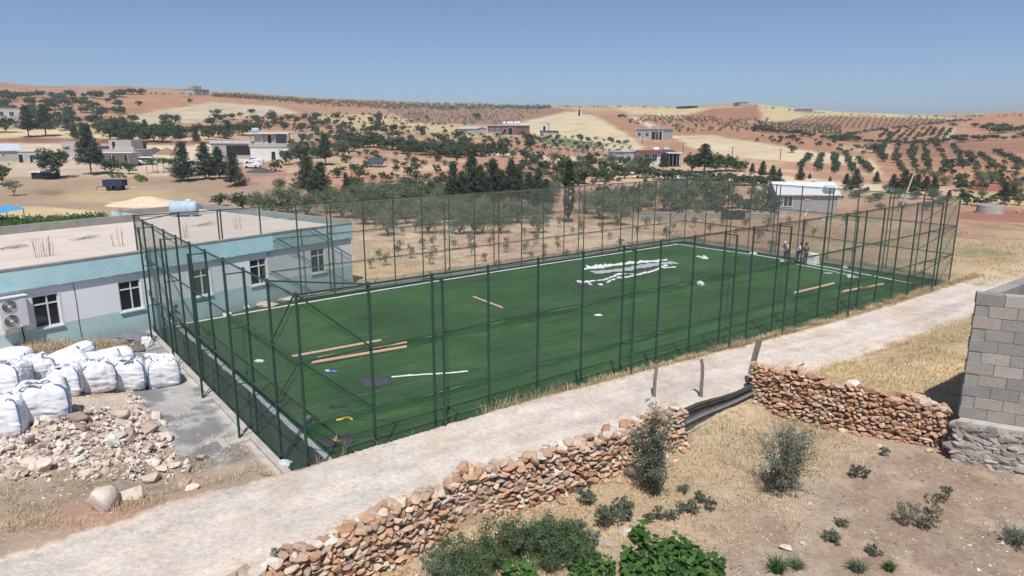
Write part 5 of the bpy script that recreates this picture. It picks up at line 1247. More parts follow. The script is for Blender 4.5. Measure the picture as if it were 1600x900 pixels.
for x in (.8, 3.5): MB().lathe([(.3, -.1), (.32, 0), (.32, .15), (.01, .16)], 14, M=Matrix.Translation((x, .08, .32)) @ Matrix.Rotation(R(90), 4, 'X')).build('wheel', M['rubber'], rt)
r_, L, D, h = flat_house(-6, 192, 34, 192, 8, 5.2, 'white two storey house on the slope at the far left', 'plaster_white', 'concrete', ((.25, 1.4, 2.6, 1.5), (.65, 1.4, 2.6, 1.5)), over=.1, slab=.3)
MB().box(L*.55, L*.85, 2, 4, 5.5, 6.4).build('roof_room', M['red_roof'], r_)
# skyline houses
r_, L, D, h = flat_house(303, 149, 327, 149, 8, 3.6, 'pale house on the skyline of the left hill', 'plaster', 'concrete', ((.25, 1.6, 1.0, 1.4), (.7, 1.6, 1.0, 1.4)))
MB().box(1, L*.6, 1, 5, 3.9, 5.6).build('roof_room', M['block_far'], r_); 
flat_house(1256, 176, 1269, 176, 6, 2.0, 'dark little house on the skyline left of the red rows', 'block_far', 'block_far', ((.3, 1.2, .8, 1.1), (.7, 1.2, .8, 1.1)))
flat_house(1146, 166, 1155, 166, 5, 2.2, 'small dark hut on top of the red hill', 'block_far', 'red_roof', (), 'hut', .2, .3, ((.5, 1.2, 1.8),))
flat_house(1057, 169.5, 1078, 169.5, 6, 1.4, 'low dark roofed farm shed on the distant crest', 'black', 'black', (), 'shed', .2, .2, ((.5, 1.5, 1.1),))
flat_house(1272, 177, 1290, 178, 5, .9, 'low ruined wall on the skyline right of the dark house', 'plaster', 'concrete', (), 'ruin', .1, .1)
flat_house(901, 181, 909, 181, 4, 2.4, 'tiny pale hut near the ridge beside a dark cypress', 'plaster_white', 'concrete', (), 'hut', .1, .2, ((.5, 1.0, 1.7),))

# ------------------------------------------------------------------ vehicles, trailer, solar panels, yard things
def car(u, v, rz, label, body, L=4.3):
    P = G(u, v); rt = empty('parked_car', P, rz, label, 'car'); w_ = 1.72
    prof = [(-L/2, .45), (-L/2+.05, .85), (-L/2+.9, .98), (-L/2+1.5, 1.42), (L/2-1.0, 1.46), (L/2-.25, 1.02), (L/2, .9), (L/2, .40), (L/2-.4, .28), (-L/2+.4, .28)]
    vs = []; n = len(prof)
    for y, k in ((-w_/2, 1), (w_/2, 1)):
        for x, z in prof: vs.append((x, y*(.82 if z > 1.2 else 1), z))
    MB().add(vs, [tuple(range(n)), tuple(range(2*n-1, n-1, -1))]+[((k+1) % n, k, n+k, n+(k+1) % n) for k in range(n)]).build('body', body, rt, bevel=.06)
    mb = MB()
    for s in (-1, 1):
        y = s*w_/2; mb.add([(-L/2+1.05, y*.985+s*.01, 1.02), (L/2-.5, y*.985+s*.01, 1.02), (L/2-1.02, y*.84+s*.02, 1.38), (-L/2+1.55, y*.84+s*.02, 1.36)], [(0, 1, 2, 3) if s < 0 else (3, 2, 1, 0)])
    mb.add([(-L/2+.97, -.7, 1.03), (-L/2+.97, .7, 1.03), (-L/2+1.44, .6, 1.38), (-L/2+1.44, -.6, 1.38)], [(0, 1, 2, 3)]); mb.build('window', M['glass'], rt)
    for x in (-L/2+.8, L/2-.85):
        for s in (-1, 1):
            wo = MB().lathe([(.2, -.1), (.31, -.1), (.33, -.06), (.33, .06), (.31, .1), (.2, .1)], 18, M=Matrix.Translation((x, s*(w_/2-.08), .32)) @ Matrix.Rotation(R(90), 4, 'X')).build('wheel', M['rubber'], rt)
            MB().lathe([(.01, -.085), (.2, -.09), (.2, .09), (.01, .085)], 14, M=Matrix.Translation((x, s*(w_/2-.08), .32)) @ Matrix.Rotation(R(90), 4, 'X')).build('rim', M['galv'], wo)
    for s in (-1, 1): MB().box(-L/2-.012, -L/2+.05, s*.6-.15, s*.6+.15, .66, .80).build('headlight', M['white_metal'], rt)
    return rt
wp = worn('car_white', (.72, .73, .74), .05, 2, .25, bump=0, spec=.6)
car(397, 256, R(8), 'white hatchback parked in the village yard in front of the two storey house', wp)
car(396, 263, R(-12), 'second white car half hidden nearer the black scrub heap', wp, 3.9)
car(972, 183, R(165), 'dark car on the pale track high on the red slope', worn('car_dark', (.04, .05, .07), .1, 2, .3, bump=0, spec=.6), 4.6)
def trailer():
    P = G(181, 297); rt = empty('farm_trailer', P, R(2), 'dark blue farm tipping trailer parked alone on the brown yard', 'trailer'); L, w_ = 3.2, 1.9
    mb = MB(); mb.box(-L/2, L/2, -w_/2, w_/2, .72, .82); t = .06
    mb.box(-L/2, L/2, -w_/2, -w_/2+t, .82, 1.75); mb.box(-L/2, L/2, w_/2-t, w_/2, .82, 1.75); mb.box(-L/2, -L/2+t, -w_/2+t, w_/2-t, .82, 1.75); mb.box(L/2-t, L/2, -w_/2+t, w_/2-t, .82, 1.75)
    mb.build('tipping_box', M['navy'], rt); mb = MB()
    for x in np.linspace(-L/2+.2, L/2-.2, 6): mb.box(x-.04, x+.04, -w_/2-.05, -w_/2-.002, .80, 1.76)
    mb.box(-L/2-.03, L/2+.03, -w_/2-.06, -w_/2-.001, 1.765, 1.82); mb.build('ribs', worn('navy_light', (.09, .10, .2), .2, 3, .5), rt)
    mb = MB(); mb.bar((-L/2-1.6, 0, .5), (-L/2+.3, -.4, .66), .05); mb.bar((-L/2-1.6, 0, .5), (-L/2+.3, .4, .66), .05); mb.bar((-L/2-1.5, 0, 0), (-L/2-1.5, 0, .5), .04); mb.build('drawbar', M['black'], rt)
    for x in (-.75, .75):
        for s in (-1, 1):
            wo = MB().lathe([(.2, -.12), (.38, -.12), (.42, -.05), (.42, .05), (.38, .12), (.2, .12)], 18, M=Matrix.Translation((x, s*(w_/2-.1), .42)) @ Matrix.Rotation(R(90), 4, 'X')).build('wheel', M['rubber'], rt)
            MB().lathe([(.01, -.1), (.2, -.11), (.2, .11), (.01, .1)], 14, M=Matrix.Translation((x, s*(w_/2-.1), .42)) @ Matrix.Rotation(R(90), 4, 'X')).build('rim', M['galv'], wo)
trailer()
def solar(u, v, cols, rows, rz, label, tilt=R(30), pw=1.05, ph=1.7):
    P = G(u, v); rt = empty('solar_array', P, rz, label, 'solar panels'); T = Matrix.Translation((0, 0, .6)) @ Matrix.Rotation(tilt, 4, 'X')
    for i in range(cols):
        for j in range(rows):
            mb = MB().box((i-cols/2)*pw+.03, (i+1-cols/2)*pw-.03, j*ph+.03, (j+1)*ph-.03, 0, .035, T); o = mb.build('panel', M['galv'], rt)
            MB().box((i-cols/2)*pw+.07, (i+1-cols/2)*pw-.07, j*ph+.07, (j+1)*ph-.07, .036, .042, T).build('cells', M['solar'], o)
    mb = MB(); 
    for x in np.linspace(-cols*pw/2+.3, cols*pw/2-.3, 3):
        a = T @ Vector((x, .3, 0)); b = T @ Vector((x, rows*ph-.3, 0)); mb.bar((a.x, a.y, -.4), a, .05); mb.bar((b.x, b.y, -.4), b, .05); mb.bar(a, b, .04)
    mb.build('frame', M['galv'], rt)
solar(583, 262, 5, 2, R(-22), 'tilted dark solar panels standing among the orchard bushes', R(30), .95, 1.5)
solar(859, 211, 6, 1, R(8), 'dark solar panels beside the tiny hut on the straw field', R(25), 1.1, 2.2)
def heap(u, v, sx, sy, sz, mat, name, lab, cat, seed=1):
    P = G(u, v); n = 34; V = []; 
    for i in range(n+1):
        for j in range(n+1):
            x, y = (i/n*2-1), (j/n*2-1); r_ = math.hypot(x, y); V.append((x*sx/2, y*sy/2, 0))
    V = np.array(V); x, y = V[:, 0]/(sx/2), V[:, 1]/(sy/2); an = np.arctan2(y, x); rr = np.hypot(x, y)*(1+.25*(fbm(np.cos(an)*1.5+seed, np.sin(an)*1.5, seed)-.5))
    V[:, 2] = sz*np.maximum(0, 1-rr)**.75*(1+.5*(fbm(V[:, 0]*.8+seed, V[:, 1]*.8, seed+2)-.5))+(fbm(V[:, 0]*3, V[:, 1]*3, seed)-.5)*.12*sz*(rr < .9)-.12*(rr > .98)
    g = terrain(V[:, 0]+P[0], V[:, 1]+P[1])-P[2]; V[:, 2] += g-.02
    i, j = np.meshgrid(np.arange(n), np.arange(n), indexing='ij'); Fc = np.stack([i*(n+1)+j, (i+1)*(n+1)+j, (i+1)*(n+1)+j+1, i*(n+1)+j+1], -1).reshape(-1, 4)
    return tag(link(name, np_mesh(name, V, Fc, None, None, [mat], True), None, None, P), lab, cat)
heap(231, 321, 12, 6, 1.25, M['straw_heap'], 'straw_heap', 'big pale heap of straw behind the school roof', 'heap', 3)
heap(262, 241, 7, 4, 1.6, worn('red_rubble', (.33, .19, .14), .4, 2, .95), 'earth_heap', 'reddish brown earth heap beside the pale track', 'heap', 4)
heap(243, 240, 7, 4, 1.6, worn('dark_tarp_heap', (.09, .075, .07), .4, 2, .9), 'covered_heap', 'dark covered heap left of the red earth heap', 'heap', 5)
heap(407, 269, 6, 4, 1.0, worn('ash', (.10, .09, .085), .5, 2, .95), 'ash_heap', 'dark grey brushwood heap below the white cars', 'heap', 6)
heap(318, 228, 5, 3, .8, M['straw_heap'], 'straw_heap', 'small yellow straw heap left of the grey barn', 'heap', 7)
heap(382, 288, 5, 3, .7, worn('red_rubble2', (.30, .19, .15), .4, 2, .95), 'earth_heap', 'low brown earth bank right of the last pine', 'heap', 8)
def shed():
    P = G(72, 279); rt = empty('lean_to_shed', P, R(5), 'low black sheeted shelter with a white cover under the fig tree', 'shed')
    MB().prism([(-2.1, -1), (2.1, -1.2), (2.1, 1.2), (-2.1, 1.1)], -.2, 1.15).build('side_sheet', M['black'], rt, bevel=.08)
    mb = MB(); vs = []
    for i in range(9):
        for j in range(5): vs.append((-2.3+i*.58, -1.3+j*.65, 1.2+.35*math.sin(j/4*math.pi)+random.uniform(-.1, .12)))
    mb.add(vs, [(i*5+j, (i+1)*5+j, (i+1)*5+j+1, i*5+j+1) for i in range(8) for j in range(4)]); mb.build('cover', M['tin'], rt)
shed()
P = G(-4, 346); rt = empty('tarp_shelter', P, R(-38), 'bright blue tarpaulin roof at the left picture edge beyond the school', 'tarpaulin')
mb = MB(); vs = []
for i in range(10):
    for j in range(7): vs.append((-3.2+i*.72, -1.6+j*.6, .9+.25*j*.5+.08*math.sin(i*1.3+j)))
mb.add(vs, [(i*7+j, (i+1)*7+j, (i+1)*7+j+1, i*7+j+1) for i in range(9) for j in range(6)]); mb.build('sheet', M['blue_tarp'], rt)
for x in (-3, 3):
    for y, z in ((-1.5, .9), (1.9, 1.6)): MB().bar((x, y, -.4), (x, y, z), .05).build('post', M['wood'], rt)
for (u, v, s_, lab) in ((1118, 263, 1.5, 'white sheeted stack in front of the big trees'), (386, 241, 2.2, 'white covered pile beside the grey barn'), (14, 251, 2.0, 'white covered pile in front of the blue roofed barn')):
    lump(u, v, s_*1.5, s_, s_*.9, M['bag'], 'covered_pile', lab, 'covered pile', int(u), 0, True)
lump(33, 248, 1.2, .8, 1.0, worn('faded_red', (.35, .10, .09), .3, 3, .8), 'barrel_pile', 'faded red pile beside the white one in the yard', 'pile', 77, 0, True)
lump(321, 277, 1.3, .9, .8, M['bag'], 'covered_pile', 'small white and red pile at the foot of the pines', 'covered pile', 78, 0, True)
for k, (u, v) in enumerate(((797, 243), (806, 243), (815, 243), (824, 243), (833, 243), (842, 243))):
    u = 752+k*8; lump(u, 243.5, 1.3, .9, .9, M['bag'], 'white_sack', 'white sack in the row lying along the dark orchard hedge', 'sack', 90+k, 0, True, 'white sacks along the hedge')
# utility poles
def pole(u, v, v1, lab, arm=True, mat='wood', lean=0.):
    P = G(u, v); h = 1.; k = ppm(P); h = (v-v1)/k; rt = empty('utility_pole', P, R(random.uniform(-20, 20)), lab, 'utility pole', 'utility poles across the fields')
    MB().tube([(0, 0, -.6), (lean*h*.5, 0, h*.5), (lean*h, 0, h)], [.13, .11, .08], 7).build('pole', M[mat], rt)
    if arm:
        MB().bar((lean*h-.9, 0, h-.3), (lean*h+.9, 0, h-.3), .05, 6).build('crossarm', M['galv'], rt); mb = MB()
        for x in (-.8, 0, .8): mb.lathe([(.04, 0), (.07, .06), (.04, .12), (.06, .18), (.01, .2)], 8, c=(lean*h+x, 0, h-.25))
        mb.build('insulator', M['white_paint'], rt)
for a in ((43, 150, 137, 'utility pole on the skyline at the far left'), (828, 171, 159.5, 'utility pole on the skyline right of the tree belt'), (1493, 187, 176, 'utility pole on the skyline at the end of the red rows'), (1582, 182, 174, 'faint utility pole on the skyline at the far right'),
          (904, 249, 230, 'short dark pole beside the pale road in the middle distance'), (1004, 224, 197, 'pole standing before the unfinished grey house'), (1067, 240, 222, 'pole above the white roofed shelter'), (1144, 246, 229, 'pole on the straw field right of the big trees'),
          (1219, 249, 232, 'pole beside the straw field near the orchard rows'), (759, 245, 222, 'pole in front of the purple house'), (591, 187, 172, 'pole beside the round dark tree on the middle slope'), (377, 247, 225, 'grey pole in front of the barn opening'), (1277, 250, 236, 'pole at the edge of the red orchard soil'), (1352, 240, 226, 'pole by the crossing track in the orchard')):
    pole(*a)
pole(1405, 332, 266, 'tall leaning concrete pole behind the right part of the pitch fence', False, 'concrete', .28)
# ------------------------------------------------------------------ foliage
def leaves(cent, nrm, n, spread, size, aspect=.5, tint=None, up=.35, jit=.9):
    """leaf quads scattered round clump centres; cent (k,3), nrm outward directions (k,3)"""
    k = len(cent); c = np.repeat(cent, n, 0); o = rng.normal(size=(k*n, 3)); o /= np.linalg.norm(o, axis=1)[:, None]; o *= rng.uniform(0, 1, (k*n, 1))**.45
    sp = spread if hasattr(spread, '__len__') else np.full(k, spread); sp = np.repeat(sp, n)[:, None]
    p = c+o*sp; d = np.repeat(nrm, n, 0)+rng.normal(size=(k*n, 3))*jit+np.array([0, 0, up]); d /= np.linalg.norm(d, axis=1)[:, None]
    a = np.cross(d, rng.normal(size=(k*n, 3))); a /= np.linalg.norm(a, axis=1)[:, None]; b = np.cross(d, a)
    s = size*rng.uniform(.6, 1.35, (k*n, 1)); V = np.stack([p-a*s*.5, p+b*s*aspect*.5, p+a*s*.5, p-b*s*aspect*.5], 1).reshape(-1, 3)
    Fc = np.arange(k*n*4).reshape(-1, 4); t = np.repeat(rng.uniform(.15, .85, k) if tint is None else tint, n)*.6+rng.uniform(0, 1, k*n)*.4
    return V, Fc, t
def crown_mesh(name, parts, mat):
    V, F, T, n = [], [], [], 0
    for v, f, t in parts: V.append(v); F.append(f+n); T.append(t); n += len(v)
    return np_mesh(name, np.concatenate(V), np.concatenate(F), np.concatenate(T), None, [mat])
def limb(mb, a, b, r0, r1, bendy=.12, n=6):
    a, b = np.array(a, float), np.array(b, float); L = np.linalg.norm(b-a); pts = []
    for i in range(5):
        f = i/4; pts.append(a+(b-a)*f+(rng.normal(size=3)*bendy*L*math.sin(f*math.pi)*.5))
    mb.tube(pts, [lerp(r0, r1, i/4) for i in range(5)], n)
def t_pine(seed, h=8., rad=2.3, lo=1.3, dens=1.):
    global rng; rng = np.random.default_rng(seed); mb = MB(); top = np.array([rng.normal()*.25, rng.normal()*.25, h*.97]); mb.tube([(0, 0, -.4), (0, 0, h*.25), top*.6, top], [.17, .15, .10, .03], 7)
    C, N, S = [], [], []; z = lo
    while z < h:
        f = (z-lo)/(h-lo); rr = rad*(1-f)**.75*(.75+.4*rng.random())+.15; nb = max(3, int((7-3*f)*dens))
        a0 = rng.uniform(0, 6.3)
        for k in range(nb):
            a = a0+2*math.pi*k/nb+rng.normal()*.3; L = rr*rng.uniform(.6, 1.15); tip = np.array([math.cos(a)*L, math.sin(a)*L, z+L*.18+rng.normal()*.12]); ax = top*(z/h)*.9; ax[2] = z
            limb(mb, ax, tip, .035, .012, .06, 4)
            for q in np.linspace(.4, 1.05, max(2, int(L/.42))): C.append(ax+(tip-ax)*q+rng.normal(size=3)*.08); N.append(np.array([math.cos(a)*.7, math.sin(a)*.7, .6])); S.append(.20+.22*rng.random())
        z += (h-lo)/15*(1.15-.5*f)
    C.append(top); N.append(np.array([0, 0, 1.])); S.append(.25)
    return mb.mesh('trunk', M['trunk']), crown_mesh('crown', [leaves(np.array(C), np.array(N), 34, np.array(S)*1.35, .33, .34, jit=.8)], M['pine']), h
def t_round(seed, h, rad, lo, nclump, nleaf, size, mat, aspect=.55, lobes=5, flat=.8, trunk=.16, multi=1, spread=.42):
    global rng; rng = np.random.default_rng(seed); mb = MB(); cz = lo+(h-lo)*.5
    L = []
    for k in range(lobes):
        a = 2*math.pi*k/lobes+rng.normal()*.4; q = rad*rng.uniform(.30, .62); L.append((np.array([math.cos(a)*q, math.sin(a)*q, lerp(lo+(h-lo)*.30, h-(h-lo)*.30, rng.random())]), rad*rng.uniform(.42, .62)))
    L.append((np.array([rng.normal()*.15*rad, rng.normal()*.15*rad, h-(h-lo)*.38]), rad*.55))
    for m in range(multi):
        a = rng.uniform(0, 6.3); f0 = np.array([math.cos(a)*.12*(multi-1), math.sin(a)*.12*(multi-1), -.3]); fork = np.array([rng.normal()*.12, rng.normal()*.12, lo*.9+.15]); limb(mb, f0, fork, trunk/multi**.4, trunk*.75/multi**.4, .08, 7)
        for c, r_ in L[m::multi]: limb(mb, fork, c, trunk*.5/multi**.4, .02, .15, 5)
    C, N, S = [], [], []
    for k in range(nclump):
        c, r_ = L[rng.integers(len(L))]; d = rng.normal(size=3); d /= np.linalg.norm(d); d[2] = abs(d[2])*.9-.25 if rng.random() < .45 else d[2]
        p = c+d*r_*np.array([1, 1, flat])*rng.uniform(.55, 1.12); 
        if p[2] < lo*.6: p[2] = lo*.6+rng.random()*.2
        C.append(p); N.append(d); S.append(rad*spread*rng.uniform(.35, .8)*.6)
    return mb.mesh('trunk', M['trunk']), crown_mesh('crown', [leaves(np.array(C), np.array(N), nleaf, np.array(S), size, aspect)], mat), h
def t_cypress(seed, h=8., rad=.72):
    global rng; rng = np.random.default_rng(seed); mb = MB().tube([(0, 0, -.3), (0, 0, h*.5), (.03, 0, h*.95)], [.15, .1, .02], 7); C, N, S = [], [], []
    for k in range(260):
        f = rng.random(); z = .9+f*(h-.95); rr = rad*(math.sin(min(1, (f+.06)*2.2)*math.pi/2))*(1-f**2.6)**.6*rng.uniform(.75, 1.05); a = rng.uniform(0, 6.3); C.append((math.cos(a)*rr, math.sin(a)*rr, z)); N.append((math.cos(a), math.sin(a), .8)); S.append(.2)
    return mb.mesh('trunk', M['trunk']), crown_mesh('crown', [leaves(np.array(C), np.array(N, float), 24, np.array(S), .26, .35, up=.8, jit=.5)], M['cypress']), h
def t_sapling(seed, h, rad, mat, size=.085, n=150, leaf=22):
    """young shrubby tree of upright whips with small narrow leaves, seen close"""
    global rng; rng = np.random.default_rng(seed); mb = MB(); C, N, S = [], [], []
    for k in range(16):
        a = rng.uniform(0, 6.3); L = h*rng.uniform(.55, 1.0); lean = rng.uniform(.12, 1.0)*rad*(1.15-L/h*.55); b = np.array([math.cos(a)*.1, math.sin(a)*.1, -.1]); t = np.array([math.cos(a)*lean, math.sin(a)*lean, L]); limb(mb, b, t, .022, .004, .10, 5)
        for q in np.linspace(.18, 1.02, max(4, int(L/.2))): p = b+(t-b)*q; C.append(p+rng.normal(size=3)*.10*(1.2-q*.5)); N.append(np.array([math.cos(a)*.5, math.sin(a)*.5, .6])); S.append(.20*(1.15-q*.55))
        for j in range(4):
            q = rng.uniform(.25, .8); p = b+(t-b)*q; d2 = rng.normal(size=3); d2[2] = abs(d2[2])*.7+.2; d2 /= np.linalg.norm(d2); e = p+d2*rad*rng.uniform(.3, .65); limb(mb, p, e, .010, .003, .1, 4)
            for qq in (.4, .7, 1.0): C.append(p+(e-p)*qq); N.append(d2); S.append(.15)
    return mb.mesh('trunk', M['trunk']), crown_mesh('crown', [leaves(np.array(C), np.array(N), leaf, np.array(S), size, .3, up=.5)], mat), h
PROTO = {
    'pine': [t_pine(s, 8, 2.0+.35*(s % 2), .8+.2*(s % 3), 1.15) for s in (1, 2, 3)],
    'tall_pine': [t_pine(s, 9, 2.3, 2.2, 1.25) for s in (7, 8, 9)],
    'grove': [t_pine(s, 9, 2.0, 3.3, 1.1) for s in (91, 92, 93, 94)],
    'broad': [t_round(s, 5.5, 2.6, .75, 120, 36, .30, M['broad'], lobes=8, flat=.95) for s in (11, 12, 13)],
    'oak': [t_round(s, 4.2, 2.3, .15, 105, 30, .30, M['orchard'], lobes=7, flat=.95) for s in (21, 22, 23)],
    'orchard': [t_round(s, 3.2, 1.7, .12, 80, 26, .27, M['orchard'], lobes=6, flat=1., trunk=.1) for s in (31, 32, 33, 34)],
    'olive': [t_round(s, 4.0, 2.1, .22, 120, 34, .22, M['olive'], .35, lobes=9, flat=1.05, trunk=.13, spread=.7) for s in (41, 42, 43, 44)],
    'young_olive': [t_round(s, 2.4, .85, .3, 42, 26, .15, M['young'], .35, lobes=4, flat=1.3, trunk=.05, spread=.6) for s in (51, 52, 53)],
    'light': [t_round(s, 3.2, 1.8, .3, 70, 30, .24, M['light_leaf'], lobes=6, flat=.7, trunk=.1) for s in (61, 62)],
    'green': [t_round(s, 2.2, 1.2, .1, 60, 26, .22, M['lime_leaf'], lobes=5, flat=.95, trunk=.07) for s in (66, 67)],
    'cypress': [t_cypress(71)],
    'tiny': [t_round(s, 1.6, .95, .06, 34, 16, .26, M['orchard'], lobes=4, flat=1., trunk=.06) for s in (81, 82, 83)],
}
rng = np.random.default_rng(99); random.seed(99)
KIND = {'pine': ('pine_tree', 'pine tree'), 'tall_pine': ('pine_tree', 'pine tree'), 'grove': ('pine_tree', 'pine tree'), 'broad': ('broadleaf_tree', 'tree'), 'oak': ('oak_tree', 'tree'), 'orchard': ('orchard_tree', 'tree'), 'olive': ('olive_tree', 'olive tree'),
        'young_olive': ('young_olive_tree', 'olive tree'), 'light': ('light_green_bush', 'bush'), 'green': ('green_bush', 'bush'), 'cypress': ('cypress_tree', 'cypress'), 'tiny': ('orchard_shrub', 'shrub')}
def tree_at(P, h, kind, label, group=None, wide=1., parts=True, i=None):
    tr, cr, h0 = random.choice(PROTO[kind]) if i is None else PROTO[kind][i]; nm, cat = KIND[kind]; k = h/h0*1.0; rz = random.uniform(0, 6.28)
    if parts:
        o = empty(nm, P, rz, label, cat, group); o.scale = (k*wide, k*wide, k); link('trunk', tr, None, o); link('crown', cr, None, o)
    else:
        o = link(nm, cr, None, None, P, rz); o.scale = (k*wide, k*wide, k); tag(o, label, cat, group)
    return o
def T(u, v, vtop, kind, label, group=None, wide=1., i=None):
    P = G(u, v); return tree_at(P, (v-vtop)/ppm(P)*1.02, kind, label, group, wide, True, i)
# ---- trees one can point to
for a in (
    (143, 273, 199, 'tall_pine', 'tallest pine, standing in front of the grey village house', None, 1.0),
    (287, 283, 226, 'pine', 'leftmost pine of the group on the brown yard', 'pines on the brown yard', 1.15), (322, 280, 226, 'pine', 'second pine of the yard group, its lower branches touching the next', 'pines on the brown yard', 1.2),
    (343, 279, 232, 'pine', 'third narrower pine of the yard group', 'pines on the brown yard', 1.1), (366, 291, 239, 'pine', 'rightmost and nearest pine of the yard group', 'pines on the brown yard', 1.25),
    (88, 279, 231, 'broad', 'wide dark fig tree over the black sheeted shelter', None, 1.2), (4, 288, 256, 'broad', 'round tree cut by the left edge beside the yard', None, 1.0), (20, 306, 279, 'young_olive', 'thin flat topped sapling on the yard at the left', None, 1.5),
    (175, 272, 248, 'broad', 'dark bushy tree under the porch house wall', None, 1.3), (202, 272, 252, 'broad', 'dark shrub at the right end of the porch house', None, 1.1), (221, 240, 217, 'oak', 'round tree on the pale track behind the village house', None, 1.0),
    (483, 310, 247, 'tall_pine', 'big leaning pine left of two beyond the school roof', None, 1.3, 0), (503, 314, 256, 'pine', 'darker pine right of two beyond the school roof', None, 1.2), (509, 258, 212, 'tall_pine', 'dark pine beside the two storey house', None, 1.3),
    (542, 312, 272, 'pine', 'slim pine alone between orchard bushes beyond the school roof', None, .8), (432, 268, 246, 'green', 'bright green bush in front of the two storey house', None, .9), (470, 255, 222, 'broad', 'large tree right against the two storey house', None, 1.3), (447, 258, 234, 'broad', 'dark bush at the right foot of the two storey house', None, 1.1),
    (437, 300, 278, 'olive', 'grey green shrub below the ash heap', None, 1.1), (526, 278, 259, 'oak', 'round dark bush on red soil right of the leaning pine', None, 1.), (560, 302, 276, 'orchard', 'bush between the slim pine and the light green one', None, 1.1), (606, 310, 286, 'light', 'light olive green round bush behind the fence', None, 1.2),
    (650, 312, 274, 'broad', 'tall dark bush left of two right of the light green bush', None, .9), (680, 314, 278, 'broad', 'tall dark bush right of two right of the light green bush', None, .9), (344, 322, 302, 'orchard', 'shrub behind the corner of the school roof', None, 1.3), (380, 330, 297, 'broad', 'big dark shrub hidden by the school roof edge', None, 1.3), (440, 335, 308, 'green', 'green bush along the school parapet', None, 1.5),
    (888, 348, 254, 'cypress', 'dark slender cypress behind the pitch fence', None, 1.05), (965, 352, 306, 'olive', 'single taller olive right of the cypress', None, 1.),
    (45, 214, 168, 'tall_pine', 'left pine of the dark pair below the white slope house', None, 1.2), (72, 213, 166, 'tall_pine', 'right pine of the dark pair below the white slope house', None, 1.2), (10, 207, 180, 'broad', 'bushy tree under the white slope house', None, 1.4),
    (150, 197, 177, 'oak', 'large round bush behind the tallest pine on the slope', None, 1.4), (208, 192, 178, 'oak', 'round bush on the middle of the left slope', None, 1.2), (260, 193, 177, 'oak', 'left one of two touching bushes below the pale outcrop', None, 1.2), (275, 192, 177, 'oak', 'right one of two touching bushes below the pale outcrop', None, 1.1),
    (191, 148, 138, 'oak', 'leftmost of three round trees on the hill crest', None, 1.4), (206, 148, 137, 'oak', 'middle one of three round trees on the hill crest', None, 1.4), (221, 148, 137, 'oak', 'rightmost of three round trees on the hill crest', None, 1.2), (217, 165, 157, 'oak', 'single bush on the red slope below the crest trees', None, 1.4), (297, 160, 153, 'oak', 'single bush on the red slope under the skyline house', None, 1.3),
    (591, 187, 174, 'oak', 'round dark tree alone on the middle slope', None, 1.3), (745, 186, 175, 'oak', 'round dark tree alone on the ploughed brown slope', None, 1.3), (658, 210, 195, 'oak', 'round tree on the tan terrace left of the grey shed', None, 1.4), (478, 150, 0, 'oak', '', None, 1.), (905, 181, 171, 'cypress', 'small dark cypress beside the tiny hut on the ridge', None, 1.4),
    (787, 246, 229, 'broad', 'dark round tree at the right end of the hedge below the purple house', None, 1.2), (741, 243, 224, 'broad', 'big dark tree in the hedge left of the white sacks', None, 1.5), (716, 216, 202, 'oak', 'bush in front of the grey shed', None, 1.7), (824, 222, 207, 'oak', 'bushes at the pale ramp of the purple house', None, 1.3), (829, 232, 214, 'broad', 'dark tree left of the young grove', None, 1.2),
    (1012, 265, 243, 'broad', 'dark bush before the red roofed house', None, .9), (1036, 268, 240, 'tall_pine', 'dense tree in the middle of the red roofed house front', None, 1.), (1080, 270, 236, 'broad', 'leftmost of the big trees right of the white shelter', 'big dark trees by the shelter', 1.2), (1100, 271, 227, 'tall_pine', 'tallest, pointed one of the big trees right of the white shelter', 'big dark trees by the shelter', 1.6), (1118, 269, 238, 'broad', 'third of the big trees right of the white shelter', 'big dark trees by the shelter', 1.2), (1134, 268, 241, 'broad', 'fourth of the big trees right of the white shelter', 'big dark trees by the shelter', 1.1), (1147, 268, 245, 'broad', 'fifth of the big trees right of the white shelter', 'big dark trees by the shelter', 1.2), (1156, 268, 250, 'orchard', 'smallest, rightmost of the big trees by the shelter', 'big dark trees by the shelter', 1.2),
    (1175, 272, 256, 'pine', 'young pine just right of the big trees', None, 1.3), (1191, 277, 253, 'pine', 'broad young pine second right of the big trees', None, 1.3),
    (1524, 199, 191, 'oak', 'round dark tree left of three on the red ridge', None, 1.5), (1543, 203, 190, 'oak', 'umbrella shaped tree in the middle of three on the red ridge', None, 1.7), (1567, 204, 191, 'oak', 'dark tree right of three on the red ridge', None, 1.6), (1493, 218, 209, 'oak', 'left one of two wide trees below the red ridge', None, 1.7), (1505, 217, 209, 'oak', 'right one of two wide trees below the red ridge', None, 1.7), (1489, 197, 191, 'oak', 'flat dark bush near the end of the long hedge', None, 2.),
    (1238, 220, 209, 'oak', 'tree standing alone in the long dark hedge on the red slope', None, 1.3), (1325, 215, 204, 'oak', 'round tree above the bend of the long hedge', None, 1.2), (1366, 239, 222, 'oak', 'round tree where the orchard rows meet', None, 1.4), (1237, 239, 226, 'orchard', 'light shrub on the soil above the straw strip', None, 1.1),
):
    if a[4]: T(*a)
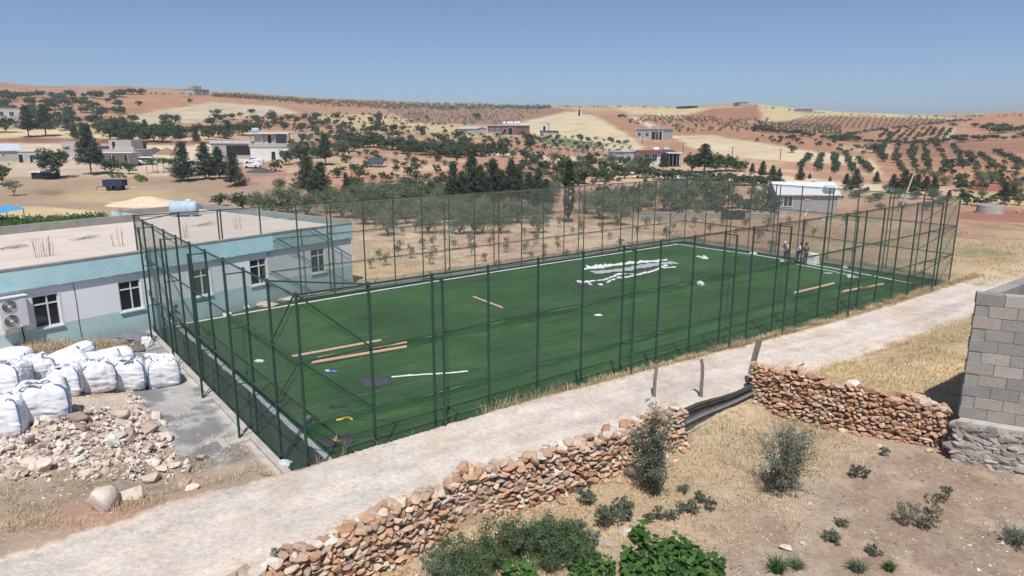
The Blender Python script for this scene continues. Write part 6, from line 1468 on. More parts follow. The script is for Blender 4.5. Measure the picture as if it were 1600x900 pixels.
for i, (u, v, vt, kd) in enumerate(((709, 330, 258, 'tall_pine'), (722, 328, 270, 'tall_pine'), (737, 332, 247, 'tall_pine'), (752, 329, 262, 'tall_pine'), (771, 331, 252, 'tall_pine'), (783, 328, 268, 'tall_pine'), (798, 332, 253, 'tall_pine'), (811, 330, 266, 'tall_pine'), (826, 334, 272, 'tall_pine'), (840, 333, 266, 'tall_pine'), (853, 336, 282, 'tall_pine'))):
    T(u, v, vt, 'grove', ['first', 'second', 'third', 'fourth', 'fifth', 'sixth', 'seventh', 'eighth', 'ninth', 'tenth', 'last'][i]+' bare trunked pine from the left in the grove behind the far netting', 'pine grove behind the far netting', .85)
for i, (u, v, vt) in enumerate(((1207, 277, 259), (1217, 277, 264), (1250, 281, 262), (1322, 291, 272), (1336, 293, 265), (1369, 287, 269), (1395, 296, 273), (1411, 299, 267), (1422, 298, 272), (1432, 297, 273), (1446, 299, 276), (1459, 299, 277), (1482, 313, 298), (1503, 311, 296), (1570, 310, 286), (1297, 283, 276), (1265, 279, 271), (1582, 306, 290))):
    T(u, v, vt, 'pine', 'small young conifer planted along the straw strip behind the right end of the pitch', 'young conifers along the straw strip', 1.35)
# ---- groves and rows: trees nothing tells apart share a label
def spot(u, v, hm, kind, label, group, wide=1., parts=True): tree_at(G(u, v), hm, kind, label, group, wide, parts)
def inpoly(poly, n, mind, jitter=None):
    us = [p[0] for p in poly]; vs_ = [p[1] for p in poly]; out = []; tries = 0
    while len(out) < n and tries < n*60:
        tries += 1; u, v = random.uniform(min(us), max(us)), random.uniform(min(vs_), max(vs_))
        if not pip(poly, np.array([u]), np.array([v]))[0]: continue
        if any((u-a)**2+((v-b)*2.6)**2 < mind**2 for a, b in out): continue
        out.append((u, v))
    return sorted(out, key=lambda q: q[1])
# mature olives behind the far netting, standing in rows
for r_ in range(7):
    for k in range(16):
        v = 360-r_*8.5+random.uniform(-2, 2); u = 560+k*22+(r_ % 2)*11+random.uniform(-6, 6)
        if u > 870-(6-r_)*3 or random.random() < (.45 if r_ == 0 else .12): continue
        spot(u, v+(6 if r_ == 0 else 0)-max(0, u-700)*.02, random.uniform(1.9, 3.0), 'olive', 'full grey green olive tree of the dense grove behind the far netting', 'dense olive grove behind the far netting', 1.1)
for (u, v) in ((415, 336), (450, 332), (480, 338), (510, 333), (535, 340), (525, 326), (560, 330), (590, 326), (620, 322), (645, 325), (600, 334)):
    spot(u, v, random.uniform(3, 3.8), 'olive', 'olive tree rising behind the school roof edge', 'olives behind the school roof', 1.15)
for (u, v, h_) in ((915, 334, 3.4), (935, 342, 3.6), (950, 330, 3.2), (995, 338, 3.3), (1012, 322, 4.2), (1035, 330, 4.4), (1058, 318, 4.0), (1078, 326, 4.6), (1098, 318, 4.6), (1115, 328, 4.4), (1128, 316, 3.6), (1060, 338, 2.6), (1090, 338, 2.6), (1120, 338, 2.4), (1170, 336, 2.4), (1190, 328, 2.6), (1180, 314, 2.2), (985, 322, 3.2), (965, 318, 3), (940, 316, 3), (1150, 326, 2.4), (1205, 336, 2.2)):
    spot(u, v, h_, random.choice(('olive', 'orchard', 'orchard')), 'bushy tree of the mixed orchard behind the low grey wall', 'mixed orchard behind the low wall', 1.15)
# young olives on the plain
for r_ in range(5):
    for k in range(14):
        v = 418-r_*13+random.uniform(-2.5, 2.5)-k*1.2; u = 575+k*(31-r_*2)+r_*13+random.uniform(-7, 7)
        if v > 436-(u-560)*.086 or u > 1010 or random.random() < .42: continue
        spot(u, v, random.uniform(.8, 1.5), 'young_olive', 'small young olive on the reddish plain behind the far netting', 'young olives on the plain')
for (u, v) in ((1030, 352), (1052, 362), (1085, 355), (1110, 366), (1128, 354), (1150, 372), (1165, 358), (1185, 380), (1200, 360), (1232, 352), (1256, 360), (1272, 372), (1320, 352), (1338, 345), (1205, 395), (1010, 358), (1040, 376), (995, 366)):
    spot(u, v, random.uniform(1.1, 1.9), 'young_olive', 'young olive on the slope beyond the right end of the pitch', 'young olives right of the pitch')
# scattered trees on the left hill
L_ = 'dark round oak scattered on the left hillside'
for (u, v) in inpoly([(0, 152), (60, 154), (190, 152), (200, 178), (120, 196), (0, 190)], 46, 10): spot(u, v, random.uniform(2.6, 4.8), 'oak', L_, 'oaks on the left hillside', 1.35, False)
for u in range(2, 190, 13): spot(u+random.uniform(-5, 5), np.interp(u, [0, 60, 130, 200], [150, 152, 151, 149])+random.uniform(0, 2), random.uniform(2.5, 4.6), 'oak', 'small oak along the crest of the left hill', 'oaks on the left crest', 1.3, False)
L_ = 'dark tree of the leafy belt behind the village track'
for (u, v) in inpoly([(100, 204), (180, 200), (340, 208), (400, 206), (410, 214), (340, 219), (230, 217), (100, 211)], 34, 11): spot(u, v, random.uniform(3.0, 5.4), random.choice(('oak', 'broad', 'broad')), L_, 'leafy belt behind the village track', 1.3)
for (u, v, vt) in ((129, 218, 195), (172, 221, 188), (184, 221, 192), (196, 222, 189), (206, 222, 191), (229, 222, 189), (241, 222, 194), (254, 223, 198), (281, 223, 196), (307, 222, 201), (357, 213, 190), (118, 217, 196)):
    T(u, v, vt, random.choice(('pine', 'tall_pine', 'broad')), 'tall thin trunked tree lining the pale village track', 'trees lining the village track', 1.1)
L_ = 'olive green bush scattered over the red slope above the village'
for (u, v) in inpoly([(330, 176), (420, 180), (560, 186), (640, 205), (640, 215), (520, 215), (400, 200), (320, 200)], 100, 7): spot(u, v, random.choice((1.2, 1.6, 2.2, 3.0, 3.6))*random.uniform(.85, 1.1), random.choice(('oak', 'orchard', 'orchard')), L_, 'bushes above the village', 1.2, False)
L_ = 'dark orchard tree on the red middle slope'
for (u, v) in inpoly([(440, 215), (560, 212), (700, 222), (770, 236), (760, 250), (600, 244), (450, 250)], 84, 10): spot(u, v, random.choice((1.2, 1.6, 2.0, 2.6, 3.2))*random.uniform(.85, 1.15), random.choice(('oak', 'orchard', 'broad', 'green', 'olive')), L_, 'orchard trees on the middle slope', 1.25)
for k in range(22): spot(530+k*9+random.uniform(-3, 3), 225+k*1.0+random.uniform(-2, 2), random.uniform(2.6, 4.6), random.choice(('broad', 'oak')), 'tree of the dark diagonal hedge across the middle slope', 'diagonal hedge on the middle slope', 1.3)
for k in range(15): spot(660+k*9, 243+random.uniform(-2, 1), random.uniform(2.2, 4.0), random.choice(('broad', 'oak')), 'tree in the dark hedge left of the white sacks', 'hedge by the white sacks', 1.3)
L_ = 'bushy orchard tree on red soil behind the pine grove'
for (u, v) in inpoly([(530, 250), (700, 250), (980, 258), (1010, 278), (860, 300), (690, 316), (540, 298)], 120, 13): spot(u, v, random.uniform(.8, 2.3), random.choice(('orchard', 'orchard', 'green', 'olive', 'oak')), L_, 'orchard behind the pine grove', 1.2)
for (u, v) in inpoly([(800, 246), (1010, 262), (1020, 280), (900, 290), (820, 270)], 32, 15): spot(u, v, random.uniform(1.9, 3.2), random.choice(('olive', 'orchard', 'green')), 'tall leafy tree right of the pines beside the straw field', 'trees beside the straw field', 1.1)
for k in range(20): spot(1000+k*11+random.uniform(-3, 3), 277+k*.75+random.uniform(-1.5, 2.5), random.uniform(1.3, 2.4), 'orchard', 'round bush along the straw field just above the fence top', 'bushes along the straw field', 1.25)
# young grove below the straw field
for r_ in range(4):
    for k in range(13): spot(835+k*12+r_*5, 216+r_*6.2+k*(.9+.35*r_)+random.uniform(-.8, .8), random.uniform(1.5, 2.3), random.choice(('young_olive', 'tiny')), 'small tree of the young grove below the big straw field', 'young grove below the straw field', 1.1, False)
# sparse dots on slopes
L_ = 'little bush on the tan terraces of the middle slope'
for (u, v) in inpoly([(480, 178), (640, 178), (720, 200), (860, 216), (840, 240), (700, 220), (560, 205)], 100, 7): spot(u, v, random.uniform(.8, 2.0), 'tiny', L_, 'bushes on the tan terraces', 1.2, False)
# right side orchards
def row(pts, n, h0, h1, kind, label, group, wide=1.2, parts=True, j=1.2):
    ls = np.linspace(0, len(pts)-1, n); 
    for l in ls: 
        if random.random() < .06: continue
        spot(np.interp(l, range(len(pts)), [p[0] for p in pts])+random.uniform(-j, j), np.interp(l, range(len(pts)), [p[1] for p in pts])+random.uniform(-j, j)*.4, random.uniform(h0, h1), kind, label, group, wide, parts)
lab = ['leftmost', 'second', 'middle', 'fourth', 'rightmost']
for i, q in enumerate(([(1262, 249), (1250, 264)], [(1283, 248), (1277, 267)], [(1304, 246), (1305, 270)], [(1320, 244), (1333, 270)], [(1341, 254), (1361, 271)])): row(q, 8, 1.3, 1.8, 'orchard', 'clipped orchard tree in the %s of five dark rows on the straw edged plot' % lab[i], 'five dark orchard rows', 1.15)
NM = ['first', 'second', 'third', 'fourth', 'fifth', 'sixth', 'seventh', 'eighth', 'ninth']
for i, q in enumerate(([(1384, 226), (1376, 240), (1379, 252)], [(1404, 230), (1397, 252), (1413, 272)], [(1424, 229), (1424, 247), (1432, 270)], [(1441, 227), (1448, 247), (1451, 268)], [(1461, 228), (1475, 247), (1481, 266)], [(1488, 231), (1500, 245), (1506, 264)], [(1512, 245), (1530, 266)], [(1533, 245), (1552, 266)], [(1556, 240), (1578, 250), (1600, 262)])):
    row(q, 10 if len(q) > 2 else 7, 1.0, 2.0, 'orchard', 'tree in the %s row from the left of the red orchard at the right' % NM[i], 'rows of the red orchard at the right', 1.2, True, 2.2)
for i, q in enumerate(([(1388, 214), (1391, 210)], [(1388, 219), (1406, 205)], [(1401, 221), (1420, 203)], [(1413, 221), (1431, 202)], [(1426, 221), (1442, 202)], [(1442, 215), (1454, 201)], [(1455, 213), (1463, 201)], [(1462, 220), (1474, 202)], [(1476, 215), (1486, 203)], [(1374, 216), (1384, 207)])):
    row(q, 10, .9, 1.5, 'tiny', 'vine bush in the slanting rows left of the sand coloured track on the red ridge', 'slanting rows on the red ridge', 1.3, False, .8)
L_ = 'tree of the long dark hedge that bends across the red slope'
row([(1180, 205), (1240, 211), (1304, 220), (1330, 220)], 20, 1.5, 2.9, 'oak', L_, 'long dark hedge on the red slope', 1.4, False, 1.5)
row([(1304, 220), (1352, 207), (1400, 202), (1480, 192), (1515, 189)], 34, 1.0, 1.7, 'oak', L_, 'long dark hedge on the red slope', 1.4, False, 1.)
row([(1330, 222), (1420, 226), (1470, 224), (1600, 216)], 26, 1.2, 2.5, 'oak', 'bush of the loose hedge below the slanting rows', 'loose hedge below the slanting rows', 1.5, False, 2.5)
row([(1560, 208), (1600, 206)], 6, 2, 3.5, 'oak', 'bush at the right edge on the red ridge', 'bushes at the right edge', 1.5, False, 3)
L_ = 'small bush dotted over the open red soil above the orchard rows'
for (u, v) in inpoly([(1180, 212), (1300, 222), (1380, 232), (1370, 246), (1250, 232), (1180, 222)], 26, 9): spot(u, v, random.uniform(.9, 1.7), 'tiny', L_, 'bushes on the open red soil', 1.2, False)
for (u, v) in inpoly([(1460, 258), (1600, 255), (1600, 300), (1500, 300), (1440, 278)], 34, 14): spot(u, v, random.uniform(1.1, 2.3), random.choice(('orchard', 'tiny', 'olive', 'green')), 'scattered tree at the lower edge of the red orchard', 'scattered trees below the red orchard', 1.2)
for (u, v) in inpoly([(1500, 308), (1600, 305), (1600, 326), (1520, 330)], 14, 16): spot(u, v, random.uniform(.8, 1.5), random.choice(('green', 'light', 'olive')), 'low green bush near the concrete well ring', 'bushes by the well ring', 1.3)
for (u, v) in inpoly([(1100, 282), (1480, 302), (1490, 322), (1300, 312), (1120, 296)], 22, 16): spot(u, v, random.uniform(.9, 1.7), random.choice(('orchard', 'olive', 'tiny')), 'low bush below the straw strip behind the fence top', 'bushes below the straw strip', 1.2)
for (u, v) in inpoly([(1330, 306), (1480, 312), (1470, 330), (1340, 328)], 10, 18): spot(u, v, random.uniform(1., 1.7), 'olive', 'grey bush beside the white roofed house', 'bushes beside the white roofed house', 1.4)
# far belts too small to tell apart: one mass each
def far_mass(name, label, pts, h0, h1, mat, leaf=.7, nl=10):
    C, N, S = [], [], []
    for (u, v) in pts:
        P = G(u, v); h = random.uniform(h0, h1)
        for k in range(3): C.append((P[0]+random.gauss(0, h*.22), P[1]+random.gauss(0, h*.22), P[2]+h*random.uniform(.2, .8))); N.append((0, -.3, .8)); S.append(h*.38)
    tag(link(name, crown_mesh(name, [leaves(np.array(C), np.array(N, float), nl, np.array(S), leaf, .7)], mat)), label, name.replace('_', ' '), kind='stuff')
pts = [(u+random.uniform(-1, 1), np.interp(u, SKY_U, SKY_V)+random.uniform(.4, 9*math.exp(-((u-600)/190)**2)+.8)) for u in np.arange(335, 860, .85)]
far_mass('far_woodland', 'dark belt of woodland along the distant crest', pts, 1.5, 2.9, M['orchard'], .6)
pts = [(u, v) for (u, v) in inpoly([(700, 170), (860, 170), (790, 196), (620, 196), (590, 176)], 170, 4)]
far_mass('far_orchard', 'tiny bushes dotted over the ploughed brown slope', pts, 1.0, 2.0, M['orchard'], .5, 8)
pts = [(980+random.uniform(0, 220), random.uniform(184, 207)) for k in range(150)]; pts = [(u, v) for u, v in pts if v > 184+abs(u-1040)*.02 and not (985 < u < 1052 and v > 196)]
pts += [(1182+i*4.2+random.uniform(-1, 1), 192+j*3.0+i*.22+random.uniform(-.6, .6)) for i in range(32) for j in range(5)]
pts += [(1010+i*8+j*2.5, 181+j*2.6+i*.25) for i in range(14) for j in range(4)]
pts += [(u, np.interp(u, SKY_U, SKY_V)+random.uniform(.3, 1.2)) for u in np.concatenate([rng.uniform(870, 1060, 26), rng.uniform(1180, 1600, 50), rng.uniform(230, 340, 20)])]
far_mass('far_shrubs', 'tiny shrubs in faint rows on the distant red slopes', pts, .7, 1.7, M['orchard'], .5, 8)
# thin vine rows on the far red field: each row a thing
for i in range(25):
    u1 = 1262+i*8.9; u0 = np.interp(i, [0, 5, 12, 18, 24], [1236, 1290, 1362, 1408, 1466]); v1 = np.interp(u1, [1262, 1330, 1480], [181.5, 183.5, 187.5]); v0 = np.interp(i, [0, 3, 14, 24], [192, 197, 203, 195]); C, N, S = [], [], []
    o0 = G(u0, v0)
    for f in np.linspace(0, 1, 34):
        P = G(lerp(u0, u1, f), lerp(v0, v1, f))-o0; C.append((P[0], P[1], P[2]+.45)); N.append((0, -.2, .9)); S.append(.8)
    tag(link('vine_row', crown_mesh('vine_row', [leaves(np.array(C), np.array(N, float), 9, np.array(S), .4, .6)], M['orchard']), None, None, o0), 'thin vine row running up the far red field below the straw crest', 'vine row', 'vine rows on the far red field')

# ---- vine pergola and crop strip by the village
def pergola():
    P = G(253, 270); rt = empty('vine_pergola', P, 0, 'low pergola roofed with bright green vine on the brown yard', 'pergola')
    for x in (-2.4, -.2, 2.2):
        for y in (-1.3, 1.3): MB().bar((x, y, -.3), (x, y, 2.1), .06).build('post', M['wood'], rt)
    C = [(random.uniform(-2.9, 2.9), random.uniform(-1.7, 1.7), 2.3+random.uniform(-.2, .5)) for k in range(90)]
    link('vine', crown_mesh('vine', [leaves(np.array(C), np.tile([0, 0, 1.], (90, 1)), 26, .35, .22, .7)], M['bright_leaf']), None, rt)
pergola()
def crop(name, label, poly, n, h, mat, size):
    pts = inpoly(poly, n, .5); C = []
    for u, v in pts:
        P = G(u, v); C.append((P[0]+random.uniform(-.2, .2), P[1]+random.uniform(-.2, .2), P[2]+random.uniform(.05, h)))
    tag(link(name, crown_mesh(name, [leaves(np.array(C), np.tile([0, -.1, 1.], (len(C), 1)), 14, .3, size, .7)], mat)), label, name.replace('_', ' '), kind='stuff')
crop('green_crop', 'bright green crop strip behind the school roof', [(-60, 344), (30, 344), (165, 338), (168, 345), (60, 356), (-60, 362)], 900, .5, M['bright_leaf'], .2)
crop('green_weeds', 'green weed patch in front of the porch house', [(168, 274), (190, 272), (200, 278), (172, 279)], 60, .3, M['bright_leaf'], .2)
crop('green_weeds', 'green weed patch on the yard near the pergola', [(208, 275), (224, 276), (232, 284), (216, 285)], 70, .3, M['bright_leaf'], .2)

# ------------------------------------------------------------------ plants close to the camera
def near_plant(u, v, h, rad, mat, name, label, cat, seed, size=.085, leaf=22, group=None):
    P = G(u, v); tr, cr, _ = t_sapling(seed, h, rad, mat, size, leaf=leaf); o = empty(name, P, random.uniform(0, 6), label, cat, group); link('stem', tr, None, o); link('foliage', cr, None, o); return o
global_seed = random.getstate()
near_plant(1022, 772, 2.9, 1.05, M['weed'], 'olive_sapling', 'tall narrow young tree standing in front of the end of the long stone wall', 'sapling', 5, .085, 19)
near_plant(1222, 766, 2.2, 1.5, M['weed'], 'olive_sapling', 'bushy open young tree before the shorter stone wall', 'sapling', 6, .085, 17)
def bush_near(u, v, h, rad, mat, label, seed, n=90, leaf=40, size=.07, aspect=.3, name='weed_bush', group='weed bushes below the wall', lob=6):
    P = G(u, v); tr, cr, _ = t_round(seed, h, rad, .02, n, leaf, size, mat, aspect, lobes=lob, flat=.9, trunk=.02, multi=3, spread=.55); o = empty(name, P, 0, label, 'bush', group); link('stem', tr, None, o); link('foliage', cr, None, o)
bush_near(868, 868, 1.2, .95, M['green_weed'], 'largest dense weed bush below the long stone wall', 8, 170, 46)
bush_near(800, 872, 1.0, .75, M['green_weed'], 'grey green weed bush left of the largest one', 9, 110, 44)
bush_near(740, 905, .9, .9, M['green_weed'], 'wide weed bush at the lower edge below the wall', 10, 150, 46)
bush_near(690, 905, .8, .6, M['weed'], 'low weed bush at the lower edge left of the wide one', 11, 80, 44)
bush_near(905, 855, .8, .5, M['weed'], 'small weed bush touching the right of the largest one', 12, 70, 44)
bush_near(453, 905, .95, .42, M['weed'], 'grey weed growing on the stones at the lower left end of the wall', 13, 60, 44)
bush_near(948, 826, .8, .36, M['weed'], 'upright dark weed between the wall and the bare soil', 14, 50, 40)
bush_near(975, 812, .75, .36, M['weed'], 'second upright weed nearer the tall young tree', 15, 50, 40)
bush_near(918, 788, .62, .3, M['weed'], 'weed close under the long stone wall', 16, 40, 40)
for i, (u, v, h, r_) in enumerate(((1028, 812, .42, .16), (1046, 812, .32, .2), (1012, 818, .3, .18), (1066, 800, .3, .2), (1082, 804, .5, .25), (1110, 798, .5, .18), (1095, 785, .4, .25), (1068, 770, .3, .2), (1415, 822, .85, .42), (1458, 810, .95, .3), (1445, 825, .45, .3), (1476, 780, .5, .2), (1300, 846, .3, .28), (1365, 866, .22, .2), (1335, 745, .5, .2), (1352, 748, .4, .16), (1314, 822, .22, .14), (1585, 856, .5, .45), (1380, 712, .35, .15))):
    bush_near(u, v, h, r_, M['weed'], 'low grey green weed on the field, %s' % ['before the tall young tree', 'right of the first before the tall young tree', 'left of the tall tree foot', 'between the two young trees', 'tallest of the weeds between the young trees', 'narrow one between the young trees', 'behind the weeds between the young trees', 'closest to the metal sheets',
        'dense one right of the field centre', 'tall spiky one right of the field centre', 'lying between the two spiky ones', 'standing behind the spiky one', 'flat one on bare soil', 'small flat one right of the flat one', 'twin left under the shorter wall', 'twin right under the shorter wall', 'tiny one above the flat one', 'at the right picture edge', 'closest under the shorter wall'][i], 60+i, 26, 34, .06, .3, 'field_weed', 'low weeds on the field', 4)
def grass_tuft(u, v, h, rad, label, seed, mat='weed', n=150):
    P = G(u, v); r0 = np.random.default_rng(seed); V, Fc = [], []
    for k in range(n):
        a = r0.uniform(0, 6.3); q = r0.uniform(0, .35)*rad; L = h*r0.uniform(.5, 1.1); ln = r0.uniform(.2, 1.)*rad; b = np.array([math.cos(a)*q, math.sin(a)*q, -.02]); m = b+np.array([math.cos(a)*ln*.4, math.sin(a)*ln*.4, L*.75]); t = b+np.array([math.cos(a)*ln, math.sin(a)*ln, L*r0.uniform(.6, 1)]); s = np.array([-math.sin(a), math.cos(a), 0])*.009
        i0 = len(V); V += [b-s, b+s, m+s*.8, m-s*.8, t+s*.1, t-s*.1]; Fc += [[i0, i0+1, i0+2, i0+3], [i0+3, i0+2, i0+4, i0+5]]
    tag(link('grass_tuft', np_mesh('grass_tuft', np.array(V), np.array(Fc), r0.uniform(0, 1, len(Fc)), None, [M[mat]]), None, None, P), label, 'grass tuft', 'grass tufts on the field')
for i, (u, v, h, r_, mt) in enumerate(((1214, 893, .42, .4, 'bright_leaf'), (1245, 888, .3, .3, 'weed'), (1340, 892, .32, .32, 'weed'), (1390, 892, .28, .2, 'bright_leaf'), (1590, 846, .42, .45, 'weed'), (1298, 842, .22, .3, 'weed'))):
    grass_tuft(u, v, h, r_, ['bright grass tuft at the lower edge right of the squash plants', 'darker grass tuft right beside the bright one', 'grass tuft at the lower edge in the field middle', 'small yellow green tuft at the lower edge', 'spreading grass tuft at the right picture edge', 'flat grass tuft on bare soil'][i], 100+i, mt)
for i, (u, v, h, r_) in enumerate(((850, 852, .75, .5), (885, 862, .8, .5), (905, 885, .6, .5), (812, 866, .7, .45), (770, 885, .7, .5), (725, 893, .6, .5), (700, 898, .5, .4), (860, 890, .6, .5))):
    grass_tuft(u, v, h, r_, ['fine leaved tuft behind the largest weed bush', 'fine leaved tuft in the largest weed bush', 'fine leaved tuft low at the right of the largest weed bush', 'fine leaved tuft in the second weed bush', 'fine leaved tuft between two weed bushes', 'fine leaved tuft in the wide weed bush', 'leftmost fine leaved tuft at the lower edge', 'fine leaved tuft in front of the largest weed bush'][i], 130+i, 'green_weed', 260)
def squash(cx, cy, pts, label, seed, big=.17):
    """broad lobed leaves on stalks over sprawling stems"""
    r0 = np.random.default_rng(seed); P0 = G(cx, cy); V, Fc, T_ = [], [], []; mb = MB(); 
    for (u, v) in pts:
        P = G(u, v)-P0; h = r0.uniform(.05, .38); s = big*r0.uniform(.6, 1.25); a = r0.uniform(0, 6.3); nrm = np.array([r0.normal()*.35, r0.normal()*.35-.12, 1.]); nrm /= np.linalg.norm(nrm); ax = np.cross(nrm, [math.cos(a), math.sin(a), 0]); ax /= np.linalg.norm(ax); bx = np.cross(nrm, ax); c = P+np.array([0, 0, h])
        mb.tube([P+np.array([r0.normal()*.05, r0.normal()*.05, -.02]), P+np.array([0, 0, h*.6]), c], [.008, .007, .005], 4)
        n = 15; i0 = len(V); V.append(c-nrm*s*.10)
        for k in range(n):
            t = 2*math.pi*k/n; rr = s*(1+.20*math.cos(5*t)+.05*r0.normal())*(.45 if k == 0 else 1); V.append(c+(ax*math.cos(t)+bx*math.sin(t))*rr+nrm*(s*.10*math.cos(2*t)))
        for k in range(n): Fc.append([i0, i0+1+k, i0+1+(k+1) % n]); T_.append(0)
        tt = r0.uniform(.0, 1.); T_[-n:] = [tt+r0.uniform(-.08, .08) for q in range(n)]
    o = empty('squash_plant', P0, 0, label, 'squash plant', 'leafy garden plants at the lower edge'); link('leaves', np_mesh('leaves', np.array(V), np.array(Fc), np.array(T_), None, [M['bright_leaf']], True), None, o); mb.build('stem', M['bright_leaf'], o)
squash(1050, 880, inpoly([(975, 872), (1010, 856), (1060, 848), (1100, 872), (1130, 892), (1130, 930), (985, 930), (968, 900)], 420, 4.0), 'largest broad leaved squash plant at the lower edge', 4, .088)
squash(998, 845, inpoly([(984, 840), (1000, 830), (1016, 845), (1008, 856), (988, 852)], 34, 4), 'small squash plant above the largest one', 5, .09)
squash(925, 885, inpoly([(886, 876), (930, 872), (960, 888), (960, 925), (890, 930)], 260, 3.2), 'bright small leaved garden plant left of the largest squash plant', 6, .055)
squash(815, 905, inpoly([(790, 893), (835, 888), (845, 930), (790, 930)], 60, 5), 'squash plant at the lower edge left of the stones', 7, .10)

# ------------------------------------------------------------------ dry grass
def blades(name, label, x, y, h, lean=.5, wd=.008, mat='straw', seed=1):
    r0 = np.random.default_rng(seed); n = len(x); z = terrain(x, y); a = r0.uniform(0, 6.3, n); L = h*r0.uniform(.5, 1.2, n); ln = L*lean*r0.uniform(.1, 1.2, n); b = np.stack([x, y, z-.02], 1); s = np.stack([-np.sin(a), np.cos(a), np.zeros(n)], 1)*(wd*r0.uniform(.6, 1.4, n))[:, None]
    t = b+np.stack([np.cos(a)*ln, np.sin(a)*ln, L], 1); m = b+np.stack([np.cos(a)*ln*.35, np.sin(a)*ln*.35, L*.62], 1)
    V = np.stack([b-s, b+s, m+s*.8, m-s*.8, t+s*.25, t-s*.25], 1).reshape(-1, 3); i = np.arange(n)[:, None]*6; Fc = np.concatenate([i+np.array([0, 1, 2, 3]), i+np.array([3, 2, 4, 5])])
    tag(link(name, np_mesh(name, V, Fc, np.tile(r0.uniform(0, 1, n), 2), None, [M[mat]])), label, 'dry grass', kind='stuff')
def scatter(n, s0, s1, t0, t1, keep, seed):
    r0 = np.random.default_rng(seed); s = r0.uniform(s0, s1, n); t = r0.uniform(t0, t1, n); x = PA[0]+s*E1[0]+t*E2[0]; y = PA[1]+s*E1[1]+t*E2[1]; k = r0.random(n) < keep(s, t, x, y); return x[k], y[k]
x, y = scatter(90000, 4, 52, -1.1, -.12, lambda s, t, x, y: sm(s, 5, 14)*np.exp(-((t+.42)/.22)**2)*sm(fbm(x*1.3, y*1.3, 201), .34, .56), 1); blades('verge_grass', 'dry yellow grass along the fence side of the dirt road', x, y,   .13+.13*sm(fbm(x*.9, y*.9, 203), .45, .62), 1.1, .008, 'straw', 2)
x, y = scatter(26000, -.2, 52, -.62, -.15, lambda s, t, x, y: sm(fbm(x*1.1, y*1.1, 207), .54, .62)*(.25+.75*sm(s, 4, 16)), 3); blades('verge_weeds', 'taller dry weeds against the fence foot', x, y, .36, 1.3, .005, 'dry_weed', 4)
x, y = scatter(60000, 12, 46, -14, -4.0, lambda s, t, x, y: (s > wall_s(t)+.25)*sm(-t, 4.0, 4.9)*sm(fbm(x*.8, y*.8, 211), .30, .55)*np.exp(-np.maximum(0, s-30)/14), 5); blades('meadow_grass', 'dry straw grass between the road and the blockwork', x, y, .14, .9, .010, 'straw', 6)
x, y = scatter(60000, -4, 19, -16, -5.1, lambda s, t, x, y: (s < wall_s(t)-.35)*sm(fbm(x/2.6, y/2.6, 85)*.55+.5*sm(t, -13.5, -6.5)+.18*(fbm(x*1.1, y*1.1, 35)-.5), .50, .72)*sm(fbm(x*1.7, y*1.7, 215), .34, .56), 7); blades('field_grass', 'dry straw and grass on the field below the stone walls', x, y, .15, 1.1, .007, 'straw', 8)
x, y = scatter(15000, -14, 0, -.6, 2.6, lambda s, t, x, y: np.exp(-((t-.35)/.5)**2)*sm(fbm(x*.9, y*.9, 221), .40, .56), 9); blades('bank_grass', 'dry grass along the left bank of the dirt road', x, y, .20, .8, .007, 'straw', 10)
x, y = scatter(30000, -16, -1, 14, 24, lambda s, t, x, y: sm(fbm(x*.7, y*.7, 225), .40, .58)*np.array([1 if .2 < -np.dot(np.array([a, b])-SF, -SN)*1 < 2.4 else 0 for a, b in zip(x, y)]), 11); blades('wall_grass', 'brown dry grass at the foot of the school wall', x, y, .34, .7, .009, 'dry_weed', 12)
x, y = scatter(30000, 47.6, 75, -4, 22, lambda s, t, x, y: sm(fbm(x*.5, y*.5, 231), .36, .6), 13); blades('slope_grass', 'dry grass on the slope right of the pitch', x, y, .2, .8, .014, 'straw', 14)
x, y = scatter(9000, -6, 19, -16, -5.1, lambda s, t, x, y: (s < wall_s(t)-.3)*sm(fbm(x*1.4, y*1.4, 235), .54, .62), 15); blades('twig_litter', 'grey brown dead stalks lying on the field', x, y, .05, 3.5, .006, 'dry_weed', 16)
x, y = scatter(70000, -2, 46, 24.3, 62, lambda s, t, x, y: sm(fbm(x*.35, y*.35, 251)+.3*(fbm(x*1.4, y*1.4, 252)-.5), .44, .62), 17); blades('plain_grass', 'dry grass over the reddish plain behind the far netting', x, y, .16, .9, .014, 'straw', 18)
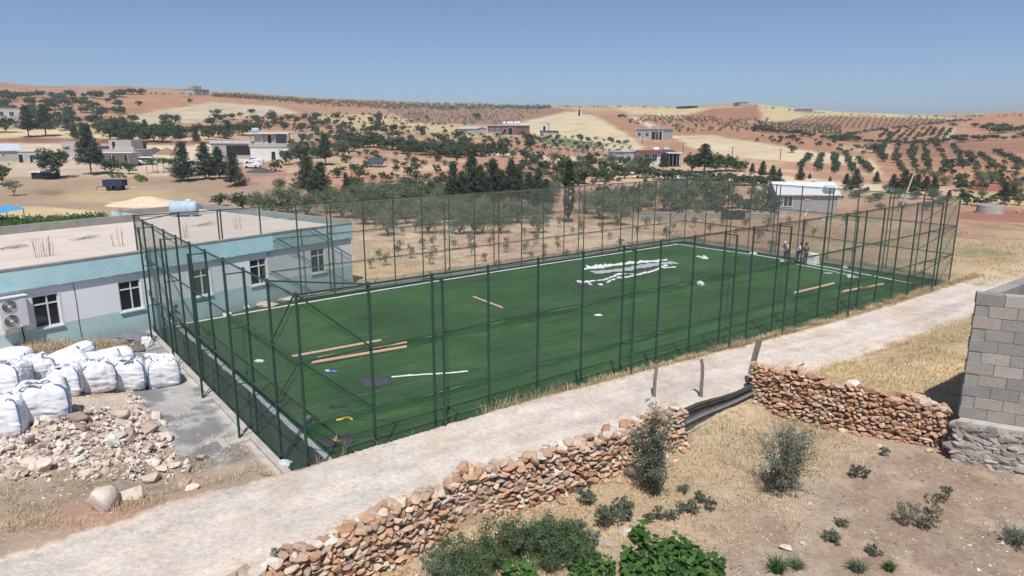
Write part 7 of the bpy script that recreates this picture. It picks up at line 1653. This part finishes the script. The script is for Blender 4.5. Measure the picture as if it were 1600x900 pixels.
x, y = scatter(2600, 11, 17, -8, -5, lambda s, t, x, y: (s < wall_s(t)-.3)*sm(fbm(x*1.2, y*1.2, 255), .42, .6), 19); blades('green_field_weeds', 'thin greenish weeds below the metal sheets', x, y, .22, .9, .005, 'weed', 20)
x, y = scatter(30000, -13, -.6, .2, 5, lambda s, t, x, y: sm(fbm(x*.8, y*.8, 271)+.25*(fbm(x*2.4, y*2.4, 272)-.5), .46, .60)*(1-sm(t, 3, 5)), 21); blades('bank_tufts', 'short dry grass and dead stalks on the brown earth left of the road', x, y, .11, 1.4, .006, 'dry_weed', 22)
# pebbles
def pebbles(name, label, n, s0, s1, t0, t1, keep, size, pal, seed):
    random.seed(seed); x, y = scatter(n, s0, s1, t0, t1, keep, seed); z = terrain(x, y); rk = Rocks()
    for a, b, c in zip(x, y, z): s_ = size*random.uniform(.4, 1.3)*(2.2 if random.random() < .03 else 1); rk.add((a, b, c+s_*.15), (s_*1.3, s_, s_*.6), random.uniform(0, 6), 0, 0, random.choice(pal), 1)
    tag(link(name, rk.mesh(name)), label, 'pebbles', kind='stuff')
pebbles('field_pebbles', 'pale pebbles and clods scattered on the field soil', 5200, -4, 18, -16, -5.2, lambda s, t, x, y: (s < wall_s(t)-.3)*sm(fbm(x*.6, y*.6, 241), .35, .6), .026, PALES+[(.25, .175, .14)]*12, 41)
pebbles('bank_pebbles', 'pebbles scattered on the red earth left of the pitch', 4500, -13, -.5, 0, 9, lambda s, t, x, y: sm(fbm(x*.8, y*.8, 243), .38, .6)*.9, .030, PALES+[(.36, .24, .17)]*6, 42)
pebbles('road_pebbles', 'small stones on the verges of the dirt road', 2600, -12, 40, -4, -.3, lambda s, t, x, y: .25+.75*(np.abs(t+2.2) > 1.2), .022, PALES, 43)
pebbles('rubble_fines', 'fine broken stone among the rubble below the bulk bags', 9000, -11, -2.4, 3.2, 12, lambda s, t, x, y: sm(t, 4, 6)*(s < -2.7)*sm(fbm(x*.7, y*.7, 261), .25, .5), .026, PALES, 45)
pebbles('gravel_strip', 'pale gravel along the far side of the pitch', 2600, 1, 44, 23.6, 25.2, lambda s, t, x, y: np.exp(-((t-24.1)/.6)**2), .055, PALES, 44)
